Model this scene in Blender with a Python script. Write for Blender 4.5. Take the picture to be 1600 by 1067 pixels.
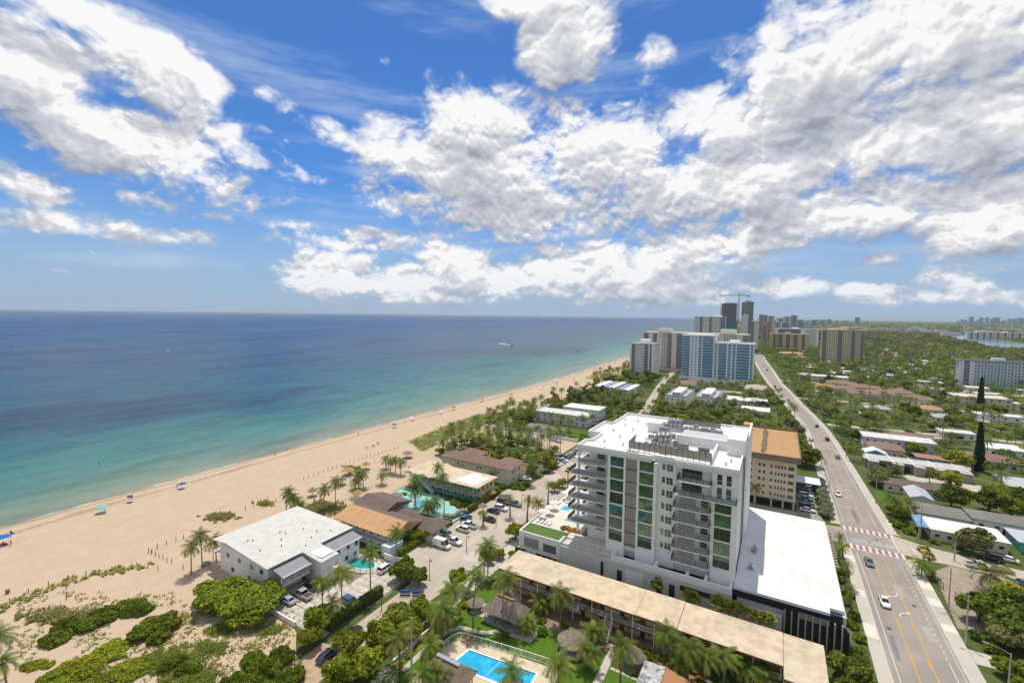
import bpy, bmesh, math, random
import numpy as np
from mathutils import Vector, Matrix
R = math.radians
random.seed(7); np.random.seed(7)
for o in list(bpy.data.objects): bpy.data.objects.remove(o)
SC = bpy.context.scene; COL = SC.collection

# ------------------------------------------------------------------ camera
H = 64.0; F = 711.0; CX, CY = 800.0, 533.5           # balcony height, focal length in photo pixels
PITCH, ROLL, YAW = R(3.34), R(0.716), math.atan(417 / 711)
FW = Vector((-math.sin(YAW) * math.cos(PITCH), math.cos(YAW) * math.cos(PITCH), -math.sin(PITCH)))
RT0 = Vector((math.cos(YAW), math.sin(YAW), 0)); UP0 = RT0.cross(FW)
RT = RT0 * math.cos(ROLL) + UP0 * math.sin(ROLL); UP = -RT0 * math.sin(ROLL) + UP0 * math.cos(ROLL)
cam = bpy.data.cameras.new('camera'); camo = bpy.data.objects.new('camera', cam); COL.objects.link(camo)
cam.sensor_fit = 'HORIZONTAL'; cam.sensor_width = 36; cam.lens = 36 * F / 1600
cam.clip_start = 0.5; cam.clip_end = 200000
camo.matrix_world = Matrix(((RT.x, UP.x, -FW.x, 0), (RT.y, UP.y, -FW.y, 0), (RT.z, UP.z, -FW.z, H), (0, 0, 0, 1)))
SC.camera = camo
SC.render.resolution_x, SC.render.resolution_y = 1024, 682
def ray(x, y): return FW + RT * ((x - CX) / F) - UP * ((y - CY) / F)
def G(x, y, z=0.0):                                   # photo pixel -> point on the level z
    d = ray(x, y); t = (z - H) / d.z; return Vector((d.x * t, d.y * t, z))
def depth_of(p): return (Vector(p) - Vector((0, 0, H))).dot(FW)

# ------------------------------------------------------------------ sun, exposure
SUN = Vector((-0.18, 0.28, 1.0)).normalized()
sl = bpy.data.lights.new('sun', 'SUN'); sl.energy = 3.55; sl.angle = R(0.53); sl.color = (1.0, 0.93, 0.81)
so = bpy.data.objects.new('sun', sl); COL.objects.link(so); so.location = (0, 0, 400)
so.rotation_euler = SUN.to_track_quat('Z', 'Y').to_euler()
SC.view_settings.view_transform = 'Standard'; SC.view_settings.look = 'None'
SC.view_settings.exposure = 0.12; SC.view_settings.gamma = 1.0; SC.view_settings.use_curve_mapping = False

# ------------------------------------------------------------------ world: sky with cumulus
W = bpy.data.worlds.new('World'); SC.world = W; W.use_nodes = True
wt = W.node_tree; wt.nodes.clear()
def azel(x, y):
    d = ray(x, y).normalized(); return math.atan2(d.x, d.y), math.asin(d.z)
class NT:                                             # small helper for node graphs
    def __init__(s, t): s.t = t
    def n(s, kind, **kw):
        nd = s.t.nodes.new(kind)
        for k, v in kw.items(): setattr(nd, k, v)
        return nd
    def put(s, sock, v):
        if isinstance(v, bpy.types.NodeSocket): s.t.links.new(v, sock)
        else: sock.default_value = v
    def m(s, op, a, b=None, c=None, clamp=False):
        nd = s.n('ShaderNodeMath', operation=op); nd.use_clamp = clamp
        s.put(nd.inputs[0], a)
        if b is not None: s.put(nd.inputs[1], b)
        if c is not None: s.put(nd.inputs[2], c)
        return nd.outputs[0]
    def v(s, op, a, b=None):
        nd = s.n('ShaderNodeVectorMath', operation=op); s.put(nd.inputs[0], a)
        if b is not None: s.put(nd.inputs[1], b)
        return nd.outputs[0] if op not in ('LENGTH', 'DOT_PRODUCT') else nd.outputs['Value']
    def ss(s, x, a, b, lo=0.0, hi=1.0, kind='SMOOTHSTEP'):
        nd = s.n('ShaderNodeMapRange'); nd.interpolation_type = kind; nd.clamp = True
        s.put(nd.inputs[0], x); s.put(nd.inputs[1], a); s.put(nd.inputs[2], b); s.put(nd.inputs[3], lo); s.put(nd.inputs[4], hi)
        return nd.outputs[0]
    def mix(s, f, a, b, blend='MIX'):
        nd = s.n('ShaderNodeMix', data_type='RGBA', blend_type=blend)
        s.put(nd.inputs[0], f); s.put(nd.inputs[6], a); s.put(nd.inputs[7], b); return nd.outputs[2]
    def noise(s, vec, scale, detail=4, rough=0.55, lac=2.0, dist=0.0):
        nd = s.n('ShaderNodeTexNoise'); nd.inputs['Scale'].default_value = scale; nd.inputs['Detail'].default_value = detail
        nd.inputs['Roughness'].default_value = rough; nd.inputs['Lacunarity'].default_value = lac; nd.inputs['Distortion'].default_value = dist
        if vec is not None: s.put(nd.inputs['Vector'], vec)
        return nd
# cloud banks: photo pixel of the centre, half width, half height (pixels), tilt in degrees, strength
BANKS = [(60,120,150,105,0,.9),(150,205,190,85,12,.95),(235,110,130,90,15,.8),(120,25,190,50,12,.75),(290,255,150,70,18,.8),(385,235,130,52,14,.7),
 (255,70,70,42,5,.6),(350,295,70,36,10,.55),(55,290,130,40,14,.62),(228,312,85,27,18,.6),(335,342,38,14,10,.5),(90,352,240,30,0,.55),
 (495,200,90,34,24,.62),(462,272,60,24,0,.55),(405,143,20,20,0,.42),(450,310,52,22,5,.42),(298,370,60,16,4,.42),(600,98,16,20,0,.36),
 (640,240,110,62,0,.85),(740,190,120,85,0,.9),(770,270,190,105,0,.9),(610,310,110,42,0,.62),(890,70,95,75,0,.85),(860,0,130,45,0,.65),
 (1020,110,38,60,0,.62),(900,185,110,45,10,.45),(970,250,160,100,0,.85),(1060,290,170,90,0,.85),(1120,200,150,90,0,.8),(1300,110,250,160,-12,.92),(1450,60,290,140,0,.9),
 (1520,200,240,110,0,.9),(1330,235,230,95,0,.85),(1180,285,170,85,0,.9),(1320,330,190,55,0,.9),(1560,340,160,85,0,.95),(820,335,190,60,0,.75),
 (560,378,170,24,0,.52),(720,385,200,22,0,.45),(470,425,70,28,0,.5),(540,432,120,46,0,.85),(640,442,120,40,0,.85),(712,422,66,62,0,.92),(790,444,80,40,0,.85),(865,428,66,60,0,.92),
 (950,420,80,68,0,.95),(1010,428,84,72,0,.95),(1080,395,100,65,-15,.85),(1165,372,90,62,-10,.85),(1070,452,130,36,0,.85),(1235,446,90,26,0,.8),(1340,453,75,18,0,.66),
 (1515,432,95,32,-8,.8),(1450,464,230,20,0,.62),(1560,458,150,26,0,.66),(470,350,170,14,2,.42),(640,372,200,18,2,.55),(1380,400,260,16,-3,.45),(90,432,36,12,0,.36),(155,402,34,14,0,.36),(95,400,22,10,0,.3),(340,465,40,12,0,.35)]
def group(name, outs):
    t = bpy.data.node_groups.new(name, 'ShaderNodeTree')
    t.interface.new_socket('Vector', in_out='INPUT', socket_type='NodeSocketVector')
    t.interface.new_socket(outs, in_out='OUTPUT', socket_type='NodeSocketFloat')
    f = NT(t); gi = f.n('NodeGroupInput'); go = f.n('NodeGroupOutput'); dv = f.v('NORMALIZE', gi.outputs[0])
    sx = f.n('ShaderNodeSeparateXYZ'); f.put(sx.inputs[0], dv); return t, f, go, dv, sx
fld, f, go, dv, sx = group('cloud_banks', 'Banks')
az = f.m('ARCTAN2', sx.outputs[0], sx.outputs[1]); el = f.m('ARCSINE', sx.outputs[2])
ae = f.n('ShaderNodeCombineXYZ'); f.put(ae.inputs[0], az); f.put(ae.inputs[1], el)
warp = f.noise(dv, 7.0, 2, 0.6)
aew = f.v('ADD', ae.outputs[0], f.v('MULTIPLY', f.v('SUBTRACT', warp.outputs['Color'], (.5, .5, .5)), (.07, .045, 0.)))
tot = None
for (bx_, by_, rx_, ry_, rot_, amp_) in BANKS:
    a0, e0 = azel(bx_, by_); a1, e1 = azel(bx_ - rx_, by_); a2, e2 = azel(bx_ + rx_, by_); a3, e3 = azel(bx_, by_ - ry_); a4, e4 = azel(bx_, by_ + ry_)
    mp = f.n('ShaderNodeMapping', vector_type='TEXTURE'); f.put(mp.inputs[0], aew)
    mp.inputs[1].default_value = (a0, e0, 0); mp.inputs[2].default_value = (0, 0, -R(rot_)); mp.inputs[3].default_value = (max(abs(a2 - a1) / 2, .01) * 1.15, max(abs(e3 - e4) / 2, .008) * 1.15, 1)
    gr = f.n('ShaderNodeTexGradient', gradient_type='SPHERICAL'); f.put(gr.inputs[0], mp.outputs[0])
    sq = f.m('MULTIPLY', f.m('POWER', gr.outputs[1], 0.62), amp_)
    tot = sq if tot is None else f.m('SMOOTH_MAX', tot, sq, 0.12)
# outside the picture broken cumulus goes on, cover thickened to brighten shaded walls
wide = f.noise(dv, 2.6, 2, 0.5); aw = f.m('MAXIMUM', f.m('MAXIMUM', f.ss(az, 0.52, 0.75), f.ss(az, -1.35, -1.6)), f.ss(el, 0.66, 0.85))
cov = f.m('MULTIPLY', f.m('MULTIPLY', f.ss(wide.outputs[0], 0.34, 0.56), .95), f.m('MULTIPLY', aw, f.ss(el, 0.0, 0.06)))
f.put(go.inputs[0], f.m('MAXIMUM', tot, cov))
gbank = fld
gtex, f, go, dv, sx = group('cloud_billows', 'Billows')
den = f.m('ADD', f.m('MULTIPLY', sx.outputs[2], 0.45), 0.50)
pv = f.v('DIVIDE', dv, (1, 1, .7)); sc_ = f.n('ShaderNodeVectorMath', operation='SCALE'); f.put(sc_.inputs[0], pv); f.put(sc_.inputs[3], f.m('DIVIDE', 1.0, den))
n1 = f.noise(sc_.outputs[0], 4.4, 8, 0.60, 2.1, 0.3); nw_ = f.noise(sc_.outputs[0], 8.0, 3, 0.6)
vv = f.v('ADD', sc_.outputs[0], f.v('MULTIPLY', f.v('SUBTRACT', nw_.outputs['Color'], (.5, .5, .5)), (.16, .16, .16)))
vo = f.n('ShaderNodeTexVoronoi', feature='F1'); vo.normalize = True; vo.inputs['Scale'].default_value = 10.5; vo.inputs['Detail'].default_value = 2.0; vo.inputs['Roughness'].default_value = .55; f.put(vo.inputs['Vector'], vv)
f.put(go.inputs[0], f.m('ADD', f.m('MULTIPLY', f.m('SUBTRACT', n1.outputs[0], 0.5), 1.65), f.m('MULTIPLY', f.m('SUBTRACT', 0.40, vo.outputs['Distance']), 1.35)))
w = NT(wt); tc = w.n('ShaderNodeTexCoord'); dvec = tc.outputs['Generated']
def grp(tree, vec):
    g_ = w.n('ShaderNodeGroup'); g_.node_tree = tree; w.put(g_.inputs[0], vec); return g_.outputs[0]
def dens(t, x): return w.m('SUBTRACT', w.m('ADD', w.m('MULTIPLY', t, 1.25), w.m('MULTIPLY', x, w.ss(t, 0.0, 0.35, 0.3, 1.0))), 0.58)
t0 = grp(gbank, dvec); t2 = grp(gbank, w.v('ADD', dvec, (-.014, .02, 0.07)))
x0 = grp(gtex, dvec); x1 = grp(gtex, w.v('ADD', dvec, (-.004, .005, 0.012)))
d0 = dens(t0, x0); d1 = dens(t0, x1); d2 = dens(t2, x0)
sky = w.n('ShaderNodeTexSky', sky_type='NISHITA'); sky.sun_disc = False
sky.sun_elevation = math.asin(SUN.z); sky.sun_rotation = math.atan2(SUN.x, SUN.y); sky.altitude = 60
sky.air_density = 1.0; sky.dust_density = 0.15; sky.ozone_density = 3.0
sep = w.n('ShaderNodeSeparateXYZ'); w.put(sep.inputs[0], dvec)
alpha = w.m('POWER', w.ss(d0, -0.20, 0.32), 1.25)
thick = w.ss(d0, 0.30, 1.05)
lit1 = w.m('MULTIPLY', w.m('SUBTRACT', d0, d1), 1.15); lit2 = w.m('MULTIPLY', w.m('SUBTRACT', d0, d2), 0.9)
lum = w.m('ADD', w.m('ADD', 0.77, lit1), w.m('SUBTRACT', lit2, w.m('MULTIPLY', thick, 0.46)))
lum = w.m('MINIMUM', w.m('MAXIMUM', lum, 0.0), 1.0)
cr_ = w.n('ShaderNodeValToRGB'); w.put(cr_.inputs[0], lum); e_ = cr_.color_ramp; e_.elements[0].position = .12; e_.elements[0].color = (.27,.30,.36,1); e_.elements[1].position = .95; e_.elements[1].color = (.88,.88,.88,1)
for p_, c_ in ((.40,(.39,.42,.48,1)),(.66,(.54,.56,.61,1)),(.82,(.68,.69,.72,1))): q_ = e_.elements.new(p_); q_.color = c_
ccol = w.mix(w.ss(sep.outputs[2], 0.0, 0.14, 0.28, 0.0), cr_.outputs[0], (0.47, 0.58, 0.72, 1))      # low clouds stand farther off in the air
bgs = w.n('ShaderNodeBackground')
skyc = w.mix(1.0, sky.outputs[0], (0.37, 0.66, 1.0, 1), 'MULTIPLY')
skyc = w.mix(w.ss(sep.outputs[2], 0.0, 0.26, 0.92, 0.0), skyc, (3.1, 4.1, 5.5, 1))           # pale blue sea air near the horizon
veil = w.noise(w.v('MULTIPLY', dvec, (1.0, 1.0, 7.0)), 2.2, 6, 0.6)
skyc = w.mix(w.m('MULTIPLY', w.ss(veil.outputs[0], 0.48, 0.75), w.ss(sep.outputs[2], 0.02, 0.10, 0.0, 0.45)), skyc, (5.6, 6.3, 7.2, 1))   # thin cirrus veil
w.put(bgs.inputs[0], skyc); bgs.inputs[1].default_value = 0.11
bgc = w.n('ShaderNodeBackground'); w.put(bgc.inputs[0], ccol); bgc.inputs[1].default_value = 1.0
mxs = w.n('ShaderNodeMixShader'); w.put(mxs.inputs[0], w.m('MULTIPLY', alpha, w.ss(sep.outputs[2], 0.005, 0.03))); wt.links.new(bgs.outputs[0], mxs.inputs[1]); wt.links.new(bgc.outputs[0], mxs.inputs[2])
wo = w.n('ShaderNodeOutputWorld'); wt.links.new(mxs.outputs[0], wo.inputs[0])
W.cycles.sampling_method = 'MANUAL'; W.cycles.sample_map_resolution = 256

# ------------------------------------------------------------------ materials
MATS = {}
def M(name, col, rough=0.75, var=0.0, scale=1.0, col2=None, bump=0.0, bscale=None, spec=0.35, metal=0.0, dirt=0.0, dscale=0.15, objvar=0.0, detail=5, coat=0.0, stretch=None, trans=0.0):
    """principled surface; var = strength of colour mottling towards col2, dirt = large soft stains, objvar = per-object tint"""
    if name in MATS: return MATS[name]
    m = bpy.data.materials.new(name); m.use_nodes = True; t = NT(m.node_tree); b = m.node_tree.nodes['Principled BSDF']
    b.inputs['Roughness'].default_value = rough; b.inputs['Metallic'].default_value = metal
    b.inputs['Specular IOR Level'].default_value = spec
    if coat: b.inputs['Coat Weight'].default_value = coat; b.inputs['Coat Roughness'].default_value = 0.08
    c = (*col, 1); out = c
    if var or dirt or bump:
        tc = t.n('ShaderNodeTexCoord'); vec = tc.outputs['Object']
        if stretch: vec = t.v('MULTIPLY', vec, stretch)
    if var:
        n = t.noise(vec, scale, detail, 0.62); c2 = (*col2, 1) if col2 else tuple(x * 0.45 for x in col) + (1,)
        out = t.mix(t.m('MULTIPLY', t.ss(n.outputs[0], 0.38, 0.68), var), out, c2)
    if dirt:
        n = t.noise(vec, dscale, 6, 0.65); out = t.mix(t.m('MULTIPLY', t.ss(n.outputs[0], 0.45, 0.72), dirt), out, tuple(x * 0.5 for x in col) + (1,))
    if objvar:
        oi = t.n('ShaderNodeObjectInfo'); hs = t.n('ShaderNodeHueSaturation'); t.put(hs.inputs['Color'], out)
        t.put(hs.inputs['Value'], t.ss(oi.outputs['Random'], 0, 1, 1 - objvar, 1 + objvar, 'LINEAR'))
        t.put(hs.inputs['Hue'], t.ss(t.m('FRACT', t.m('MULTIPLY', oi.outputs['Random'], 7.3)), 0, 1, 0.5 - objvar * 0.07, 0.5 + objvar * 0.07, 'LINEAR')); out = hs.outputs[0]
    t.put(b.inputs['Base Color'], out)
    if bump:
        bn = t.noise(vec, bscale or scale * 3, 4, 0.6); bp = t.n('ShaderNodeBump'); bp.inputs['Strength'].default_value = bump; bp.inputs['Distance'].default_value = 0.1
        t.put(bp.inputs['Height'], bn.outputs[0]); t.put(b.inputs['Normal'], bp.outputs[0])
    if trans:
        tl = t.n('ShaderNodeBsdfTranslucent'); t.put(tl.inputs[0], out); mx = t.n('ShaderNodeMixShader'); mx.inputs[0].default_value = trans
        mo = [n for n in m.node_tree.nodes if n.type == 'OUTPUT_MATERIAL'][0]
        m.node_tree.links.new(b.outputs[0], mx.inputs[1]); m.node_tree.links.new(tl.outputs[0], mx.inputs[2]); m.node_tree.links.new(mx.outputs[0], mo.inputs[0])
    MATS[name] = m; return m

# ------------------------------------------------------------------ meshes
class MB:
    def __init__(s): s.v = []; s.f = []; s.mi = []
    def add(s, vs, fs, mi=0):
        o = len(s.v); s.v += [tuple(p) for p in vs]; s.f += [tuple(i + o for i in q) for q in fs]; s.mi += [mi] * len(fs); return s
    def box(s, x0, x1, y0, y1, z0, z1, mi=0):
        return s.add([(x0,y0,z0),(x1,y0,z0),(x1,y1,z0),(x0,y1,z0),(x0,y0,z1),(x1,y0,z1),(x1,y1,z1),(x0,y1,z1)],
                     [(0,3,2,1),(4,5,6,7),(0,1,5,4),(1,2,6,5),(2,3,7,6),(3,0,4,7)], mi)
    def prism(s, pts, z0, z1, mi=0):
        n = len(pts); a = sum(pts[i][0]*pts[(i+1)%n][1]-pts[(i+1)%n][0]*pts[i][1] for i in range(n))
        if a < 0: pts = pts[::-1]
        return s.add([(p[0],p[1],z0) for p in pts]+[(p[0],p[1],z1) for p in pts],
                     [tuple(range(n-1,-1,-1)), tuple(range(n,2*n))]+[(i,(i+1)%n,n+(i+1)%n,n+i) for i in range(n)], mi)
    def poly(s, pts, mi=0): return s.add(pts, [tuple(range(len(pts)))], mi)
    def tube(s, pts, rads, n=6, mi=0, cap=True):
        rings = []
        for i, p in enumerate(pts):
            p = Vector(p); d = (Vector(pts[min(i+1,len(pts)-1)]) - Vector(pts[max(i-1,0)])).normalized()
            a = d.orthogonal().normalized() if abs(d.z) < .99 else Vector((1,0,0)); b = d.cross(a).normalized(); a = b.cross(d).normalized()
            r = rads[i] if hasattr(rads,'__len__') else rads
            rings.append([p + a*(math.cos(2*math.pi*k/n)*r) + b*(math.sin(2*math.pi*k/n)*r) for k in range(n)])
        vs = [q for rg in rings for q in rg]; fs = []
        for i in range(len(pts)-1):
            for k in range(n): fs.append((i*n+k, i*n+(k+1)%n, (i+1)*n+(k+1)%n, (i+1)*n+k))
        if cap: fs += [tuple(range(n-1,-1,-1)), tuple(range((len(pts)-1)*n, len(pts)*n))]
        return s.add(vs, fs, mi)
    def lathe(s, prof, n=12, c=(0,0,0), mi=0, jit=0.0):
        vs = []; fs = []
        for i,(r,z) in enumerate(prof):
            for k in range(n):
                j = 1 + (random.uniform(-jit, jit) if jit else 0); a = 2*math.pi*k/n; vs.append((c[0]+math.cos(a)*r*j, c[1]+math.sin(a)*r*j, c[2]+z))
        for i in range(len(prof)-1):
            for k in range(n): fs.append((i*n+k, i*n+(k+1)%n, (i+1)*n+(k+1)%n, (i+1)*n+k))
        return s.add(vs, fs, mi)
    def bar(s, a, b, w, h=None, mi=0):               # square bar between two points
        a, b = Vector(a), Vector(b); d = (b-a).normalized(); h = h or w
        u = Vector((0,0,1)).cross(d); u = u.normalized() if u.length > 1e-4 else Vector((1,0,0)); v = d.cross(u).normalized()
        c = [(u*(sx*w/2)+v*(sy*h/2)) for sx,sy in ((-1,-1),(1,-1),(1,1),(-1,1))]
        return s.add([a+k for k in c]+[b+k for k in c], [(3,2,1,0),(4,5,6,7),(0,1,5,4),(1,2,6,5),(2,3,7,6),(3,0,4,7)], mi)
    def mesh(s, name, mats, off=(0,0,0), smooth=False):
        me = bpy.data.meshes.new(name)
        vs = [(p[0]-off[0], p[1]-off[1], p[2]-off[2]) for p in s.v]
        me.from_pydata(vs, [], s.f)
        for m in mats: me.materials.append(m)
        if len(mats) > 1: me.polygons.foreach_set('material_index', s.mi)
        if smooth: me.polygons.foreach_set('use_smooth', [True]*len(me.polygons))
        me.update(); return me
def L(m): return m if isinstance(m, (list, tuple)) else [m]
def tag(o, label=None, cat=None, group=None, kind=None):
    if label: o['label'] = label
    if cat: o['category'] = cat
    if group: o['group'] = group
    if kind: o['kind'] = kind
    return o
def link(name, data, parent=None, loc=(0,0,0)):
    o = bpy.data.objects.new(name, data); COL.objects.link(o)
    if parent: o.parent = parent
    o.location = loc; return o
def wloc(o):
    p = Vector(o.location)
    while o.parent: o = o.parent; p = p + Vector(o.location)
    return p
def thing(name, label, cat, loc, rz=0.0, group=None):
    o = bpy.data.objects.new(name, None); COL.objects.link(o); o.empty_display_size = 0.2
    o.location = loc; o.rotation_euler = (0, 0, rz); return tag(o, label, cat, group)
def part(name, mb, mats, parent, smooth=False, local=False, kind=None, label=None):     # world coordinates unless local
    off = (0,0,0) if local else wloc(parent)
    o = link(name, mb.mesh(name, L(mats), off, smooth), parent); return tag(o, label, None, None, kind)
def solo(name, mb, mats, label, cat, group=None, loc=None, smooth=False, kind=None):
    loc = loc if loc is not None else (0,0,0)
    o = link(name, mb.mesh(name, L(mats), loc, smooth), None, loc); return tag(o, label, cat, group, kind)
def structure(name, mb, mats, smooth=False, loc=(0,0,0)):
    o = link(name, mb.mesh(name, L(mats), loc, smooth), None, loc); return tag(o, kind='structure')
def dup(o, loc=None, rz=None, label=None, group=None, parent=None, scale=None):
    c = o.copy(); COL.objects.link(c); c.parent = parent
    if loc is not None: c.location = loc
    if rz is not None: c.rotation_euler = (0, 0, rz)
    if scale is not None: c.scale = (scale,)*3 if not hasattr(scale,'__len__') else scale
    if label: c['label'] = label
    if group: c['group'] = group
    for ch in o.children: dup(ch, parent=c)
    return c
# windows and doors: shared meshes, one object each
_WC = {}
def window(parent, x, y, z, w, h, face='-y', frame=None, glass=None, name='window', mull=1, proud=0.05):
    """(x,y,z) = world centre of the opening on the wall plane, facing -y, +x, -x or +y"""
    frame = frame or WHITE; glass = glass or GLASS
    key = (round(w,2), round(h,2), face, frame.name, glass.name, name, mull)
    if key not in _WC:
        a = MB(); f_ = 0.07
        def bb(m_, u0,u1,v0,v1,d0,d1):
            if face == '-y': m_.box(u0,u1,-d1,-d0,v0,v1)
            elif face == '+y': m_.box(u0,u1,d0,d1,v0,v1)
            elif face == '+x': m_.box(d0,d1,u0,u1,v0,v1)
            else: m_.box(-d1,-d0,u0,u1,v0,v1)
        bb(a,-w/2,w/2,h/2-f_,h/2,-.02,proud); bb(a,-w/2,w/2,-h/2,-h/2+f_,-.02,proud+.03)
        bb(a,-w/2,-w/2+f_,-h/2+f_,h/2-f_,-.02,proud); bb(a,w/2-f_,w/2,-h/2+f_,h/2-f_,-.02,proud)
        for k in range(1,mull): 
            u = -w/2 + w*k/mull; bb(a,u-.025,u+.025,-h/2+f_,h/2-f_,-.02,proud)
        g_ = MB(); bb(g_,-w/2+f_,w/2-f_,-h/2+f_,h/2-f_,-.03,.015)
        _WC[key] = (a.mesh(name,[frame]), g_.mesh('pane',[glass]))
    p = wloc(parent); o = link(name, _WC[key][0], parent, (x-p.x, y-p.y, z-p.z)); link('pane', _WC[key][1], o); return o
def win_block(mb, x0, x1, z0, z1, y, d=0.04, mi=0): mb.box(x0, x1, y-d, y+.02, z0, z1, mi)
def gable(mb, x0, x1, y0, y1, z, h, along='x', t=0.18, mi=0):   # closed gable solid
    if along == 'x':
        ym = (y0+y1)/2; pr = [(y0,z),(y1,z),(y1,z+t),(ym,z+h+t),(y0,z+t)]
        mb.add([(x0,a,b) for a,b in pr]+[(x1,a,b) for a,b in pr], [(0,1,2,3,4)[::1],(9,8,7,6,5)]+[(i,5+i,5+(i+1)%5,(i+1)%5) for i in range(5)], mi)
    else:
        xm = (x0+x1)/2; pr = [(x0,z),(x1,z),(x1,z+t),(xm,z+h+t),(x0,z+t)]
        mb.add([(a,y0,b) for a,b in pr]+[(a,y1,b) for a,b in pr], [(4,3,2,1,0),(5,6,7,8,9)]+[(i,(i+1)%5,5+(i+1)%5,5+i) for i in range(5)], mi)
    return mb
def hip(mb, x0, x1, y0, y1, z, h, t=0.15, mi=0):
    dx, dy = x1-x0, y1-y0
    if dx >= dy: r0, r1 = (x0+dy/2, (y0+y1)/2), (x1-dy/2, (y0+y1)/2)
    else: r0, r1 = ((x0+x1)/2, y0+dx/2), ((x0+x1)/2, y1-dx/2)
    b = [(x0,y0,z),(x1,y0,z),(x1,y1,z),(x0,y1,z)]; tp = [(p[0],p[1],z+t) for p in b]; rr = [(*r0,z+h+t),(*r1,z+h+t)]
    if dx >= dy: top = [(4,5,9,8),(5,6,9),(6,7,8,9),(7,4,8)]
    else: top = [(4,5,8),(5,6,9,8),(6,7,9),(7,4,8,9)]
    return mb.add(b+tp+rr, [(3,2,1,0),(0,1,5,4),(1,2,6,5),(2,3,7,6),(3,0,4,7)]+top, mi)
def flat_roof(mb, x0, x1, y0, y1, z, rim=0.3, rw=0.25, t=0.2):
    mb.box(x0,x1,y0,y1,z,z+t)
    if rim > 0:
        mb.box(x0,x1,y0,y0+rw,z+t,z+t+rim); mb.box(x0,x1,y1-rw,y1,z+t,z+t+rim); mb.box(x0,x0+rw,y0+rw,y1-rw,z+t,z+t+rim); mb.box(x1-rw,x1,y0+rw,y1-rw,z+t,z+t+rim)
    return mb
def railing(mb, a, b, h=1.0, step=1.2, w=0.05, picket=0.0, mi=0, pw=0.03):
    a, b = Vector(a), Vector(b); n = max(1, round((b-a).length/step)); up = Vector((0,0,h))
    mb.bar(a+up, b+up, w*1.3, w, mi); mb.bar(a+Vector((0,0,.1)), b+Vector((0,0,.1)), w*.8, w*.8, mi)
    for k in range(n+1):
        p = a.lerp(b, k/n); mb.bar(p, p+up, w, w, mi)
    if picket:
        m_ = max(1, round((b-a).length/picket))
        for k in range(m_): 
            p = a.lerp(b, (k+.5)/m_); mb.bar(p+Vector((0,0,.1)), p+up, pw, pw, mi)
    return mb

# ------------------------------------------------------------------ shared materials
WHITE = M('white_paint', (.82,.82,.80), .55, dirt=.18, dscale=.4)
STUCCO = M('white_stucco', (.83,.82,.79), .9, var=.12, scale=2, dirt=.15, dscale=.12)
def membrane(name):                                    # white roofing felt with lap seams, scuffs and ponding stains
    m = bpy.data.materials.new(name); m.use_nodes = True; t = NT(m.node_tree); b = m.node_tree.nodes['Principled BSDF']; tc = t.n('ShaderNodeTexCoord'); ob = tc.outputs['Object']
    br = t.n('ShaderNodeTexBrick'); br.offset = .5; t.put(br.inputs['Vector'], ob); br.inputs['Scale'].default_value = 1.0; br.inputs['Brick Width'].default_value = 9.0; br.inputs['Row Height'].default_value = 1.9; br.inputs['Mortar Size'].default_value = .035
    br.inputs['Color1'].default_value = (.71,.71,.70,1); br.inputs['Color2'].default_value = (.655,.655,.645,1); br.inputs['Mortar'].default_value = (.50,.50,.49,1)
    n = t.noise(ob, .22, 7, .7); n2 = t.noise(ob, 1.4, 5, .7); c = t.mix(t.m('MULTIPLY', t.ss(n.outputs[0], .48, .72), .45), br.outputs[0], (.47,.455,.42,1)); c = t.mix(t.m('MULTIPLY', t.ss(n2.outputs[0], .5, .8), .3), c, (.52,.51,.48,1))
    t.put(b.inputs['Base Color'], c); b.inputs['Roughness'].default_value = .7; MATS[name] = m; return m
ROOFW = membrane('white_roof_membrane')
CREAMROOF = M('weathered_cream_roofing', (.62,.52,.38), .9, var=.75, scale=.55, col2=(.44,.35,.24), dirt=.35, dscale=.12, bump=.2, bscale=3)
GLASS = M('dark_window_glass', (.035,.05,.06), .06, spec=.9)
GREENGLASS = M('green_reflection_glass', (.045,.115,.085), .03, spec=1.0, metal=.5, var=.8, scale=.55, col2=(.17,.28,.15), objvar=.55)  # green glass; lighter mottling and per-window tone paint in lawn reflections and curtains
BLUEGLASS = M('blue_tinted_glass', (.11,.32,.50), .12, spec=.9, metal=.1, var=.6, scale=.15, col2=(.04,.11,.20))
DARKMET = M('dark_bronze_metal', (.06,.055,.05), .45, metal=.3)
RAILGREY = M('grey_railing_mesh', (.14,.14,.15), .5, metal=.3)
GREYMET = M('galvanised_metal', (.45,.46,.47), .35, metal=.75, var=.3, scale=3)
CONC = M('concrete', (.46,.44,.41), .9, var=.3, scale=1.2, dirt=.35, dscale=.2, bump=.1, bscale=8)
WOOD = M('weathered_wood', (.24,.19,.14), .9, var=.5, scale=6)
BLACK = M('black_rubber', (.02,.02,.02), .8)

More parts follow.
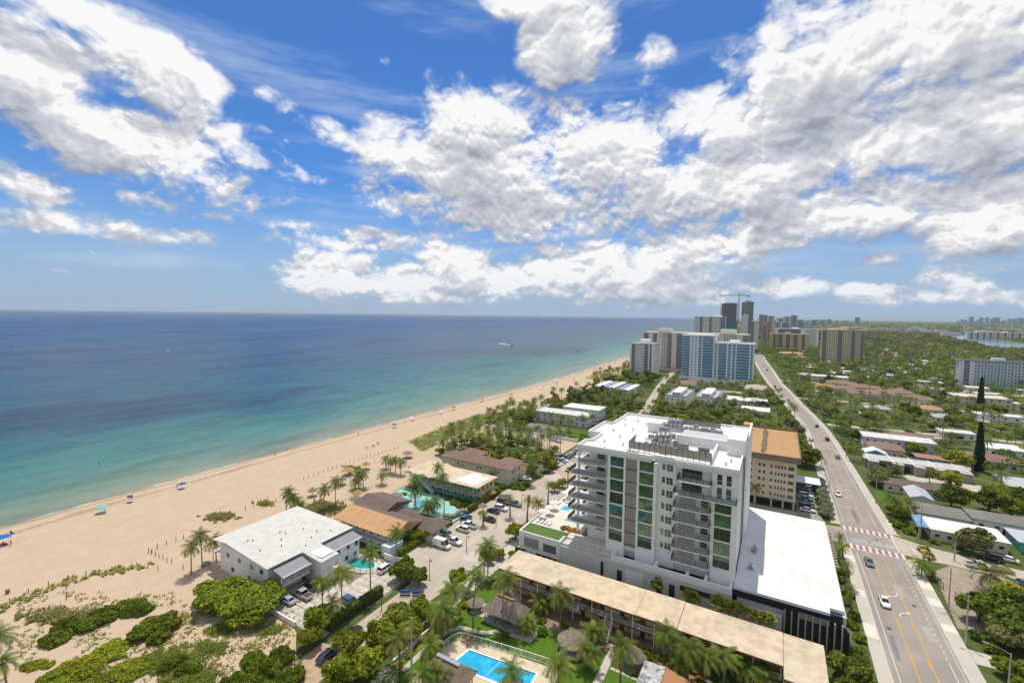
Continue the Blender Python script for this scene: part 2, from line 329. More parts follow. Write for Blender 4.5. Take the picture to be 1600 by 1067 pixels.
# ------------------------------------------------------------------ ground, beach, sea
def interp(tab, y):
    if y <= tab[0][0]: return tab[0][1]
    for (a, p), (b, q) in zip(tab, tab[1:]):
        if y <= b: return p + (q - p) * (y - a) / (b - a)
    return tab[-1][1]
def coast(y): return -194 - 2.0 * math.sin(y / 90.0) * (1 if y < 900 else 0.3) - (0.032 * (y - 400) if y > 400 else 0)
INNER = [(-400,-70),(50,-72),(54,-80),(57,-96),(84,-109),(92,-111),(120,-117),(140,-121),(160,-123),(190,-134),(300,-139),(450,-146),(700,-156),(1200,-190),(60000,-2070)]
YS = [-6000,-1500,-500,-200,-100] + [-60+6*i for i in range(60)] + [310+15*i for i in range(40)] + [950,1100,1300,1600,2000,2600,3500,5000,8000,14000,25000,45000,70000]
def strip_grid(rows):                                  # rows of points -> quads
    mb = MB(); n = len(rows[0])
    mb.v = [p for r_ in rows for p in r_]
    for i in range(len(rows)-1):
        for k in range(n-1): mb.f.append((i*n+k, i*n+k+1, (i+1)*n+k+1, (i+1)*n+k))
    mb.mi = [0]*len(mb.f); return mb
gm = bpy.data.materials.new('grassy_ground'); gm.use_nodes = True; t = NT(gm.node_tree); b = gm.node_tree.nodes['Principled BSDF']
tc = t.n('ShaderNodeTexCoord'); n1 = t.noise(tc.outputs['Object'], .05, 6, .65); n2 = t.noise(tc.outputs['Object'], .9, 5, .7)
c = t.mix(t.ss(n1.outputs[0], .5, .72), (.085,.115,.03,1), (.20,.18,.12,1)); c = t.mix(t.m('MULTIPLY', t.ss(n2.outputs[0], .4, .7), .6), c, (.05,.08,.02,1))
t.put(b.inputs['Base Color'], c); b.inputs['Roughness'].default_value = .95; b.inputs['Specular IOR Level'].default_value = .1
structure('ground', strip_grid([[(coast(y)+16, y, 0), (-60, y, 0), (200, y, 0), (2500, y, 0), (70000, y, 0)] for y in YS]), [gm])
# sand: dry, wet near the waterline, ripples and footprints
sm = bpy.data.materials.new('beach_sand'); sm.use_nodes = True; t = NT(sm.node_tree); b = sm.node_tree.nodes['Principled BSDF']
at = t.n('ShaderNodeAttribute'); at.attribute_name = 'shore'; tc = t.n('ShaderNodeTexCoord'); ob = tc.outputs['Object']
nz = t.noise(t.v('MULTIPLY', ob, (1,.35,1)), .5, 7, .7); nf = t.noise(ob, 1.6, 4, .65); nw = t.noise(t.v('MULTIPLY', ob, (1,.12,1)), .35, 5, .6)
c = t.mix(t.ss(nz.outputs[0], .35, .7), (.515,.405,.29,1), (.465,.355,.25,1)); c = t.mix(t.m('MULTIPLY', t.ss(nf.outputs[0], .45, .75), .35), c, (.40,.305,.21,1))
wl = t.m('ADD', at.outputs['Fac'], t.m('MULTIPLY', t.m('SUBTRACT', nw.outputs[0], .5), 9.0))
c = t.mix(t.ss(wl, 3.5, 1.0), c, (.36,.26,.17,1))                                              # wet band
c = t.mix(t.m('MULTIPLY', t.m('MULTIPLY', t.ss(wl, 6.0, 7.2), t.ss(wl, 9.6, 8.2)), t.ss(nf.outputs[0], .38, .55)), c, (.27,.20,.12,1))   # line of seaweed at the high-water mark
tn_ = t.noise(t.v('MULTIPLY', ob, (.05,.02,1)), 1.0, 3, .5); tk = t.m('ADD', at.outputs['Fac'], t.m('MULTIPLY', tn_.outputs[0], 14.0)); trk = None
for off_ in (34.0, 35.7, 47.0, 48.7, 62.0):                 # wheel tracks of the beach patrol
    l_ = t.ss(t.m('ABSOLUTE', t.m('SUBTRACT', tk, off_)), .32, .12); trk = l_ if trk is None else t.m('MAXIMUM', trk, l_)
c = t.mix(t.m('MULTIPLY', t.m('MULTIPLY', trk, t.ss(nf.outputs[0], .35, .6)), .4), c, (.36,.27,.18,1)); ft_ = t.n('ShaderNodeTexVoronoi'); ft_.inputs['Scale'].default_value = .8; t.put(ft_.inputs['Vector'], ob)
c = t.mix(t.m('MULTIPLY', t.m('MULTIPLY', t.ss(ft_.outputs['Distance'], .22, .08), t.ss(nz.outputs[0], .45, .6)), .35), c, (.37,.28,.19,1))   # scattered footprints
t.put(b.inputs['Base Color'], c); b.inputs['Roughness'].default_value = .92; b.inputs['Specular IOR Level'].default_value = .2
bp = t.n('ShaderNodeBump'); bp.inputs['Strength'].default_value = .5; bp.inputs['Distance'].default_value = .25; t.put(bp.inputs['Height'], nf.outputs[0]); t.put(b.inputs['Normal'], bp.outputs[0])
rows = []; att = []
for y in YS:
    c0 = coast(y); xi = max(interp(INNER, y), c0 + 30)
    rows.append([(c0-14,y,-1.5),(c0-3,y,-.55),(c0+3,y,-.18),(c0+9,y,.02),(c0+18,y,.03),((c0+18+xi)/2,y,.03),(xi+random.uniform(-1.2,1.2),y,.02)])
    att += [-14,-3,3,9,18,(18+xi-c0)/2,xi-c0]
bo = structure('beach', strip_grid(rows), [sm]); a_ = bo.data.attributes.new('shore', 'FLOAT', 'POINT'); a_.data.foreach_set('value', att)
# sea
om = bpy.data.materials.new('sea_water'); om.use_nodes = True; t = NT(om.node_tree); b = om.node_tree.nodes['Principled BSDF']
at = t.n('ShaderNodeAttribute'); at.attribute_name = 'shore'; tc = t.n('ShaderNodeTexCoord'); ob = tc.outputs['Object']; d = at.outputs['Fac']
nb = t.noise(t.v('MULTIPLY', ob, (1,.45,1)), .02, 5, .6); dn = t.m('ADD', d, t.m('MULTIPLY', t.m('MULTIPLY', t.m('SUBTRACT', nb.outputs[0], .5), 1.5), t.m('MINIMUM', t.m('ADD', d, 6.0), 130.0)))
cr = t.n('ShaderNodeValToRGB'); e = cr.color_ramp; e.elements[0].position = 0; e.elements[0].color = (.29,.255,.17,1); e.elements[1].position = 1; e.elements[1].color = (.016,.085,.215,1)
for p_, c_ in ((.11,(.235,.245,.165,1)),(.21,(.14,.215,.155,1)),(.30,(.055,.185,.155,1)),(.40,(.018,.125,.145,1)),(.50,(.008,.075,.12,1)),(.64,(.006,.06,.125,1)),(.82,(.009,.066,.155,1))): q = e.elements.new(p_); q.color = c_
t.put(cr.inputs[0], t.m('POWER', t.m('DIVIDE', t.m('MAXIMUM', dn, 0.0), 1500.0, clamp=True), .36))
reef = t.noise(t.v('MULTIPLY', ob, (1,.35,1)), .0065, 5, .62)
c = t.mix(t.m('MULTIPLY', t.m('MULTIPLY', t.ss(reef.outputs[0], .50, .62), .7), t.ss(d, 55, 110)), cr.outputs[0], (.004,.022,.06,1))
mot = t.noise(t.v('MULTIPLY', ob, (.5,.14,1)), .13, 8, .78); c = t.mix(t.m('MULTIPLY', t.ss(mot.outputs[0], .42, .64), .7), c, t.mix(1.0, c, (.48,.55,.64,1), 'MULTIPLY'))
fn = t.noise(t.v('MULTIPLY', ob, (1,.3,1)), .5, 5, .7); fw_ = t.noise(t.v('MULTIPLY', ob, (1,.5,1)), .07, 4, .6); fl = t.m('ADD', t.m('ADD', d, t.m('MULTIPLY', t.m('SUBTRACT', fn.outputs[0], .5), 4.5)), t.m('MULTIPLY', t.m('SUBTRACT', fw_.outputs[0], .5), 5.0))
foam = t.m('MAXIMUM', t.m('MULTIPLY', t.ss(fl, -1.4, -.2), t.ss(fl, 1.5, .5)), t.m('MULTIPLY', t.m('MULTIPLY', t.m('MULTIPLY', t.ss(fl, 4.0, 5.0), t.ss(fl, 6.4, 5.4)), t.ss(nb.outputs[0], .5, .6)), .35))
c = t.mix(t.m('MULTIPLY', t.m('MULTIPLY', foam, t.ss(fw_.outputs[0], .38, .6)), .85), c, (.78,.76,.72,1))
t.put(b.inputs['Base Color'], c); t.put(b.inputs['Roughness'], t.ss(d, 0, 2500, .30, .55)); b.inputs['IOR'].default_value = 1.33; b.inputs['Specular IOR Level'].default_value = .36
w1 = t.noise(t.v('MULTIPLY', ob, (1,.4,1)), .22, 5, .6); w2 = t.noise(t.v('MULTIPLY', ob, (1,.5,1)), .035, 4, .6); hgt = t.m('ADD', w1.outputs[0], t.m('MULTIPLY', w2.outputs[0], 3.0))
bp = t.n('ShaderNodeBump'); bp.inputs['Distance'].default_value = 1.0; t.put(bp.inputs['Strength'], t.ss(d, 0, 60, .18, .75)); t.put(bp.inputs['Height'], hgt); t.put(b.inputs['Normal'], bp.outputs[0])
DS = [-7,-3,0,2,5,9,15,25,40,60,90,130,190,280,420,650,1000,1600,2600,5000,12000,30000,70000]
so_ = structure('sea', strip_grid([[(coast(y)-dd, y, -.36) for dd in DS][::-1] for y in YS]), [om])
a_ = so_.data.attributes.new('shore', 'FLOAT', 'POINT'); a_.data.foreach_set('value', [dd for y in YS for dd in DS[::-1]])

# ------------------------------------------------------------------ roads, pavements
def asphalt(name, col, col2, crack=.4):
    m = bpy.data.materials.new(name); m.use_nodes = True; t = NT(m.node_tree); b = m.node_tree.nodes['Principled BSDF']; tc = t.n('ShaderNodeTexCoord'); ob = tc.outputs['Object']
    n1 = t.noise(ob, .12, 6, .65); n2 = t.noise(t.v('MULTIPLY', ob, (1,.06,1)), .9, 4, .6); n3 = t.noise(ob, 9, 3, .6)
    c = t.mix(t.ss(n1.outputs[0], .35, .68), (*col,1), (*col2,1)); c = t.mix(t.m('MULTIPLY', t.ss(n2.outputs[0], .45, .75), crack), c, tuple(x*.62 for x in col)+(1,)); c = t.mix(t.m('MULTIPLY', n3.outputs[0], .25), c, tuple(x*.6 for x in col)+(1,))
    t.put(b.inputs['Base Color'], c); b.inputs['Roughness'].default_value = .9; b.inputs['Specular IOR Level'].default_value = .25; MATS[name] = m; return m
ASPH = asphalt('weathered_asphalt', (.34,.305,.275), (.275,.25,.228)); ASPH2 = asphalt('street_paving', (.50,.44,.365), (.41,.36,.30)); PAVER = asphalt('tan_pavers', (.48,.39,.31), (.40,.325,.26), .25)
SIDEW = M('pale_concrete_pavement', (.50,.465,.41), .9, var=.3, scale=.6, col2=(.40,.37,.325), dirt=.3, dscale=.1)
KERB = M('kerb_concrete', (.54,.52,.48), .9, var=.3, scale=1)
YELLOWP = M('yellow_road_paint', (.62,.33,.035), .7, var=.35, scale=1.5, col2=(.40,.24,.07)); WHITEP = M('white_road_paint', (.60,.58,.54), .7, var=.35, scale=1.5, col2=(.42,.40,.37)); REDP = M('brick_red_crossing', (.29,.155,.135), .85, var=.4, scale=1.2, col2=(.26,.12,.09))
TURF = M('mown_turf', (.085,.165,.018), .95, var=.6, scale=1.1, col2=(.055,.115,.014), dirt=.2, dscale=.2, spec=.1)
DRYGRASS = M('dry_grass', (.19,.185,.06), .95, var=.7, scale=.9, col2=(.24,.19,.10), spec=.1)
LK = [(-80,20),(150,20),(158,19.4),(171,18.9),(187,18.8),(263,18.0),(306,17.3),(330,15.2),(370,10.2),(440,3.0),(511,-5.8),(606,-15),(744,-27),(900,-38),(1300,-58),(2500,-140)]
RK = [(-80,31.6),(150,31.6),(173,30.2),(200,29.2),(262,27.2),(302,25.8),(329,23.6),(356,20.7),(403,15.2),(456,10),(525,2.2),(635,-5.3),(787,-17.3),(1000,-30),(1300,-48),(2500,-128)]
def ribbon(f0, f1, ys, z, name=None, mat=None, th=0.0):
    mb = MB()
    for a, b_ in zip(ys, ys[1:]):
        q = [(f0(a),a),(f1(a),a),(f1(b_),b_),(f0(b_),b_)]
        if th: mb.prism(q, z-th, z)
        else: mb.poly([(p[0],p[1],z) for p in q])
    return structure(name, mb, [mat]) if name else mb
lk = lambda y: interp(LK, y); rk = lambda y: interp(RK, y)
mid = lambda y: lk(y)+ (rk(y)-lk(y))*.475
YR = [-60,0,60,101,120,140,150,158,165,171,187,200,230,263,285,306,320,330,345,356,370,403,440,456,480,511,525,560,606,635,690,744,787,840,900,1000,1100,1300,1800,2500]
ribbon(lk, rk, YR, .03, 'coast_road', ASPH)
def gap(ys, a, b_): return [y for y in ys if y <= a] + [a] + [], [b_] + [y for y in ys if y >= b_]
sA, sB = [-60,0,60,101,120,140,150,155], [171.5,187,200,230,263,285,306,320,330,345,356,370,403,440,456,480,511,525,560,606,635,690,744,787,840,900]
for nm, ys in (('pavement', sA), ('pavement', sB)):
    ribbon(lambda y: lk(y)-2.4, lambda y: lk(y)-.2, ys, .13, 'west_pavement' if False else 'pavement', SIDEW, .16)
    ribbon(lambda y: rk(y)+.2, lambda y: rk(y)+2.6, ys, .13, 'pavement', SIDEW, .16)
    ribbon(lambda y: lk(y)-.2, lambda y: lk(y), ys, .15, 'kerb', KERB, .18); ribbon(lambda y: rk(y), lambda y: rk(y)+.2, ys, .15, 'kerb', KERB, .18)
# side street to the east, drive to the west
mb = MB().poly([(30.6,158.5,.022),(140,156,.022),(140,163.5,.022),(60,164,.022),(38,168,.022),(30.2,172,.022)]); structure('side_street', mb, [ASPH2])
mb = MB().poly([(13,158,.022),(20,158,.022),(19.5,170,.022),(13,169,.022)]); structure('drive_apron', mb, [ASPH])
mb = MB().poly([(34.6,126,.014),(60,134,.014),(60,157.2,.014),(41,158,.014),(36.5,152,.014)]); structure('gravel_lot', mb, [M('bare_gravel', (.36,.30,.225), .95, var=.8, scale=.35, col2=(.24,.20,.15), dirt=.4, dscale=.1)])
mb = MB().poly([(34.3,114.5,.05),(44,115.5,.05),(44,118.6,.05),(34.3,119,.05)]); structure('driveway', mb, [SIDEW])
# markings: sheets a few millimetres above the asphalt
def mark(name, pts, mat, z=.04): structure(name, MB().poly([(p[0],p[1],z) for p in pts]), [mat])
Ynear = [-60,0,60,101,120,140,153.5]; Yfar = [174,187,200,230,263,285,300]
for ys in (Ynear, Yfar):
    for s_ in (-1, 1):
        off = 1.42 if s_ > 0 else -1.42
        ribbon(lambda y, o=off: mid(y)+o-.09, lambda y, o=off: mid(y)+o+.09, ys, .04, 'yellow_line', YELLOWP)
mb = MB(); mb2 = MB()
for y0 in list(range(60,154,6))+list(range(176,300,6)):      # broken inner yellow lines
    for o in (-1.12, 1.12):
        if y0 % 12 == 0: mb.poly([(mid(y0)+o-.08,y0,.041),(mid(y0)+o+.08,y0,.041),(mid(y0+3)+o+.08,y0+3,.041),(mid(y0+3)+o-.08,y0+3,.041)])
structure('yellow_dashes', mb, [YELLOWP])
ribbon(lambda y: lk(y)+1.0, lambda y: lk(y)+1.15, Ynear, .04, 'edge_line', WHITEP)
ribbon(lambda y: rk(y)-1.75, lambda y: rk(y)-1.6, [-60,60,100,112], .04, 'edge_line', WHITEP); ribbon(lambda y: rk(y)-.42, lambda y: rk(y)-.3, [-60,60,101,140,153], .04, 'edge_line', WHITEP)
ribbon(lambda y: rk(y)-1.75, lambda y: rk(y)-1.6, [173.5,180,188], .04, 'edge_line', WHITEP); ribbon(lambda y: lk(y)+1.0, lambda y: lk(y)+1.13, [200,230,263,285,300,330,370,440,511,606], .04, 'edge_line', WHITEP); ribbon(lambda y: rk(y)-1.2, lambda y: rk(y)-1.07, [200,230,262,302,329,356,403,456,525,606], .04, 'edge_line', WHITEP)
mb = MB()
for i in range(22):
    y0 = 113+i*1.9; mb.poly([(rk(y0)-1.78,y0,.04),(rk(y0)-1.6,y0,.04),(rk(y0)-1.6,y0+.8,.04),(rk(y0)-1.78,y0+.8,.04)])
for i in range(14):
    y0 = 173.5+i*1.9; mb.poly([(lk(y0)+1.0,y0,.04),(lk(y0)+1.18,y0,.04),(lk(y0)+1.18,y0+.8,.04),(lk(y0)+1.0,y0+.8,.04)])
structure('bike_lane_dashes', mb, [WHITEP])
for y0, y1, xa, xb in ((155.4,158.9,19.5,32.0),(168.4,171.6,19.2,31.4)):
    mb = MB()
    for yy in (y0, y1-.2): mb.poly([(xa,yy,.043),(xb,yy,.043),(xb,yy+.2,.043),(xa,yy+.2,.043)])
    for k in range(9):
        x_ = xa+.3+k*1.42; mb.poly([(x_,y0+.2,.043),(x_+.62,y0+.2,.043),(x_+.62,y1-.2,.043),(x_,y1-.2,.043)])
    structure('crosswalk_bars', mb, [WHITEP]); mark('crosswalk_bricks', [(xa,y0),(xb,y0),(xb,y1),(xa,y1)], REDP, .037)
mark('stop_line', [(30.9,159.6),(31.2,159.6),(31.0,167.8),(30.7,167.8)], WHITEP); mark('stop_line', [(34.6,160.2),(34.9,160.2),(34.9,165.8),(34.6,165.8)], WHITEP); mark('stop_line', [(19.6,159.4),(19.75,159.4),(19.5,168),(19.35,168)], WHITEP)
for nm, pts in (('tactile_ramp', [(31.9,154.6),(33.6,155.4),(34.0,156.6),(32.2,155.9)]), ('tactile_ramp', [(31.8,172.0),(33.6,171.0),(33.0,172.6),(32.0,173.4)]), ('tactile_ramp', [(17.2,171.8),(18.6,171.8),(18.6,173.4),(17.4,173.0)]), ('tactile_ramp', [(17.6,153),(19.4,153),(19.4,154.8),(17.8,154.8)])):
    mark(nm, pts, M('yellow_tactile_paving', (.62,.42,.12), .8, var=.3), .137)
def arrow(cx, cy, sgn):                                     # curved left-turn arrow of the centre lane
    mb = MB(); n = 8; P_ = []
    for k in range(n+1):
        a = k/n; P_.append((cx + sgn*(-.65+1.5*a*a), cy + sgn*(-1.9+3.2*a - 1.0*a*a)))
    for k in range(n):
        a, b_ = Vector((*P_[k],0)), Vector((*P_[k+1],0)); d_ = (b_-a).normalized(); nn = Vector((-d_.y,d_.x,0))*.13
        mb.poly([tuple(a-nn)[:2]+(.042,), tuple(a+nn)[:2]+(.042,), tuple(b_+nn)[:2]+(.042,), tuple(b_-nn)[:2]+(.042,)])
    d_ = Vector((P_[-1][0]-P_[-2][0], P_[-1][1]-P_[-2][1],0)).normalized(); e_ = Vector((*P_[-1],0)); nn = Vector((-d_.y,d_.x,0))
    mb.poly([tuple(e_+nn*.42)[:2]+(.042,), tuple(e_-nn*.42)[:2]+(.042,), tuple(e_+d_*.95)[:2]+(.042,)]); structure('turn_arrow', mb, [WHITEP])
for y_ in (126.5, 201, 272): arrow(mid(y_)+.2, y_, 1); arrow(mid(y_)+.1, y_+6.5, -1)
# beach-side street with its car park and paving circles
SL = [(20,-72.4),(76,-72.8),(79,-73.5),(81,-83.4),(141,-83.9),(144,-78),(170,-77),(174,-82.5),(205,-83),(210,-78),(300,-78),(422,-95),(494,-103),(560,-108)]
SR = [(20,-66),(60,-66.6),(76,-64.8),(105,-63.2),(165,-65.5),(300,-71.5),(422,-89.5),(494,-97),(560,-102)]
YS2 = sorted(set([y for y,_ in SL]+[y for y,_ in SR])); ribbon(lambda y: interp(SL,y), lambda y: interp(SR,y), YS2, .018, 'beach_street', ASPH2)
def disc(x, y, r, z, name, mat, n=28): structure(name, MB().poly([(x+r*math.cos(2*math.pi*k/n), y+r*math.sin(2*math.pi*k/n), z) for k in range(n)]), [mat])
mark('paver_field', [(-71.5,121),(-63.6,122),(-64,136),(-71,135)], PAVER, .024); mark('paver_field', [(-79,150),(-66,149),(-66.5,171),(-78,170)], PAVER, .024); mark('paver_field', [(-72.5,66),(-66,67),(-65,80),(-72,78)], PAVER, .024)
for x_, y_, r_ in ((-69.5,125.3,2.3),(-67.4,129.2,1.9),(-75.2,161.8,3.6),(-69,157.5,2.6),(-67.6,96,2.6)): disc(x_, y_, r_, .028, 'paving_circle', SIDEW)
mb = MB()
for y_ in [84+2.75*i for i in range(21)]+[176+2.75*i for i in range(10)]: mb.poly([(-82.4,y_-.06,.024),(-77.2,y_-.06,.024),(-77.2,y_+.06,.024),(-82.4,y_+.06,.024)])
mb.poly([(-72.7,84,.024),(-72.55,84,.024),(-71.9,118,.024),(-72.05,118,.024)]); structure('parking_lines', mb, [WHITEP])
mark('pavement_slab', [(-62.9,76),(-58.8,76),(-58.6,118),(-62.9,118)], SIDEW, .03); mark('verge', [(-65.8,60),(-58.6,60),(-58.8,76),(-64.6,76)], M('verge_grass', (.15,.155,.045), .95, var=.8, scale=.9, col2=(.24,.20,.12), spec=.1), .016)
mark('sandy_verge', [(-74,30),(-66.1,30),(-66.6,56),(-74,55)], M('trampled_sand', (.46,.33,.22), .95, var=.7, scale=.7, col2=(.30,.21,.13)), .021)
# concrete drive of the white house, slab by slab
dr = structure('house_drive', MB().poly([(-96,55.2,.012),(-75.6,55.2,.012),(-74.3,71,.012),(-74.3,83,.012),(-87,83,.012),(-96,70,.012)]), [M('drive_joint_soil', (.20,.19,.13), .95)])
slab = MB().box(-.98,.98,-.98,.98,0,.05).mesh('slab', [M('drive_slab', (.54,.49,.42), .9, var=.3, scale=.8, dirt=.3, dscale=.15, objvar=.09)])
for i in range(10):
    for k in range(13):
        x_, y_ = -94.6+i*2.06, 56.4+k*2.06
        if x_ > -75.6 or (x_ < -87.5 and y_ > 66.5) or (y_ > 72.5 and x_ < -85.5): continue
        link('slab', slab, dr, (x_, y_, .012))
# motel garden
structure('lawn', MB().poly([(-58,30,.012),(10,30,.012),(12,86,.012),(-57.6,87.5,.012)]), [TURF])
mark('terrace_slab', [(-53.2,81.5),(-8,80.8),(-8,90),(-53,90)], M('brick_paving', (.28,.19,.145), .9, var=.5, scale=1.5), .02)
pth = [(-55.9,58),(-55.9,66),(-55.4,70),(-53.9,72.4),(-51,72.9),(-48.4,73.7),(-46.6,75.6)]
mb = MB()
for a, b_ in zip(pth, pth[1:]):
    a, b_ = Vector((*a,0)), Vector((*b_,0)); d_ = (b_-a).normalized(); nn = Vector((-d_.y,d_.x,0))*.55; a = a-d_*.2
    mb.poly([(a-nn)[:2]+(.026+len(mb.f)*.0006,), (b_-nn)[:2]+(.026+len(mb.f)*.0006,), (b_+nn)[:2]+(.026+len(mb.f)*.0006,), (a+nn)[:2]+(.026+len(mb.f)*.0006,)] if False else [(p.x,p.y,.026+len(mb.f)*.0008) for p in (a-nn,b_-nn,b_+nn,a+nn)])
structure('garden_path', mb, [SIDEW])
mark('garden_path', [(-25.6,70),(-24.2,70),(-24.4,85.5),(-25.8,85.5)], SIDEW, .03); mark('garden_path', [(-44.5,75.4),(-39.5,75.9),(-39.2,79.2),(-42.6,79.4)], SIDEW, .03); mark('garden_path', [(-55.2,77),(-51.6,77.4),(-51.4,81.5),(-54.2,81.5)], SIDEW, .03)
st = thing('stepping_stones', 'row of pale stepping stones crossing the motel lawn beside the thatched hut', 'stones', (-21.5,77.8,0))
stm = MB().box(-.42,.42,-.3,.3,0,.05).mesh('stone', [SIDEW])
for k in range(7): link('stone', stm, st, (-2.1+k*.95, .1-.04*k, .02))
for y0_,y1_ in ((144.4,140.6),(136.6,133.4),(126.4,123.4),(183,179.6),(95,90)): mark('pavement_slab', [(31.85,y1_),(34.15,y1_),(34.15,y0_),(31.85,y0_)], M('fresh_concrete', (.66,.62,.56), .9, var=.2, scale=.8), .137)
for y0_,y1_ in ((150,146),(118,113),(132,129)): mark('pavement_slab', [(17.7,y1_),(19.75,y1_),(19.75,y0_),(17.7,y0_)], M('fresh_concrete', (.66,.62,.56)), .137)
for x_,y_ in ((22.2,118.5),(28.6,131),(24.9,162.5),(27.0,165.2),(21.4,214)): disc(x_, y_, .42, .036, 'manhole_cover', DARKMET, 12)
PATCH = asphalt('patched_asphalt', (.23,.22,.21), (.19,.18,.172)); PATCH2 = asphalt('pale_patch', (.40,.385,.36), (.35,.335,.31))
for pts,mt in (([(21.6,108),(22.3,108),(22.5,116),(21.7,116)],PATCH),([(28.4,118),(29.6,118),(29.6,123.5),(28.3,123)],PATCH2),([(20.6,160),(30.6,160.6),(30.4,163.8),(20.4,163.2)],PATCH2),([(23.5,176),(24.7,176),(24.3,187),(23.2,187)],PATCH),([(26,134),(27.9,134),(27.9,139),(26,139)],PATCH2),([(19.6,240),(21,240),(20.8,252),(19.4,252)],PATCH)): mark('road_patch', pts, mt, .034)

# ------------------------------------------------------------------ the white condominium
CREY = M('pale_grey_render', (.62,.63,.65), .85, var=.15, scale=.8, dirt=.15, dscale=.1)
CWHT = M('condo_white_render', (.83,.83,.82), .75, var=.08, scale=1, dirt=.10, dscale=.15)
SLAT = M('taupe_metal_slats', (.36,.32,.28), .55, metal=.2); NAVY = M('navy_panel', (.016,.02,.045), .35, spec=.6, var=.3, scale=1)
TAN = M('tan_fin', (.40,.34,.27), .7); DECK = M('pool_deck_tile', (.66,.62,.55), .8, var=.25, scale=1.2)
def pool_mat(name, c1, c2):
    m = bpy.data.materials.new(name); m.use_nodes = True; t = NT(m.node_tree); b = m.node_tree.nodes['Principled BSDF']; tc = t.n('ShaderNodeTexCoord')
    v = t.n('ShaderNodeTexVoronoi', feature='SMOOTH_F1'); v.inputs['Scale'].default_value = .9; n = t.noise(tc.outputs['Object'], .5, 4, .6); t.put(v.inputs['Vector'], t.v('ADD', tc.outputs['Object'], n.outputs['Color']))
    t.put(b.inputs['Base Color'], t.mix(t.ss(v.outputs['Distance'], .2, .75), (*c1,1), (*c2,1))); b.inputs['Roughness'].default_value = .04; b.inputs['IOR'].default_value = 1.33
    w_ = t.noise(tc.outputs['Object'], 2.2, 3, .5); bp = t.n('ShaderNodeBump'); bp.inputs['Strength'].default_value = .12; bp.inputs['Distance'].default_value = .2; t.put(bp.inputs['Height'], w_.outputs[0]); t.put(b.inputs['Normal'], bp.outputs[0]); MATS[name] = m; return m
POOLB = pool_mat('blue_pool_water', (.02,.36,.62), (.05,.46,.68)); POOLT = pool_mat('teal_pool_water', (.015,.27,.24), (.04,.36,.31)); POOLA = pool_mat('aqua_pool_water', (.06,.42,.55), (.12,.52,.60))
co = thing('condominium', 'white multi-storey condominium with green glass, slatted panel and balconies on a podium', 'building', (-24,125,0))
ZT, ZR = 32.0, 31.3; FL = [9.6+3.05*k for k in range(8)]          # floor levels 9.6 .. 30.95
mb = MB(); mb.prism([(-34.4,107),(-6.2,107),(-6.2,149),(-42,149),(-42,133),(-44.6,133),(-44.6,120),(-40.6,120),(-40.6,109),(-34.4,109)], 6.0, ZR-.02)
part('tower_wall', mb, CWHT, co)
outl = [(-42.5,105.4),(-24.2,105.4),(-24.2,106.6),(-18.8,106.6),(-18.8,105.4),(-6.0,105.4),(-6.0,149.3),(-42.4,149.3),(-42.4,133.4),(-45,133.4),(-45,119.7),(-41,119.7),(-41,111.5),(-42.5,111.5)]
rf = part('roof', MB().prism(outl, ZR-.9, ZR), ROOFW, co)
mb = MB()
for (a,b_),(c_,d_) in zip(outl, outl[1:]+outl[:1]):
    x0,x1 = sorted((a,c_)); y0,y1 = sorted((b_,d_)); cx,cy = -24,125; th=.32
    if x1-x0 > y1-y0: mb.box(x0,x1,y0 if y0<cy else y0-th, y0+th if y0<cy else y0, ZR+.002, ZT)
    else: mb.box(x0 if x0<cx else x0-th, x0+th if x0<cx else x0, y0+(.33),y1-.33, ZR+.002, ZT-.004)
part('parapet', mb, CWHT, rf)
# facade frame in front of the body: piers and floor bands
mb = MB()
for x0,x1 in ((-34.6,-33.9),(-30.6,-30.1),(-27.4,-26.9),(-23.6,-22.9),(-11.0,-10.5),(-7.2,-6.0)): mb.box(x0,x1,105.5,107,6.2,ZR-.92)
mb.box(-22.9,-18.8,106.5,107,6.2,ZR-.92)                                              # plain wall with small windows
for z in FL:
    for x0,x1 in ((-33.9,-30.6),(-26.9,-23.6),(-10.5,-7.2)): mb.box(x0,x1,105.55,107,z-.16,z+.10)
mb.box(-10.5,-7.2,105.52,107,FL[5]+.1,ZR-.92); mb.box(-33.9,-30.6,105.53,107,6.2,FL[0]-.16); mb.box(-26.9,-23.6,105.53,107,6.2,FL[0]-.16); mb.box(-10.5,-7.2,105.53,107,6.2,FL[0]-.16)
part('facade_frame', mb, CWHT, co)
gl = {}
def bigwin(x0, x1, z0, z1, y, n):
    w_, h_ = x1-x0, z1-z0; k = (round(w_,2), round(h_,2), n)
    if k not in gl:
        g_ = MB().box(-w_/2,w_/2,0,.06,-h_/2,h_/2); fr = MB()
        for i in range(n+1): u = -w_/2+w_*i/n; fr.box(max(u-.04,-w_/2),min(u+.04,w_/2),-.05,0,-h_/2,h_/2)
        fr.box(-w_/2,w_/2,-.045,0,-h_/2,-h_/2+.07); fr.box(-w_/2,w_/2,-.045,0,h_/2-.07,h_/2); fr.box(-w_/2,w_/2,-.04,0,-h_/2+.9,-h_/2+.95)
        gl[k] = (g_.mesh('window',[GREENGLASS]), fr.mesh('mullions',[WHITE if n<3 else RAILGREY]))
    o = link('window', gl[k][0], co, ((x0+x1)/2+24, y-125, (z0+z1)/2)); link('mullions', gl[k][1], o)
for k in range(7):
    for x0,x1 in ((-33.9,-30.6),(-26.9,-23.6)): bigwin(x0,x1,FL[k]+.1,FL[k+1]-.16,105.85,4)
    if k < 5: bigwin(-10.5,-7.2,FL[k]+.1,FL[k+1]-.16,105.85,3)
    bigwin(-21.9,-21.2,FL[k]+1.0,FL[k]+2.5,106.45,1); bigwin(-20.9,-19.5,FL[k]+.8,FL[k]+2.5,106.45,2)
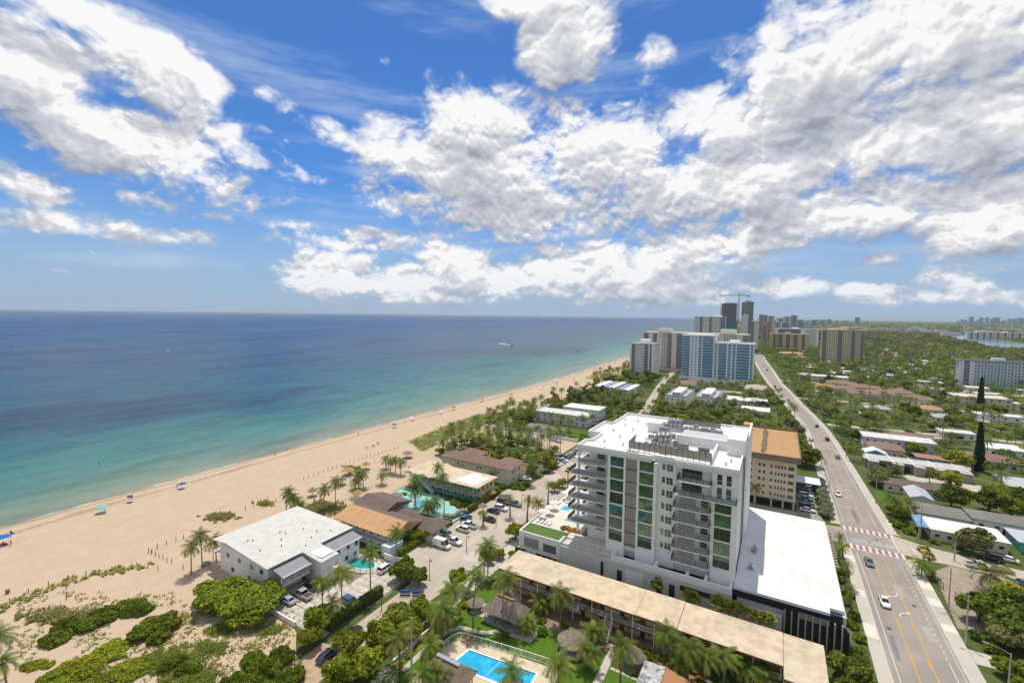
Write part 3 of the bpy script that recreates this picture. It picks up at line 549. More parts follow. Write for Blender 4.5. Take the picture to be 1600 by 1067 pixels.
for k in (5,6):
    for x0 in (-10.2,-8.4): bigwin(x0,x0+1.05,FL[k]+.2,FL[k]+2.75,105.47,1)
# slatted panel
sp = part('slat_panel', MB().box(-30.1,-27.4,105.75,107.0,8.0,31.6), M('slat_backing', (.62,.60,.57), .8), co)
sm_ = MB().box(-.09,.09,-.22,0,0,23.3).mesh('slat',[SLAT])
for i in range(7): link('slat', sm_, sp, (-30.0+24+i*.418+.05, 105.74-125, 9.2))
hb = MB().box(-1.42,1.42,-.3,-.22,-.07,.07).mesh('cross_bar',[DARKMET])
for z in FL: link('cross_bar', hb, sp, (-28.75+24, 105.74-125, z))
# balconies
def balcony(x0,x1,y0,y1,z,sides,style=RAILGREY):
    s_ = part('balcony', MB().box(x0,x1,y0,y1,z-.22,z), CWHT, co); r_ = MB()
    def pan(a,b_):
        railing(r_, (*a,z), (*b_,z), 1.05, 1.3, .06, .17, 0, .075)
    if 'f' in sides: pan((x0+.06,y0+.06),(x1-.06,y0+.06))
    if 'l' in sides: pan((x0+.06,y0+.06),(x0+.06,y1-.06))
    if 'r' in sides: pan((x1-.06,y0+.06),(x1-.06,y1-.06))
    part('railing', r_, style, s_)
for k in range(7):
    z = FL[k]
    if k > 0: balcony(-44.2,-34.7,104.2,109,z,'fl')
    balcony(-44.2,-40.7,112,119.5,z+.003,'fl')
    bigwin(-38.4,-36.4,z+.05,z+2.6,108.9,1)
    part('pillar', MB().box(-42.3,-41.8,105.6,106.1,z+.002,min(z+2.82,ZR-.95)), CWHT, co)
    if k < 5: balcony(-18.9,-11.2,103.8,107,z,'flr'); part('recess', MB().box(-18.0,-14.6,106.72,106.98,z+.02,z+2.7), M('recess_grey', (.42,.42,.42), .8), co); part('shutter', MB().box(-17.6,-14.9,106.55,106.70,z+1.9,z+2.65), GLASS, co); bigwin(-13.4,-11.9,z+.05,z+2.4,106.9,1)
    elif k == 5: balcony(-18.9,-6.2,103.6,107,z,'flr',DARKMET); bigwin(-17.6,-13.4,z+.1,z+2.6,106.9,3)
    else: balcony(-18.2,-11.2,103.9,107,z,'flr',DARKMET); bigwin(-17.6,-13.4,z+.1,z+2.6,106.9,3)
mb = MB()
for k in range(7): mb.box(-11.2,-11.0,105.5,107,FL[k]+.1,FL[k+1]-.16)
part('balcony_wall', mb, CWHT, co)
part('dark_reveal', MB().box(-5.99,-5.8,118,118.6,8.5,31.2), M('bronze_reveal', (.20,.15,.12), .7), co)
mb = MB().box(-6.0,-5.5,128,149,8.0,33.4).box(-9.6,-5.7,118.5,132,ZR+.01,35.2); part('stair_core', mb, CWHT, co)
# podium
zP = 7.0
mb = MB().box(-45.2,-6.3,102.3,105.39,0,zP-.6); mb.box(-57,-42.6,108.6,138,0,zP-.02); mb.box(-45.1,-41,106,108.5,0,zP-.03)
pw = part('podium_wall', mb, CREY, co)
part('terrace', MB().box(-45.1,-32.2,102.7,105.38,zP-.58,zP-.02).box(-44.9,-34.5,105.42,108.4,6.3,zP+.4), DECK, co)
mb = MB().box(-32.2,-6.3,102.25,102.75,zP-.6,zP+.75)
for x in (-32.2,-22.4,-15.6,-11.8,-6.9): mb.box(x,x+.6,102.76,105.36,zP-.59,zP+.74)
part('podium_parapet', mb, CWHT, co)
part('terrace_railing', railing(railing(MB(), (-44.9,102.45,zP-.02),(-32.4,102.45,zP-.02),1.1,1.3,.05), (-44.9,102.5,zP-.02),(-44.9,105.3,zP-.02),1.1,1.3,.05), RAILGREY, co)
for x0,x1,z0,z1,mt in ((-34.6,-33.9,0,5.4,DARKMET),(-30.6,-29.4,0,4.6,NAVY),(-28.6,-24.5,3.4,5.2,CWHT),(-21.4,-20.3,0,4.9,NAVY),(-18.8,-17.6,0,4.9,NAVY),(-16.5,-8,4.3,5.4,DARKMET),(-28.4,-24.7,.2,3.2,CWHT)):
    part('wall_panel', MB().box(x0,x1,102.2,102.34,z0,z1), mt, co)
# wing with the grass roof and the pool deck
mb = MB().box(-57.2,-45.3,102.4,102.7,2.2,7.3).box(-57.2,-56.8,102.7,108.4,2.2,7.3).box(-45.8,-45.3,102.7,105.9,2.2,7.3).box(-57.2,-45.3,108.4,108.58,2.2,7.0).box(-56.8,-45.8,102.7,108.4,6.2,6.6); gw = part('green_roof_wing', mb, CWHT, co)
part('grass_roof', MB().box(-56.7,-45.9,102.8,108.3,6.62,7.0), M('artificial_turf', (.09,.165,.03), .9, var=.5, scale=3), gw)
part('screen_wall', MB().box(-57.0,-45.5,102.9,108.3,0,2.15), CREY, gw); part('shutter', MB().box(-55.6,-51.4,102.30,102.5,3.6,6.0), M('grey_shutter', (.30,.28,.26), .6), gw); part('opening', MB().box(-50,-46.4,102.33,102.5,3.7,5.6), M('deep_recess', (.12,.12,.13), .8), gw)
fence = MB().box(-57.4,-45.4,101.2,101.4,0,3.4)
sw = part('panel_fence', fence, CREY, co)
pm = MB().box(-.62,.62,-.06,0,0,3.3).mesh('navy_panel',[NAVY]); fm = MB().box(-.14,.14,-.3,0,0,3.9).mesh('fin',[TAN])
for k in range(8):
    if k not in (2,3): link('navy_panel', pm, sw, (-56.7+k*1.5+24, 101.19-125, .05))
    link('fin', fm, sw, (-57.4+k*1.52+24, 101.19-125, .0))
dk = part('pool_deck', MB().box(-56.9,-43,108.7,137.8,zP-.01,zP+.02), DECK, co)
part('swimming_pool', MB().prism([(-49.6,114.6),(-45,114.6),(-45,127),(-47.4,127),(-47.4,119),(-49.6,118)], zP+.022, zP+.05), POOLA, dk)
part('jacuzzi', MB().box(-53.6,-51.0,120.6,123.8,zP+.022,zP+.05), POOLA, dk); part('jacuzzi_step', MB().box(-53.0,-51.6,121.3,123.1,zP+.052,zP+.08), POOLB, dk)
part('deck_railing', railing(railing(MB(), (-56.8,108.8,zP),(-56.8,137.6,zP),1.2,1.5,.05), (-45.2,104.6,zP),(-43.3,109,zP),1.2,1.2,.05), RAILGREY, co)
part('deck_kerb', MB().box(-57.25,-56.95,108.7,138,zP-.5,zP+.35), CWHT, co)
# west wing: wide white roof over dark panels
part('wing_wall', MB().box(-5.4,12.6,104.2,149,0,6.8), CREY, co)
part('wing_roof', MB().prism([(-6.1,103.2),(10.6,103.2),(10.6,105.2),(13.0,105.2),(13.0,150),(-5.45,150),(-5.45,127.9),(-5.95,127.9),(-5.95,105.35),(-6.1,105.35)], 7.45, 8.0), ROOFW, co)
part('dark_band', MB().box(-6.0,12.7,103.9,104.19,5.6,7.44), NAVY, co); part('low_wall', MB().box(-6.3,2.8,102.9,103.3,0,4.8), CREY, co)
ww = part('fin_wall', MB().box(3.2,13.4,103.5,103.89,0,5.5), NAVY, co)
for k in range(9): link('navy_panel', MB().box(-.5,.5,-.08,0,0,5.0).mesh('navy_panel',[NAVY]) if k == 0 else bpy.data.meshes['navy_panel.001'], ww, (3.9+k*1.17+24, 103.49-125, .1)); link('fin', MB().box(-.13,.13,-.45,0,0,6.2).mesh('fin',[TAN]) if k == 0 else bpy.data.meshes['fin.001'], ww, (3.25+k*1.17+24, 103.48-125, 0))
part('louvre_box', MB().box(5.6,10.6,103.3,103.6,5.2,6.4), GREYMET, co)
sw2 = part('side_wall', MB().box(12.62,13.3,104.5,149,0,7.2), CREY, co); mb = MB()
mlr = MB().box(0,1.0,-.25,.25,5.9,6.3).mesh('louvre_fin',[TAN])
for k in range(14): link('louvre_fin', mlr, sw2, (13.31+24, 128+k*1.5-125, 0))
# rooftop plant: things standing on the roof
def solo_at(name, fn, mats, label, cat, loc, group=None, smooth=False):
    mb = MB(); fn(mb); o = link(name, mb.mesh(name, L(mats), (0,0,0), smooth), None, loc); return tag(o, label, cat, group)
pb = thing('rooftop_shed', 'white stair shed standing on the condominium roof', 'shed', (-29.4,132.5,ZR)); part('wall', MB().box(-31.2,-27.6,130.2,135,ZR,ZR+2.5), CWHT, pb); part('cap', MB().box(-31.3,-27.5,130.1,135.1,ZR+2.502,ZR+2.65), ROOFW, pb)
def screen(label, a, b_, h):
    o = thing('plant_screen', label, 'screen', (a[0],a[1],ZR)); n = max(2, round((Vector(b_)-Vector(a)).length/1.25)); pts = [Vector((*a,ZR)).lerp(Vector((*b_,ZR)),k/n) for k in range(n+1)]
    mb = MB()
    for p in pts: mb.bar(p, p+Vector((0,0,h)), .1)
    mb.bar(pts[0]+Vector((0,0,h)), pts[-1]+Vector((0,0,h)), .1); part('frame', mb, DARKMET, o)
    for p, q in zip(pts, pts[1:]):
        d_ = (q-p)*.06; mm = MB(); up = Vector((0,0,1)); a_, c_ = p+d_, q-d_; nn = Vector((-(q-p).y,(q-p).x,0)).normalized()*.02
        mm.add([a_-nn+up*.5,c_-nn+up*.5,c_-nn+up*(h-.1),a_-nn+up*(h-.1),a_+nn+up*.5,c_+nn+up*.5,c_+nn+up*(h-.1),a_+nn+up*(h-.1)], [(0,1,2,3),(7,6,5,4),(0,4,5,1),(1,5,6,2),(2,6,7,3),(3,7,4,0)]); part('panel', mm, M('screen_mesh', (.30,.27,.23), .6, metal=.3), o)
screen('brown mesh plant screen along the front of the condominium roof', (-30.6,109.6), (-11.8,108.6), 2.3)
screen('short mesh plant screen at the side of the rooftop equipment', (-30.7,109.9), (-31.0,116.5), 2.0)
screen('dark mesh plant screen along the back of the condominium roof', (-27.5,142.5), (-13.5,143), 2.2)
part('plant_recess', MB().box(-21.5,-9.7,122.5,132.4,ZR+.005,ZR+1.5), M('recess_roof_grey', (.47,.48,.50), .8), co)
part('plant_recess_rim', MB().box(-21.8,-9.7,121.9,122.45,ZR+.004,ZR+2.4).box(-12.2,-11.8,109,121.8,ZR+.004,ZR+1.5), CWHT, co)
def coil(mb):
    for s_ in (-1.1,0,1.1):
        pts = [(s_+.2*math.sin(a), -2.0*math.cos(a), 1.0+1.9*math.sin(a)) for a in [math.pi*k/10 for k in range(11)]]; mb.tube(pts, .62, 8)
    mb.box(-2.1,2.1,-2.6,-1.4,0,1.1); mb.box(-2.1,2.1,1.4,2.6,0,1.1)
for x,y,rz,lb in ((-24.6,118.5,.5,'arched galvanised duct bundle behind the front roof screen'),(-25.3,136.5,.3,'arched galvanised duct bundle beside the roof stair shed')):
    o = solo_at('duct_bundle', coil, GREYMET, lb, 'duct', (x,y,ZR), smooth=False); o.rotation_euler.z = rz
def acu(parent=None):
    o = thing('air_conditioner', 'small pale air conditioning unit on the condominium roof', 'air conditioner', (0,0,0), 0, 'air conditioners on the condominium roof')
    part('case', MB().box(-.55,.55,-.45,.45,.12,1.15), M('ac_case', (.42,.42,.40), .6), o, local=True); part('fan_grille', MB().lathe([(0.38,1.152),(0.38,1.2),(.1,1.22),(0,1.22)],10), DARKMET, o, local=True); part('stand', MB().box(-.5,-.4,-.4,.4,0,.12).box(.4,.5,-.4,.4,0,.12), GREYMET, o, local=True); return o
ac0 = acu(); spots = []
for i in range(9): spots.append((-20.6+i*1.0, 112.6+.06*i+(i%2)*.15)); 
for i in range(8): spots.append((-22+i*1.15, 137.6+.2*(i%3)))
for i in range(6): spots.append((-28.5+i*.9, 122.6+.7*(i%2)+i*.3))
for i in range(6): spots.append((-29.0+i*1.3, 113.5+1.5*(i%3)))
for i,(x,y) in enumerate(spots):
    if i == 0: ac0.location = (x,y,ZR)
    else: dup(ac0, (x,y,ZR), random.choice((0,1.57,.1)))
def vent(mb): mb.lathe([(.16,0),(.16,.45),(.3,.45),(.3,.6),(0,.7)],8)
v0 = solo_at('roof_vent', vent, GREYMET, 'small round vent on the bare white part of the condominium roof', 'vent', (-36,120,ZR), 'vents on the condominium roof')
for x,y in ((-38,113),(-33,112.5),(-35,129),(-39.5,125),(-36.5,140),(-32.6,123),(-38.6,133.5),(-33.5,138),(-40.5,140),(-36,107.5),(-9,110),(-8.2,113)): dup(v0, (x,y,ZR))
def pumps(mb):
    mb.box(-.6,.6,-.4,.4,0,.3); mb.tube([(-.3,0,.3),(-.3,0,1.3),(.3,0,1.3),(.3,0,.3)], .12, 6); mb.lathe([(.3,.3),(.3,.9),(0,1.0)],8,(0,.2,0))
p0 = solo_at('pipe_stack', pumps, GREYMET, 'metal pipe stack standing on the lower white roof beside the tower', 'pipes', (-3.2,121,8.0), 'pipe stacks on the lower roof')
dup(p0, (-3.4,112.4,8.0), .6); dup(p0, (-2.9,122.6,8.0), 1.1)
# furniture of the pool deck
def parasol_white(mb): mb.lathe([(1.45,2.1),(1.2,2.35),(.5,2.65),(.05,2.8)],8); mb.tube([(0,0,0),(0,0,2.7)],.04,5)
u0 = solo_at('parasol', parasol_white, M('white_canvas',(.74,.72,.68),.9), 'white canvas parasol on the condominium pool deck', 'parasol', (-54.7,130.7,zP+.02), 'white parasols on the condominium pool deck')
for x,y in ((-54.9,128.2),(-54.9,119.3),(-54.6,115.6),(-55.2,112.4),(-55.0,133.6)): dup(u0, (x,y,zP+.02), random.random())
def lounger(mb): mb.box(-.33,.33,-.9,.4,.28,.36); mb.add([(-.33,.4,.3),(.33,.4,.3),(.33,1.0,.75),(-.33,1.0,.75),(-.33,.4,.38),(.33,.4,.38),(.33,1.0,.83),(-.33,1.0,.83)],[(0,1,2,3),(7,6,5,4),(0,4,5,1),(2,6,7,3),(1,5,6,2),(3,7,4,0)]); [mb.box(x-.03,x+.03,y-.03,y+.03,0,.28) for x in (-.28,.28) for y in (-.8,.35)]
lo0 = solo_at('sun_lounger', lounger, M('lounger_white',(.70,.69,.66),.7), 'white sun lounger on the condominium pool deck', 'lounger', (-55.4,124,zP+.02), 'sun loungers on the condominium pool deck')
for i in range(9): dup(lo0, (-53.2+.1*(i%2), 125.8+i*1.1, zP+.02), 1.57)
for i in range(4): dup(lo0, (-55.5+i*1.2, 110.2, zP+.02), 0)
def skid(mb, w=1.6, d=1.1, h=1.3): mb.box(-w/2,w/2,-d/2,d/2,.15,h); mb.box(-w/2+.1,w/2-.1,-d/2+.1,d/2-.1,h,h+.25); mb.box(-w/2,-w/2+.15,-d/2,d/2,0,.15); mb.box(w/2-.15,w/2,-d/2,d/2,0,.15); mb.tube([(w/2,0,.6),(w/2+.7,0,.6),(w/2+.7,0,.05)],.12,6)
sk_ = [solo_at('plant_unit', lambda m_, a=a_: skid(m_, *a), M('plant_grey',(.30,.30,.30),.6,var=.3,scale=2), 'grey ventilation unit among the rooftop equipment', 'air handler', (-20,115,ZR), 'ventilation units on the condominium roof') for a_ in ((1.6,1.1,1.3),(2.4,1.5,1.8),(1.2,1.2,1.0))]
for i_,(x_,y_) in enumerate(((-22.5,111.2),(-19,115.4),(-16.5,111.4),(-26.6,112),(-14.2,114.6),(-23.5,126.6),(-27.8,126.2),(-26.4,129.6),(-22.6,135.2),(-19.6,139.6),(-16.8,135.4),(-15.2,139.8),(-12.8,136),(-24.4,141),(-28.4,138.8),(-21.2,118.8))):
    if i_ < 3: sk_[i_].location = (x_,y_,ZR)
    else: dup(sk_[i_%3], (x_,y_,ZR), random.choice((0,1.57,3.14)))
pr_ = solo('roof_pipes', MB().tube([(-29.5,121,ZR+.35),(-12.6,120.4,ZR+.35)],.14,6).tube([(-29.5,121.6,ZR+.35),(-22.4,121.4,ZR+.35),(-22.2,141,ZR+.35)],.12,6).tube([(-27,111,ZR+.3),(-27,141,ZR+.3)],.1,6), GREYMET, 'long galvanised pipes crossing the rooftop plant area', 'pipes', loc=(-21,122,ZR))

# ------------------------------------------------------------------ plants
def leafmat(name, c, c2, tr=.34, ov=.22):
    m = M(name, c, .6, objvar=ov, var=.55, scale=.55, col2=c2, spec=.3, trans=tr); return m
LEAF = {k: leafmat('leaf_'+k, *v) for k, v in {
    'green': ((0.177,0.236,0.014),(0.266,0.310,0.022)), 'dark': ((0.092,0.146,0.014),(0.142,0.196,0.019)), 'lime': ((0.313,0.347,0.019),(0.401,0.409,0.026)), 'olive': ((0.212,0.223,0.060),(0.283,0.279,0.084)), 'silver': ((0.307,0.347,0.240),(0.425,0.459,0.324)), 'grey': ((0.195,0.229,0.102),(0.260,0.285,0.126)),
    'palm': ((0.127,0.186,0.024),(0.218,0.267,0.036)), 'palmy': ((0.354,0.353,0.054),(0.448,0.397,0.072)), 'dry': ((0.425,0.310,0.120),(0.307,0.236,0.084)), 'yellow': ((0.496,0.409,0.024),(0.319,0.310,0.024)), 'orange': ((0.550,0.298,0.036),(0.425,0.248,0.036)), 'conifer': ((0.028,0.055,0.014),(0.047,0.082,0.019)),
    'dune': ((0.496,0.471,0.168),(0.550,0.533,0.240)), 'dune2': ((0.271,0.335,0.072),(0.378,0.397,0.108))}.items()}
BARK = M('palm_trunk', (.25,.21,.165), .95, var=.6, scale=2.5, col2=(.15,.12,.09), stretch=(.3,.3,3)); BARK2 = M('tree_bark', (.15,.12,.09), .95, var=.5, scale=4)
def np_mesh(name, V, Fc, mats, mi=None):
    me = bpy.data.meshes.new(name); V = np.asarray(V, dtype=np.float32); k = Fc.shape[1]; n = len(Fc)
    me.vertices.add(len(V)); me.vertices.foreach_set('co', V.ravel()); me.loops.add(n*k); me.loops.foreach_set('vertex_index', Fc.astype(np.int32).ravel())
    me.polygons.add(n); me.polygons.foreach_set('loop_start', np.arange(0,n*k,k,dtype=np.int32))
    for m in mats: me.materials.append(m)
    if mi is not None: me.polygons.foreach_set('material_index', mi.astype(np.int32))
    me.update(); me.validate(); return me
def leaf_quads(P, N, size, rng, asp=1.5):
    """one rhombic leaf clump per point, facing roughly along N"""
    n = len(P); a = np.cross(N, rng.normal(size=(n,3))); a /= np.linalg.norm(a,axis=1,keepdims=True)+1e-9; b = np.cross(N, a); b /= np.linalg.norm(b,axis=1,keepdims=True)+1e-9
    s = (size*rng.uniform(.6,1.35,n))[:,None]; up = N*s*.22
    V = np.stack([P-a*s*.5*asp, P-b*s*.5+up, P+a*s*.5*asp, P+b*s*.5+up],1).reshape(-1,3); return V, np.arange(4*n).reshape(n,4)
def lobes_points(lobes, n, rng, up=.25, thick=.16):
    w = np.array([l[3]*l[4]*l[5] for l in lobes])**(2/3.); k = rng.choice(len(lobes), n, p=w/w.sum()); Lb = np.array(lobes)[k]
    d = rng.normal(size=(n,3)); d[:,2] += up; d /= np.linalg.norm(d,axis=1,keepdims=True); r = 1-np.abs(rng.normal(0,thick,n)); 
    P = Lb[:,:3]+d*Lb[:,3:6]*r[:,None]; N = d/Lb[:,3:6]; N /= np.linalg.norm(N,axis=1,keepdims=True); N += rng.normal(0,.55,(n,3)); N /= np.linalg.norm(N,axis=1,keepdims=True); return P, N
def crown_mesh(name, lobes, n, size, mats, seed, core=True, split=(.62,.3)):
    rng = np.random.default_rng(seed); P, N = lobes_points(lobes, n, rng); V, Fq = leaf_quads(P, N, size, rng); mi = (rng.random(n) > split[0]).astype(int) if len(mats) > 1 else np.zeros(n,int)
    if core:                                            # inner leaves so that one cannot see straight through
        P2, N2 = lobes_points([(l[0],l[1],l[2],l[3]*.72,l[4]*.72,l[5]*.72) for l in lobes], max(20,n//7), rng, .1, .25); V2, F2 = leaf_quads(P2, N2, size*2.6, rng, 1.1)
        Fq = np.vstack([Fq, F2+len(V)]); V = np.vstack([V,V2]); mi = np.concatenate([mi, np.zeros(len(F2),int)])
    return np_mesh(name, V, Fq, [LEAF[m] for m in mats], mi)
def round_lobes(rng, rx, ry, rz, z0, n, spread=.62):
    out = [(0,0,z0+rz*.9,rx*.62,ry*.62,rz*.75)]
    for i in range(n):
        a = 2*math.pi*(i+rng.uniform(-.3,.3))/n; q = rng.uniform(.75,1.05)*spread; k = rng.uniform(.34,.5); out.append((math.cos(a)*rx*q, math.sin(a)*ry*q, z0+rz*rng.uniform(.45,1.15), rx*k, ry*k, rz*k*1.15))
    for i in range(max(2,n//2)): out.append((rng.uniform(-.35,.35)*rx, rng.uniform(-.35,.35)*ry, z0+rz*rng.uniform(1.1,1.5), rx*.36, ry*.36, rz*.42))
    return out
CR = {}
def tree_protos(kind, nvar, fn): CR[kind] = [fn(i) for i in range(nvar)]
def mk_round(mats, rx, rz, z0, n, leaves, size, trunk_h, seed, spread=.62):
    def f_(i):
        rng = np.random.default_rng(seed+i*13); lob = round_lobes(rng, rx, rx*rng.uniform(.85,1.15), rz, z0, n, spread); cm = crown_mesh('crown', lob, leaves, size, mats, seed+i)
        t_ = MB(); t_.tube([(0,0,-.1),(.1,.05,z0*.6),(.05,.1,z0+rz*.5)], [.26*rx/3,.18*rx/3,.1*rx/3], 7)
        for k in range(4):
            l = lob[1+k]; t_.tube([(.05,.05,z0*.55),(l[0]*.5,l[1]*.5,(z0+l[2])/2),(l[0]*.9,l[1]*.9,l[2])], [.13*rx/3,.08*rx/3,.03], 5)
        return cm, t_.mesh('trunk',[BARK2]), 2*rx
    return f_
tree_protos('round', 4, mk_round(('green','lime'), 3.0, 1.9, 1.5, 7, 1500, .42, 2, 100)); tree_protos('dark', 3, mk_round(('dark','green'), 3.0, 2.1, 1.6, 7, 1500, .42, 2, 200)); tree_protos('lime', 2, mk_round(('lime','green'), 3.0, 1.7, 1.4, 6, 1300, .42, 2, 300))
tree_protos('olive', 3, mk_round(('olive','grey'), 3.0, 2.3, 1.2, 8, 1300, .40, 2, 400, .7)); tree_protos('silver', 2, mk_round(('silver','grey'), 3.0, 2.0, .6, 7, 1300, .36, 1, 500)); tree_protos('grape', 3, mk_round(('green','lime'), 6.0, 2.3, .8, 11, 5200, .50, 1, 600, .74)); tree_protos('scrub', 4, mk_round(('green','dark'), 3.0, 1.5, -.3, 9, 1500, .42, .3, 650, .72)); tree_protos('scrub2', 3, mk_round(('lime','green'), 3.0, 1.2, -.3, 9, 1500, .40, .3, 680, .75)); tree_protos('bush', 3, mk_round(('green','dark'), 1.5, .7, -.05, 5, 420, .34, .3, 700)); tree_protos('big', 3, mk_round(('dark','green'), 5.0, 2.8, 1.8, 10, 3000, .5, 2, 800, .7)); tree_protos('ybush', 2, mk_round(('yellow','lime'), 1.2, .6, -.05, 5, 300, .3, .2, 900)); tree_protos('obush', 1, mk_round(('orange','yellow'), 1.0, .45, -.05, 5, 260, .34, .2, 950))
def mk_conifer(i):
    rng = np.random.default_rng(50+i); lob = [(rng.uniform(-.25,.25)*(1-k/14), rng.uniform(-.25,.25)*(1-k/14), .8+k*.95, 1.5*(1-k/15.5)**.7, 1.5*(1-k/15.5)**.7, .85) for k in range(14)]; t_ = MB().tube([(0,0,-.1),(0,0,8),(0,0,13.5)],[.25,.15,.03],6); return crown_mesh('crown', lob, 2600, .36, ('conifer','dark'), 60+i, split=(.9,.1)), t_.mesh('trunk',[BARK2]), 3.0
tree_protos('conifer', 2, mk_conifer)
def mk_casuarina(i):
    rng = np.random.default_rng(80+i); lob = [(rng.uniform(-1.3,1.3), rng.uniform(-1.3,1.3), 2.0+k*.75+rng.uniform(-.3,.3), rng.uniform(.7,1.3), rng.uniform(.7,1.3), rng.uniform(.6,1.0)) for k in range(9)]; t_ = MB().tube([(0,0,-.1),(.1,0,5),(0,.1,9)],[.2,.13,.03],6); return crown_mesh('crown', lob, 1100, .42, ('grey','olive'), 90+i, core=False), t_.mesh('trunk',[BARK2]), 4.0
tree_protos('casuarina', 2, mk_casuarina)
# palms
def palm_crown(kind, seed):
    rng = np.random.default_rng(seed); V = []; Fc = []; mi = []
    cfg = {'coco': (24,3.0,1.5,22,.80,.095), 'date': (40,2.3,1.0,14,.42,.09), 'fox': (17,2.5,1.35,18,.70,.10), 'small': (11,2.1,1.5,13,.75,.14)}[kind]
    nf, Ln, droop, K, ll, lw = cfg; wind = np.array([.35,-.15,0]) if kind == 'coco' else np.zeros(3)
    for i in range(nf):
        a = 2*math.pi*i*.381966*1.0+rng.uniform(-.2,.2); u = i/(nf-1); e = 1.25-1.75*u+rng.uniform(-.15,.15); old = u > .93
        p = np.array([0,0,0.]); pts = [p]; ns = 8; dirs = []
        for k in range(ns):
            ee = e-droop*(k/ns)**1.25*(1.0+.2*rng.random()); d = np.array([math.cos(a)*math.cos(ee), math.sin(a)*math.cos(ee), math.sin(ee)])+wind*(k/ns); d /= np.linalg.norm(d); p = p+d*Ln/ns; pts.append(p); dirs.append(d)
        pts = np.array(pts); m_ = 2 if (old and kind != 'date') else (1 if rng.random() < .10+.32*u else 0)
        for k in range(ns):                              # midrib
            s_ = np.cross(dirs[k],(0,0,1)); s_ = s_/(np.linalg.norm(s_)+1e-6)*.035; o = len(V); V += [pts[k]-s_,pts[k]+s_,pts[k+1]+s_*.7,pts[k+1]-s_*.7]; Fc.append((o,o+1,o+2,o+3)); mi.append(m_)
        for k in range(K):
            t_ = .12+.88*(k+.5)/K; q = t_*ns; j = min(int(q),ns-1); b = pts[j]+(pts[j+1]-pts[j])*(q-j); d = dirs[j]; s_ = np.cross(d,(0,0,1)); s_ /= np.linalg.norm(s_)+1e-6; n_ = np.cross(s_,d)
            l_ = ll*(math.sin(math.pi*(.14+.80*t_))**.7)*rng.uniform(.8,1.1)
            for sd in (-1,1):
                dr = s_*sd*.8+d*.55-np.array([0,0,1])*(.35+.35*rng.random() if kind != 'date' else -.05)+n_*.1; dr /= np.linalg.norm(dr); tip = b+dr*l_; wv = d*lw; o = len(V); V += [b-wv*.5,b+wv*.5,tip+wv*.25,tip-wv*.15]; Fc.append((o,o+1,o+2,o+3)); mi.append(m_)
    return np_mesh('crown', np.array(V), np.array(Fc), [LEAF['palm'],LEAF['palmy'],LEAF['dry']], np.array(mi))
def sabal_crown(seed):
    rng = np.random.default_rng(seed); V = []; Fc = []; mi = []
    for i in range(60):
        d = rng.normal(size=3); d[2] = abs(d[2])*.8-.35; d /= np.linalg.norm(d); c = d*rng.uniform(.55,.95); s_ = np.cross(d,(0,0,1)); s_ /= np.linalg.norm(s_)+1e-6; u_ = np.cross(s_,d); m_ = rng.integers(0,2) if d[2] > -.2 else 2
        for k in range(8):
            an = -1.25+2.5*k/7; dr = d*math.cos(an)+s_*math.sin(an)-np.array([0,0,.25]); dr /= np.linalg.norm(dr); wv = np.cross(dr,u_)*.07; tip = c+dr*.5; o = len(V); V += [c-wv,c+wv,tip+wv*.5,tip-wv*.5]; Fc.append((o,o+1,o+2,o+3)); mi.append(m_)
    return np_mesh('crown', np.array(V), np.array(Fc), [LEAF['palm'],LEAF['palmy'],LEAF['dry']], np.array(mi))
PC = {k: [palm_crown(k, 10*i+len(k)) for i in range(4)] for k in ('coco','date','fox','small')}; PC['sabal'] = [sabal_crown(i) for i in range(3)]
PT = {}
def palm_trunk(h, v, r):
    key = (h, v, r)
    if key not in PT:
        rng = np.random.default_rng(int(h*10)+v*7); lx, ly = rng.uniform(-.1,.1,2)*h*(.7 if h > 4 else .3); n = 8; pts = []; rr = []
        for k in range(n+1): t_ = k/n; pts.append((lx*t_*t_, ly*t_*t_, -.15+(h+.15)*t_)); rr.append(r*(1.5 if k == 0 else 1.0)*(1-.35*t_))
        mb = MB().tube(pts, rr, 7)
        for k in range(5): a = k*1.26; mb.lathe([(.01,-.12),(.11,0),(.01,.12)],5,(lx+math.cos(a)*.25,ly+math.sin(a)*.25,h-.25))
        PT[key] = (mb.mesh('trunk',[BARK]), (lx,ly,h))
    return PT[key]
NP = {'palm': 0, 'tree': 0}
def put_palm(p, h, kind='coco', label='', group=None, name=None, scale=None):
    rnd = random.random(); v = random.randrange(3); hh = max(1.5, round(h/1.5)*1.5); me, top = palm_trunk(hh, v, {'coco':.17,'date':.26,'fox':.14,'small':.09,'sabal':.22}[kind]); s = h/hh; s = max(.8, min(1.25, s))
    o = thing({'coco':'coconut_palm','date':'date_palm','fox':'foxtail_palm','small':'young_palm','sabal':'cabbage_palm'}[kind], label, 'palm', p, rnd*6.28, group); o.scale = (s,s,s)
    link('trunk', me, o); c = link('crown', PC[kind][random.randrange(len(PC[kind]))], o, top); k = (scale or 1)*random.uniform(.92,1.12)/s; c.scale = (k,k,k*random.uniform(.9,1.05)); c.rotation_euler = (random.uniform(-.12,.12),random.uniform(-.12,.12),-rnd*6.28+random.uniform(-1,1)); NP['palm'] += 1; return o
def palm_px(bx, by, cy, kind='coco', label='', group=None, scale=None):
    p = G(bx, by); h = max(1.8, (by-cy)*depth_of(p)/F); return put_palm(p, h, kind, label, group, scale=scale)
TN = {'scrub':'dune_shrub','scrub2':'dune_shrub','round':'broadleaf_tree','dark':'broadleaf_tree','lime':'broadleaf_tree','olive':'olive_tree','silver':'silver_buttonwood','grape':'sea_grape_tree','bush':'shrub','big':'broadleaf_tree','ybush':'croton_shrub','obush':'bromeliad','conifer':'column_conifer','casuarina':'casuarina_tree'}
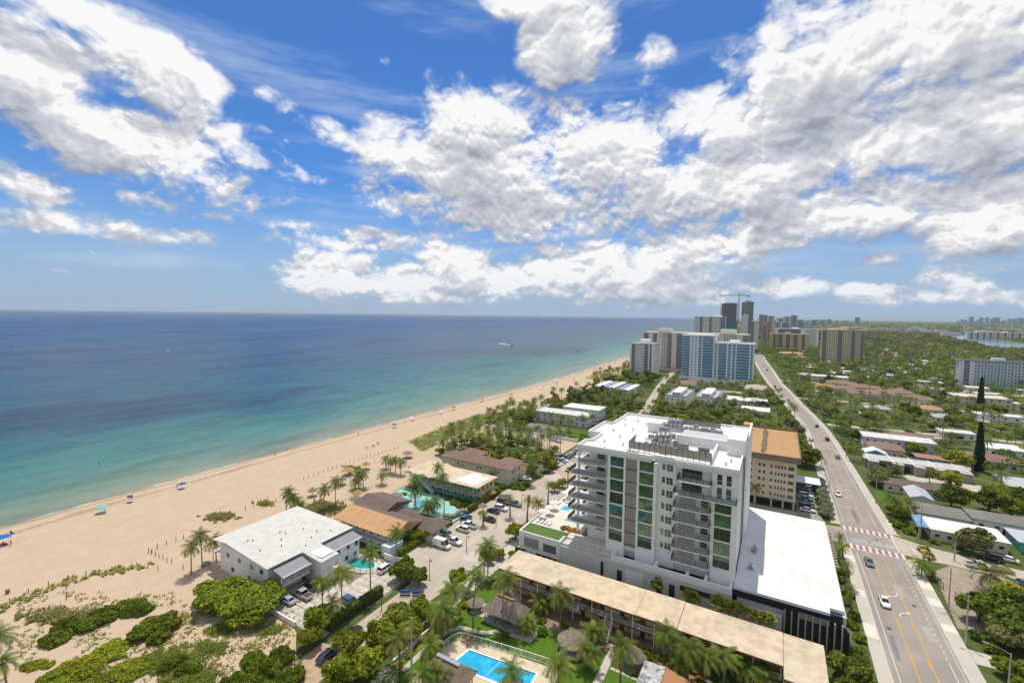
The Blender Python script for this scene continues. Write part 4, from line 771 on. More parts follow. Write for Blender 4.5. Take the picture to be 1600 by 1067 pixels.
TC = {'scrub':'shrub','scrub2':'shrub','bush':'shrub','ybush':'shrub','obush':'plant','silver':'tree'}
def put_tree(p, width, kind='round', label='', group=None, hs=1.0):
    cm, tm, w0 = CR[kind][random.randrange(len(CR[kind]))]; s = width/w0; o = thing(TN[kind], label, TC.get(kind,'tree'), p, random.random()*6.28, group); o.scale = (s, s, s*hs); link('trunk', tm, o); link('crown', cm, o); NP['tree'] += 1; return o
def tree_px(bx, by, width, kind='round', label='', group=None, hs=1.0): return put_tree(G(bx,by), width, kind, label, group, hs)
def in_poly(x, y, pl):
    r = False; j = len(pl)-1
    for i in range(len(pl)):
        if (pl[i][1] > y) != (pl[j][1] > y) and x < (pl[j][0]-pl[i][0])*(y-pl[i][1])/(pl[j][1]-pl[i][1])+pl[i][0]: r = not r
        j = i
    return r
BLOCK = []                                              # footprints that trees keep clear of
def blocked(x, y, m=1.0): return any(x0-m < x < x1+m and y0-m < y < y1+m for x0,x1,y0,y1 in BLOCK) or (lk(y)-3.2 < x < rk(y)+3.4 and y < 900) or (interp(SL,y)-.5 < x < interp(SR,y)+.5 and y < 540)
def scatter(pl, n, mind, m=1.0, seed=0):                # world polygon -> n points at least mind apart
    rng = random.Random(seed); xs = [p[0] for p in pl]; ys = [p[1] for p in pl]; out = []; tries = 0
    while len(out) < n and tries < n*60:
        tries += 1; x, y = rng.uniform(min(xs),max(xs)), rng.uniform(min(ys),max(ys))
        if in_poly(x,y,pl) and not blocked(x,y,m) and all((x-a)**2+(y-b_)**2 > mind*mind for a,b_ in out): out.append((x,y))
    return out
def pxpoly(*ps): return [tuple(G(*p))[:2] for p in ps]
def hedge(x0, x1, y0, y1, h, mats, label, name='hedge', seed=0, dens=26, size=.3, group=None):
    rng = np.random.default_rng(seed+int(abs(x0*7+y0*3))); w_, d_ = x1-x0, y1-y0; A = [w_*d_, w_*h, w_*h, d_*h, d_*h]; n = int(sum(A)*dens); k = rng.choice(5, n, p=np.array(A)/sum(A)); u, v = rng.random(n), rng.random(n); P = np.zeros((n,3)); N = np.zeros((n,3))
    for f_,(fn,nn) in enumerate(((lambda u,v:(u*w_,v*d_,0*u+h),(0,0,1)),(lambda u,v:(u*w_,0*u,v*h),(0,-1,0)),(lambda u,v:(u*w_,0*u+d_,v*h),(0,1,0)),(lambda u,v:(0*u,u*d_,v*h),(-1,0,0)),(lambda u,v:(0*u+w_,u*d_,v*h),(1,0,0)))):
        m_ = k == f_; P[m_] = np.stack(fn(u[m_],v[m_]),1); N[m_] = nn
    P += rng.normal(0,.09,(n,3)); P[:,2] = np.abs(P[:,2]); N += rng.normal(0,.5,(n,3)); N /= np.linalg.norm(N,axis=1,keepdims=True); V, Fq = leaf_quads(P, N, size, rng); me = np_mesh(name, V-np.array([w_/2,d_/2,0]), Fq, [LEAF[m] for m in mats], (rng.random(n) > .6).astype(int) if len(mats) > 1 else None)
    o = thing(name, label, 'hedge', ((x0+x1)/2,(y0+y1)/2,0), 0, group); link('foliage', me, o); part('core', MB().box(-w_/2+.15,w_/2-.15,-d_/2+.15,d_/2-.15,0,h-.15), LEAF[mats[0]], o, local=True); BLOCK.append((x0,x1,y0,y1)); return o
def tufts(name, pts, hmin, hmax, spread, mats, blades, seed=1):   # clumps of blades joined into one piece of ground cover
    rng = np.random.default_rng(seed); n = len(pts)*blades; P = np.repeat(np.array([(p[0],p[1],p[2] if len(p) > 2 else .02) for p in pts]), blades, 0); a = rng.uniform(0,6.283,n); hh = rng.uniform(hmin,hmax,n); P[:,0] += rng.normal(0,spread*.5,n); P[:,1] += rng.normal(0,spread*.5,n)
    d = np.stack([np.cos(a)*hh*.7,np.sin(a)*hh*.7,hh],1); s_ = np.stack([-np.sin(a),np.cos(a),0*a],1)*(.08+.22*hh)[:,None]; V = np.stack([P-s_,P+s_,P+d+s_*.35,P+d-s_*.35],1).reshape(-1,3); o = link(name, np_mesh(name, V, np.arange(4*n).reshape(n,4), [LEAF[m] for m in mats], (rng.random(n) > .5).astype(int) if len(mats) > 1 else None)); tag(o, kind='stuff'); return o
def palm_mass(name, label, pts, seed):                  # many far palms joined into one mass
    rng = np.random.default_rng(seed); VV = []; FF = []; MI = []; o = 0
    cs = []
    for me in PC['coco'][:2]:
        v = np.empty(len(me.vertices)*3, np.float32); me.vertices.foreach_get('co', v); v = v.reshape(-1,3); k = np.empty(len(me.polygons), np.int32); me.polygons.foreach_get('material_index', k); l = np.empty(len(me.loops), np.int32); me.loops.foreach_get('vertex_index', l); l = l.reshape(-1,4); cs.append((v,l,k))
    for (x,y) in pts:
        v,l,k = cs[rng.integers(2)]; a = rng.uniform(0,6.28); ca,sa = math.cos(a),math.sin(a); s = rng.uniform(.9,1.15); h = rng.uniform(6,9.5); w_ = np.stack([v[:,0]*ca-v[:,1]*sa, v[:,0]*sa+v[:,1]*ca, v[:,2]],1)*s+np.array([x,y,h]); VV.append(w_); FF.append(l+o); MI.append(k); o += len(w_)
        t_ = np.array([(x-.15,y-.15,0),(x+.15,y-.15,0),(x+.1,y-.1,h),(x-.1,y-.1,h),(x+.15,y+.15,0),(x-.15,y+.15,0),(x-.1,y+.1,h),(x+.1,y+.1,h)]); VV.append(t_); FF.append(np.array([(0,1,2,3),(4,5,6,7),(1,4,7,2),(5,0,3,6)])+o); MI.append(np.full(4,3)); o += 8
    ob = link(name, np_mesh(name, np.vstack(VV), np.vstack(FF), [LEAF['palm'],LEAF['palmy'],LEAF['dry'],BARK], np.concatenate(MI))); tag(ob, label, 'palms', None, 'stuff')

# ------------------------------------------------------------------ low buildings near the camera
YEL = M('pale_yellow_render', (.68,.57,.26), .85, var=.15, scale=1, dirt=.2); OLIVE = M('olive_render', (.38,.35,.16), .85, dirt=.2); TEAL = M('teal_paint', (.10,.42,.36), .7, var=.15); CREAM = M('cream_render', (.70,.64,.52), .9, var=.1, dirt=.2); PINKW = M('lilac_white_render', (.82,.81,.81), .85, dirt=.15); GREYW = M('grey_render', (.36,.34,.31), .9, var=.15, dirt=.2); BLUEW = M('pale_blue_render', (.62,.69,.74), .85, dirt=.15)
def tiles(name, c1, c2, bars=5.0, axis=1, strength=.5):           # roof covering with fine rows
    m = bpy.data.materials.new(name); m.use_nodes = True; t = NT(m.node_tree); b = m.node_tree.nodes['Principled BSDF']; tc = t.n('ShaderNodeTexCoord'); ob = tc.outputs['Object']
    wv = t.n('ShaderNodeTexWave', wave_type='BANDS', bands_direction='XYZ'[axis], wave_profile='SAW'); t.put(wv.inputs['Vector'], ob); wv.inputs['Scale'].default_value = bars/6.283; wv.inputs['Distortion'].default_value = .3; n = t.noise(ob, .5, 6, .7)
    c = t.mix(t.ss(n.outputs[0], .35, .7), (*c1,1), (*c2,1)); c = t.mix(t.m('MULTIPLY', t.ss(wv.outputs[0], .8, 1.0), strength), c, tuple(x*.6 for x in c1)+(1,)); t.put(b.inputs['Base Color'], c); b.inputs['Roughness'].default_value = .85; b.inputs['Specular IOR Level'].default_value = .2
    bp = t.n('ShaderNodeBump'); bp.inputs['Strength'].default_value = .5; bp.inputs['Distance'].default_value = .08; t.put(bp.inputs['Height'], wv.outputs[0]); t.put(b.inputs['Normal'], bp.outputs[0]); MATS[name] = m; return m
WTILE = tiles('white_tile_roof', (.66,.65,.62), (.56,.54,.50), 13, 1, .55); ORTILE = tiles('orange_tile_roof', (.58,.35,.19), (.50,.29,.15), 9, 1, .3); BRTILE = tiles('brown_shingle_roof', (.185,.135,.115), (.135,.105,.095), 9, 1, .3); PKTILE = tiles('brown_pink_tile_roof', (.27,.18,.14), (.21,.135,.11), 9, 1, .3); GRTILE = tiles('grey_shingle_roof', (.24,.225,.21), (.19,.18,.17), 9, 1, .3)
REDTRIM = M('dark_red_fascia', (.20,.06,.05), .7); SHEDGREY = M('grey_shed_roof', (.25,.26,.29), .7, var=.2, scale=.5); DOORD = M('dark_door', (.03,.03,.035), .5)
def block(x0,x1,y0,y1,m=.6): BLOCK.append((x0-m,x1+m,y0-m,y1+m))
# --- two-storey garden motel
mo = thing('motel', 'long two-storey yellow motel with cream flat roof and white balcony railings', 'building', (-22,91,0)); block(-54,10,85,96)
part('wall', MB().box(-52.4,2.6,89.0,94.6,0,5.85), YEL, mo); part('end_wing', MB().box(2.9,8.4,84.0,94.6,0,5.85), OLIVE, mo); part('doorway', MB().box(4.2,7.6,83.9,84.05,.1,4.6), DOORD, mo)
for a in (4.6,6.1): part('lattice_gate', railing(MB(), (a,83.84,.2),(a+1.2,83.84,.2),3.6,.3,.05), WHITE, mo)
for x0,x1,z in ((-53.3,-22.0,5.9),(-21.9,-14.2,5.98),(-14.1,2.85,5.9),(2.95,9.1,5.84)):
    r_ = part('roof', MB().box(x0,x1,86.0 if x1 < 5 else 83.0,95.4,z,z+.22), CREAMROOF, mo); part('fascia', MB().box(x0+.02,x1-.02,(86.0 if x1 < 5 else 83.0)-.06,(86.0 if x1 < 5 else 83.0)-.002,z-.16,z+.12), REDTRIM, r_)
part('walkway', MB().box(-52.2,2.8,86.7,88.99,2.75,2.95), CONC, mo); part('walkway_edge', MB().box(-52.2,2.8,86.62,86.699,2.7,2.98), REDTRIM, mo)
for x in [-52+i*4.2 for i in range(14)]: part('post', MB().box(x-.07,x+.07,86.72,86.86,0,2.74).box(x-.07,x+.07,86.72,86.86,2.952,5.88), WHITE, mo)
for x in [-52+i*4.2 for i in range(13)]:
    if -29 < x < -25: continue
    part('railing', railing(MB(), (x+.1,86.8,2.96),(x+4.1,86.8,2.96),.95,2.1,.06,.25), WHITE, mo)
part('balcony_bulge', MB().box(-37.2,-33.6,85.6,86.6,2.74,2.94), CONC, mo); part('railing', railing(railing(railing(MB(), (-37.2,85.65,2.95),(-33.6,85.65,2.95),.95,1.2,.06,.25), (-33.65,85.65,2.95),(-33.65,86.6,2.95),.95,.5,.06), (-37.15,85.65,2.95),(-37.15,86.6,2.95),.95,.5,.06), WHITE, mo)
for i in range(13):
    x = -50.5+i*4.2
    for z in (0,2.97):
        part('door', MB().box(x-.45,x+.45,88.93,89.02,z+.02,z+2.1), DOORD if (i+int(z))%3 else M('red_door',(.28,.05,.04),.6), mo); window(mo, x+1.7, 89.0, z+1.45, 1.5, 1.2, '-y', WHITE, GLASS, mull=2)
def stairs(parent, x0, x1, z1, y0, y1, n=10, axis='y'):
    s_ = MB(); 
    for k in range(n):
        z = z1*(k+1)/n
        if axis == 'y': a = y0+(y1-y0)*k/n; s_.box(x0,x1,min(a,a+(y1-y0)/n),max(a,a+(y1-y0)/n),z-.14,z)
        else: a = x0+(x1-x0)*k/n; s_.box(min(a,a+(x1-x0)/n),max(a,a+(x1-x0)/n),y0,y1,z-.14,z)
    o = part('staircase', s_, CONC, parent); r_ = MB()
    if axis == 'x':
        for yy in (y0,y1): railing(r_, (x0,yy,.1),(x1,yy,z1),.95,.9,.06,.25)
    else:
        for xx in (x0,x1): railing(r_, (xx,y0,.1),(xx,y1,z1),.95,.9,.06,.25)
    part('handrail', r_, WHITE, o)
stairs(mo, -47.2, -51.2, 2.85, 84.9, 86.1, 12, 'x'); stairs(mo, -27.9, -26.5, 2.85, 83.6, 86.5, 9, 'y'); stairs(mo, -31, -28.0, 1.2, 83.4, 84.3, 6, 'x')
# --- thatched huts
THATCH = M('grey_thatch', (.30,.255,.205), .95, var=.8, scale=1.6, col2=(.17,.14,.11), bump=.8, bscale=9, stretch=(1,1,.5)); THATCHY = M('golden_thatch', (.44,.28,.10), .95, var=.7, scale=2, col2=(.28,.18,.08), bump=.8, bscale=9); CAPTILE = M('terracotta_ridge', (.42,.20,.10), .85, var=.4, scale=3)
def thatch_hip(x0,x1,y0,y1,z0,z1,rl,courses=6,seed=1):
    rng = random.Random(seed); mb = MB(); cx,cy = (x0+x1)/2,(y0+y1)/2
    for c in range(courses):
        t0,t1 = c/courses, min(1,(c+1.18)/courses); 
        def ring(t,dz,jit):
            hx = (x1-x0)/2*(1-t)+rl/2*t; hy = (y1-y0)/2*(1-t)+.06*t; z = z0+(z1-z0)*t+dz; pts = []; n = 14
            for sx0,sy0,sx1,sy1 in ((-1,-1,1,-1),(1,-1,1,1),(1,1,-1,1),(-1,1,-1,-1)):
                for k in range(n): u = k/n; pts.append((cx+hx*(sx0+(sx1-sx0)*u)*(1+rng.uniform(-jit,jit)), cy+hy*(sy0+(sy1-sy0)*u)*(1+rng.uniform(-jit,jit)), z-rng.uniform(0,jit*6)))
            return pts
        a,b_ = ring(t0,.10,.022), ring(t1,.10 if t1 < 1 else .05,.004); n = len(a); mb.add(a+b_, [(i,(i+1)%n,n+(i+1)%n,n+i) for i in range(n)])
    return mb
def thatch_cone(r,z0,z1,courses=5,seed=1,n=26,sq=1.0):
    rng = random.Random(seed); mb = MB()
    for c in range(courses):
        t0,t1 = c/courses, min(1,(c+1.18)/courses); v = []
        for t,jit in ((t0,.05),(t1,.01)):
            for k in range(n): a = 6.2832*k/n; rr = (r*(1-t)**.9+.04)*(1+rng.uniform(-jit,jit)); v.append((math.cos(a)*rr, math.sin(a)*rr*sq, z0+(z1-z0)*t+.06-rng.uniform(0,jit*2)))
        mb.add(v, [(i,(i+1)%n,n+(i+1)%n,n+i) for i in range(n)])
    return mb
hu = thing('thatched_pavilion', 'large thatched pavilion with terracotta ridge on the motel lawn', 'hut', (-47,79,0)); block(-52,-42,76,82)
part('roof', thatch_hip(-51.5,-42.6,76.1,82.0,2.3,5.0,4.2,7), THATCH, hu); part('ridge_cap', MB().bar((-49.1,79.05,5.08),(-44.9,79.05,5.08),.5,.18), CAPTILE, hu); part('floor', MB().box(-51.2,-42.8,76.4,81.6,.0,.12), CONC, hu)
for x in (-50.8,-48.2,-45.6,-43.2):
    for y in (76.8,81.2): part('post', MB().tube([(x,y,.12),(x,y,2.45)],.1,6), WOOD, hu)
part('bar_counter', MB().box(-49.8,-44,78.6,79.4,.12,1.15), DOORD, hu); part('back_wall', MB().box(-50.6,-43.4,81.25,81.4,.12,2.2), WOOD, hu)
def round_hut(x,y,r,label,z0=2.0,z1=4.1,mat=THATCH,seed=3,sq=.9):
    o = thing('thatched_hut', label, 'hut', (x,y,0)); part('roof', thatch_cone(r,z0,z1,6,seed,26,sq), mat, o, local=True); part('floor', MB().lathe([(r*.9,0),(r*.9,.1),(0,.1)],8), CONC, o, local=True)
    for k in range(5): a = 6.2832*k/5+.4; part('post', MB().tube([(math.cos(a)*r*.75,math.sin(a)*r*.7,.1),(math.cos(a)*r*.75,math.sin(a)*r*.7,z0+.3)],.09,5), WOOD, o, local=True)
    part('bench', MB().lathe([(.5,.1),(.5,.75),(0,.75)],8), M('red_bench',(.35,.06,.05),.6), o, local=True); BLOCK.append((x-r,x+r,y-r,y+r)); return o
round_hut(-31.6,78.4,3.0,'domed grey thatched hut standing alone on the open motel lawn'); round_hut(-20.9,80.6,2.5,'smaller grey thatched hut with red bench beside stepping stones',seed=5)
hv = thing('thatched_cabana', 'brown thatched cabana with grey ridge tiles beside the motel pool', 'hut', (-47.2,59.8,0)); part('roof', thatch_hip(-51.4,-42.6,57.2,62.6,2.2,4.2,5,6,9), M('brown_thatch',(.27,.20,.15),.95,var=.8,scale=1.6,col2=(.15,.11,.08),bump=.8,bscale=9), hv); part('ridge_tiles', MB().bar((-49.6,59.9,4.3),(-44.7,59.9,4.3),.8,.2), GREYMET, hv)
for x in (-50.6,-43.4):
    for y in (58,61.8): part('post', MB().tube([(x,y,.0),(x,y,2.4)],.1,6), WOOD, hv)
sh = thing('garden_shed', 'low shed with stained metal roof and terracotta tiled lean-to on motel lawn', 'shed', (-15.5,76,0)); block(-19,-11,70,80)
part('wall', MB().box(-17.8,-12.8,72,78.8,0,2.9), CREAM, sh); part('roof', MB().add([(-18.2,71.5,2.95),(-14.6,71.5,3.2),(-14.6,79.2,3.2),(-18.2,79.2,2.95),(-18.2,71.5,3.05),(-14.6,71.5,3.3),(-14.6,79.2,3.3),(-18.2,79.2,3.05)],[(3,2,1,0),(4,5,6,7),(0,1,5,4),(1,2,6,5),(2,3,7,6),(3,0,4,7)]), M('stained_metal_roof',(.52,.52,.52),.7,var=.9,scale=.9,col2=(.10,.10,.12)), sh); part('lean_to', MB().add([(-14.5,71.5,3.25),(-10.6,71.5,2.5),(-10.6,79,2.5),(-14.5,79,3.25),(-14.5,71.5,3.4),(-10.6,71.5,2.65),(-10.6,79,2.65),(-14.5,79,3.4)],[(3,2,1,0),(4,5,6,7),(0,1,5,4),(1,2,6,5),(2,3,7,6),(3,0,4,7)]), CAPTILE, sh)
# --- motel pool
po = thing('motel_pool', 'rectangular blue swimming pool with white coping on a cream deck', 'pool', (-42,66,0)); block(-53,-32,52,70)
part('deck', MB().prism([(-53,52),(-30,54),(-31.5,72.6),(-46,70.9),(-52.2,69.8),(-53,66)],.0,.10), M('cream_pool_deck',(.60,.52,.38),.9,var=.2,scale=.6,dirt=.2), po)
part('coping', MB().prism([(-49.7,63.1),(-48.9,68.3),(-34.6,69.9),(-34.2,64.4)],.102,.16), WHITE, po); part('water', MB().prism([(-49.2,63.5),(-48.5,67.8),(-35,69.4),(-34.7,64.9)],.162,.18), POOLB, po); part('tile_line', MB().prism([(-48.55,67.82),(-35,69.42),(-35,69.6),(-48.6,68.0)],.17,.20), M('navy_tile',(.02,.03,.12),.4), po); part('lane_rope', MB().bar((-41.9,68.55,.22),(-42.3,64.2,.22),.06), WHITE, po)
pf = thing('pool_fence', 'white mesh fence curving around the motel pool deck', 'fence', (-44,70,0)); fp = [(-53,65.8),(-52.8,68.4),(-52,69.5),(-50.6,70.1),(-46,70.9),(-42,71.5),(-38,72.1),(-33.9,72.6),(-32.6,72.0)]
for a,b_ in zip(fp,fp[1:]): part('fence_panel', railing(MB(), (*a,.1),(*b_,.1),1.25,1.6,.07,.22,0,.025), WHITE, pf)
# --- white beach house
wh = thing('beach_house', 'white two-storey beach house with broad white tiled roof', 'house', (-105,69,0)); block(-119,-89,57,82)
part('wall', MB().box(-117.6,-97.6,58.4,80.0,0,6.7), PINKW, wh); part('wing_wall', MB().box(-97.58,-90.6,67.2,70.6,0,6.6), PINKW, wh); part('side_wall', MB().box(-97.58,-93.2,72.4,80.6,0,5.0), PINKW, wh); part('porch_wall', MB().box(-97.56,-96.2,59,66,0,2.6), PINKW, wh)
ez, rz_ = 6.75, 8.2; xe, xr, xw = -96.3, -113.2, -119.2
mb = MB().add([(xe,57.4,ez),(xr,57.4,rz_),(xw,57.4,7.6),(xw,80.6,7.6),(xe,81.2,ez),(xr,75.0,rz_)], [(0,4,5,1),(1,5,3,2),(4,3,5)]); mb.add([(xe,57.4,ez-.25),(xr,57.4,rz_-.25),(xw,57.4,7.35),(xw,80.6,7.35),(xe,81.2,ez-.25),(xe,57.4,ez-.002),(xr,57.4,rz_-.002),(xw,57.4,7.598),(xw,80.6,7.598),(xe,81.2,ez-.002)], [(0,5,6,1),(1,6,7,2),(2,7,8,3),(3,8,9,4),(4,9,5,0),(0,1,2,3,4)])
rf = part('roof', mb, WTILE, wh); part('wing_roof', MB().add([(-96.29,66.2,ez),(-89.4,66.2,6.15),(-89.4,71.2,6.15),(-96.29,71.2,ez),(-96.29,66.2,ez-.25),(-89.4,66.2,5.9),(-89.4,71.2,5.9),(-96.29,71.2,ez-.25)],[(0,1,2,3),(7,6,5,4),(0,4,5,1),(1,5,6,2),(2,6,7,3)]), WTILE, wh)
for y0,y1 in ((58.8,66.0),(72.3,81.0)): part('shed_roof', MB().add([(-97.4,y0,6.2),(-92.7,y0,5.2),(-92.7,y1,5.2),(-97.4,y1,6.2),(-97.4,y0,6.05),(-92.7,y0,5.05),(-92.7,y1,5.05),(-97.4,y1,6.05)],[(0,1,2,3),(7,6,5,4),(0,4,5,1),(1,5,6,2),(2,6,7,3),(3,7,4,0)]), SHEDGREY, wh); part('gutter', MB().box(-92.68,-92.5,y0,y1,4.95,5.3), WHITE, wh)
part('balcony', MB().box(-97.5,-93.4,59.0,66.0,2.65,2.85), PINKW, wh); part('railing', railing(railing(MB(), (-93.5,59.1,2.85),(-93.5,65.9,2.85),.95,1.8,.07,.22), (-97.3,59.1,2.85),(-93.5,59.1,2.85),.95,1.8,.07,.22), WHITE, wh); part('balcony', MB().box(-90.55,-89.6,67.2,72,2.65,2.85), PINKW, wh); part('railing', railing(MB(), (-89.7,67.3,2.85),(-89.7,71.9,2.85),.95,1.6,.07,.22), WHITE, wh)
for y,z in ((60.5,1.4),(63.2,1.4),(65,1.4),(61,4.1),(64.2,4.1)): window(wh, -97.56 if z > 3 else -96.18, y, z, 1.2, 1.3, '+x')
for y,z in ((74,1.4),(76.5,1.4),(79.2,1.4),(74,4.0),(77,4.0),(79.6,4.0)): window(wh, -93.18, y, z, 1.1, 1.3, '+x')
for x,z in ((-114,4.6),(-109,4.6),(-104,4.6),(-100,4.6),(-112,1.5),(-105,1.5)): window(wh, x, 58.38, z, 1.4, 1.3, '-y')
part('porch_post', MB().box(-93.6,-93.45,59.0,59.15,2.86,5.06).box(-93.6,-93.45,62.4,62.55,2.86,5.06).box(-93.6,-93.45,65.8,65.95,2.86,5.06), WHITE, wh); part('side_porch', MB().box(-120.4,-117.6,57.8,61.5,4.3,4.5), WHITE, wh); part('porch_post', MB().box(-120.3,-120.1,57.9,58.1,0,4.3).box(-120.3,-120.1,61.2,61.4,0,4.3), WHITE, wh); stairs(wh, -91.2, -90.7, 2.7, 75.5, 72.2, 9)
for x,y in ((-110,61),(-109.3,61.8),(-104,60.5),(-108,68),(-106.5,68.6),(-105,72.6),(-100,71.3),(-102.2,64.7),(-99,76.3),(-104.6,66.2),(-101.5,74),(-98,68.3)): part('roof_vent', MB().lathe([(.13,-.3),(.13,.35),(0,.4)],6,(x,y,ez+(xe-x)/(xe-xr)*(rz_-ez))), DARKMET, rf)
pp = thing('house_pool', 'kidney-shaped teal pool beside the white beach house', 'pool', (-90,78,0)); n = 26; block(-96,-84,73.5,82)
def blob(rx,ry): return [(-90.2+rx*math.cos(6.2832*k/n)*(1+.08*math.cos(12.566*k/n)), 78.1+ry*math.sin(6.2832*k/n)+.5*math.cos(6.2832*k/n)) for k in range(n)]
part('deck', MB().prism(blob(6.6,4.0),.03,.10), SIDEW, pp); part('coping', MB().prism(blob(4.7,2.45),.102,.15), WHITE, pp); part('water', MB().prism(blob(4.35,2.15),.152,.17), POOLT, pp)
ff = MB(); b2 = blob(6.5,3.9)
for k in range(n):
    a,b_ = b2[k], b2[(k+1)%n]
    if a[1] < 79.4 and a[0] > -95: railing(ff, (*a,.1),(*b_,.1),1.1,1.2,.06,.2)
pv_ = solo('pool_railing', ff, WHITE, 'white picket railing curving around the teal house pool', 'fence', loc=(-88,75,0))
lw = solo('garden_wall', MB().box(-95.6,-82.5,54.8,55.1,0,1.1).box(-95.9,-95.62,55.1,58,0,1.1), STUCCO, 'low white wall at the sandy end of the concrete drive', 'wall', loc=(-89,55,0)); lw2 = solo('garden_wall', MB().box(-58.5,-58.25,58,80.5,0,.9), STUCCO, 'low white wall dividing the motel lawn from the street verge', 'wall', loc=(-58,70,0)); lw3 = solo('garden_wall', MB().box(-82.6,-78.2,83.2,83.5,0,1.6).box(-86.6,-82.6,82.9,83.2,0,1.6), STUCCO, 'white wall behind the house pool near the parked white suv', 'wall', loc=(-82,83,0))
# --- orange and brown roofed beach apartments
ob_ = thing('beach_apartments', 'beach apartments with bright orange front roof and brown rear roofs', 'house', (-97,94,0)); block(-112,-79,84.5,106)
part('wall', MB().box(-107.6,-87.2,86.2,97,0,4.6).box(-110,-99,97,105.4,0,4.4).box(-99,-81.5,95.6,102.4,0,3.3), BLUEW, ob_)
mb = gable(MB(), -109,-86,85,97.4,4.6,2.1,'x'); mb.mi = [0]*len(mb.f); mb.mi[5] = 0; mb.mi[4] = 1; mb.mi[3] = 1
part('roof', mb, [ORTILE,BRTILE], ob_); part('rear_roof', gable(MB(), -111.4,-98.2,92.4,106.4,4.62,1.9,'x'), BRTILE, ob_); part('side_roof', hip(MB(), -99,-80.2,94.6,103.2,3.4,1.7), BRTILE, ob_); part('lower_roof', MB().box(-105.5,-87.6,84.4,86.18,2.6,2.75), CONC, ob_); part('porch_wall', MB().box(-88.2,-85.2,83.6,88.5,0,3.0), BLUEW, ob_)
for i in range(7):
    for z in (1.3,3.6): window(ob_, -106+i*2.8, 86.2, z, 1.0, .9, '-y', WHITE, GLASS)
for y in (97,100): window(ob_, -81.5, y, 1.7, 1.4, 1.1, '+x', TEAL, GLASS)
# --- teal and yellow motel
ym = thing('beach_motel', 'yellow and turquoise motel with wavy cream roof around a pool court', 'building', (-100,129,0)); block(-118,-84,121,136)
part('wall', MB().box(-115.6,-85.6,125.4,134.6,0,5.8), YEL, ym); part('teal_skirt', MB().box(-115.5,-85.5,125.3,125.39,0,1.2), TEAL, ym)
mb = gable(MB(), -117.4,-111.0,121.8,135.6,5.9,.9,'y'); gable(mb, -111.0,-104.6,121.8,135.6,5.9,.9,'y'); mb.box(-104.6,-84.6,122.6,135.6,5.92,6.16); part('roof', mb, CREAMROOF, ym); part('white_patch', MB().prism([(-96,125),(-87,124.4),(-86,133),(-94,134)],6.165,6.175), ROOFW, ym)
part('walkway', MB().box(-115.6,-86,123.2,125.38,2.8,3.0), CONC, ym); part('railing', railing(MB(), (-115.5,123.3,3),(-86.2,123.3,3),.95,2.4,.06,.6), CREAM, ym)
for i in range(9):
    x = -114+i*3.35; part('door', MB().box(x-.45,x+.45,125.24,125.42,.02,2.1).box(x-.45,x+.45,125.24,125.42,3.02,5.0), TEAL, ym)
    for z in (1.5,4.3): window(ym, x+1.5, 125.3, z, 1.3, 1.1, '-y', WHITE, GLASS)
    part('post', MB().box(x-.9,x-.78,123.2,123.32,0,2.79).box(x-.9,x-.78,123.2,123.32,3.002,5.9), TEAL, ym)
for y in (127.5,130,132.5): window(ym, -85.6, y, 4.3, 1.4, 1.2, '+x', TEAL, GLASS)
stairs(ym, -103.5, -107.5, 2.9, 122, 123.1, 10, 'x')
part('roof_sign', MB().box(-85.58,-85.5,126.5,133.5,5.0,5.7), M('pink_sign',(.55,.13,.16),.6,var=.7,scale=1.2,col2=(.6,.5,.4)), ym)
pc = thing('court_pool', 'turquoise pool court with island beds beside the yellow motel', 'pool', (-99,115,0)); block(-106,-92,109,119)
part('court', MB().prism([(-117,107),(-84.4,104),(-84.4,122.4),(-117,122.4)],.0,.05), M('turquoise_court',(.22,.50,.44),.8,var=.5,scale=.4,col2=(.50,.62,.54)), pc); part('coping', MB().prism([(-106,113.6),(-104.8,117.6),(-95,119.2),(-93.2,111.4),(-99,110.6)],.052,.12), M('terracotta_coping',(.50,.36,.25),.85), pc); part('water', MB().prism([(-105.3,114),(-104.3,117),(-95.6,118.4),(-94,112.2),(-99,111.4)],.122,.14), POOLA, pc)
bw = thing('boulder_wall', 'grey boulder water feature wall at the edge of the turquoise court', 'wall', (-86,112,0))
for k in range(16):
    rr = random.uniform(.5,.95); me = MB().lathe([(.05,-.5*rr),(rr,-.2),(rr*.9,.5*rr),(.1,.9*rr)],7,(0,0,0),0,.2); o = link('boulder', me.mesh('boulder',[M('boulder_stone',(.30,.27,.24),.95,var=.6,scale=2)]), bw, (-2+k*.22+random.uniform(-.3,.3), -6+k*.72, .6+.7*math.sin(k*.4)**2))
# --- beige hipped apartments
bb_ = thing('hipped_apartments', 'beige two-storey apartments with brown pink hipped roofs', 'house', (-102,149,0)); block(-119,-84,142.5,159)
part('wall', MB().box(-117,-93.2,144.2,151.4,0,6).box(-113.4,-104.4,151.42,157.4,0,6).box(-93.18,-85.2,144.2,155.6,0,6), CREAM, bb_)
part('roof', hip(MB(), -117.8,-92.0,143.4,152.0,6,2.1), PKTILE, bb_); part('rear_roof', hip(MB(), -114.2,-103.6,149,158.4,6.01,2.2), PKTILE, bb_); part('end_roof', hip(MB(), -94.0,-84.4,143.4,156.4,6.005,2.1), PKTILE, bb_)
for x,z in ((-109,4.4),(-99.5,4.4),(-98,4.4),(-109,1.5),(-99.5,1.5)): window(bb_, x, 144.2, z, 1.0, 1.1, '-y', WHITE)
for y,z in ((147,4.4),(148.6,4.4),(152,4.4),(147.5,1.5),(152,1.5)): window(bb_, -85.2, y, z, 1.0, 1.1, '+x', WHITE)
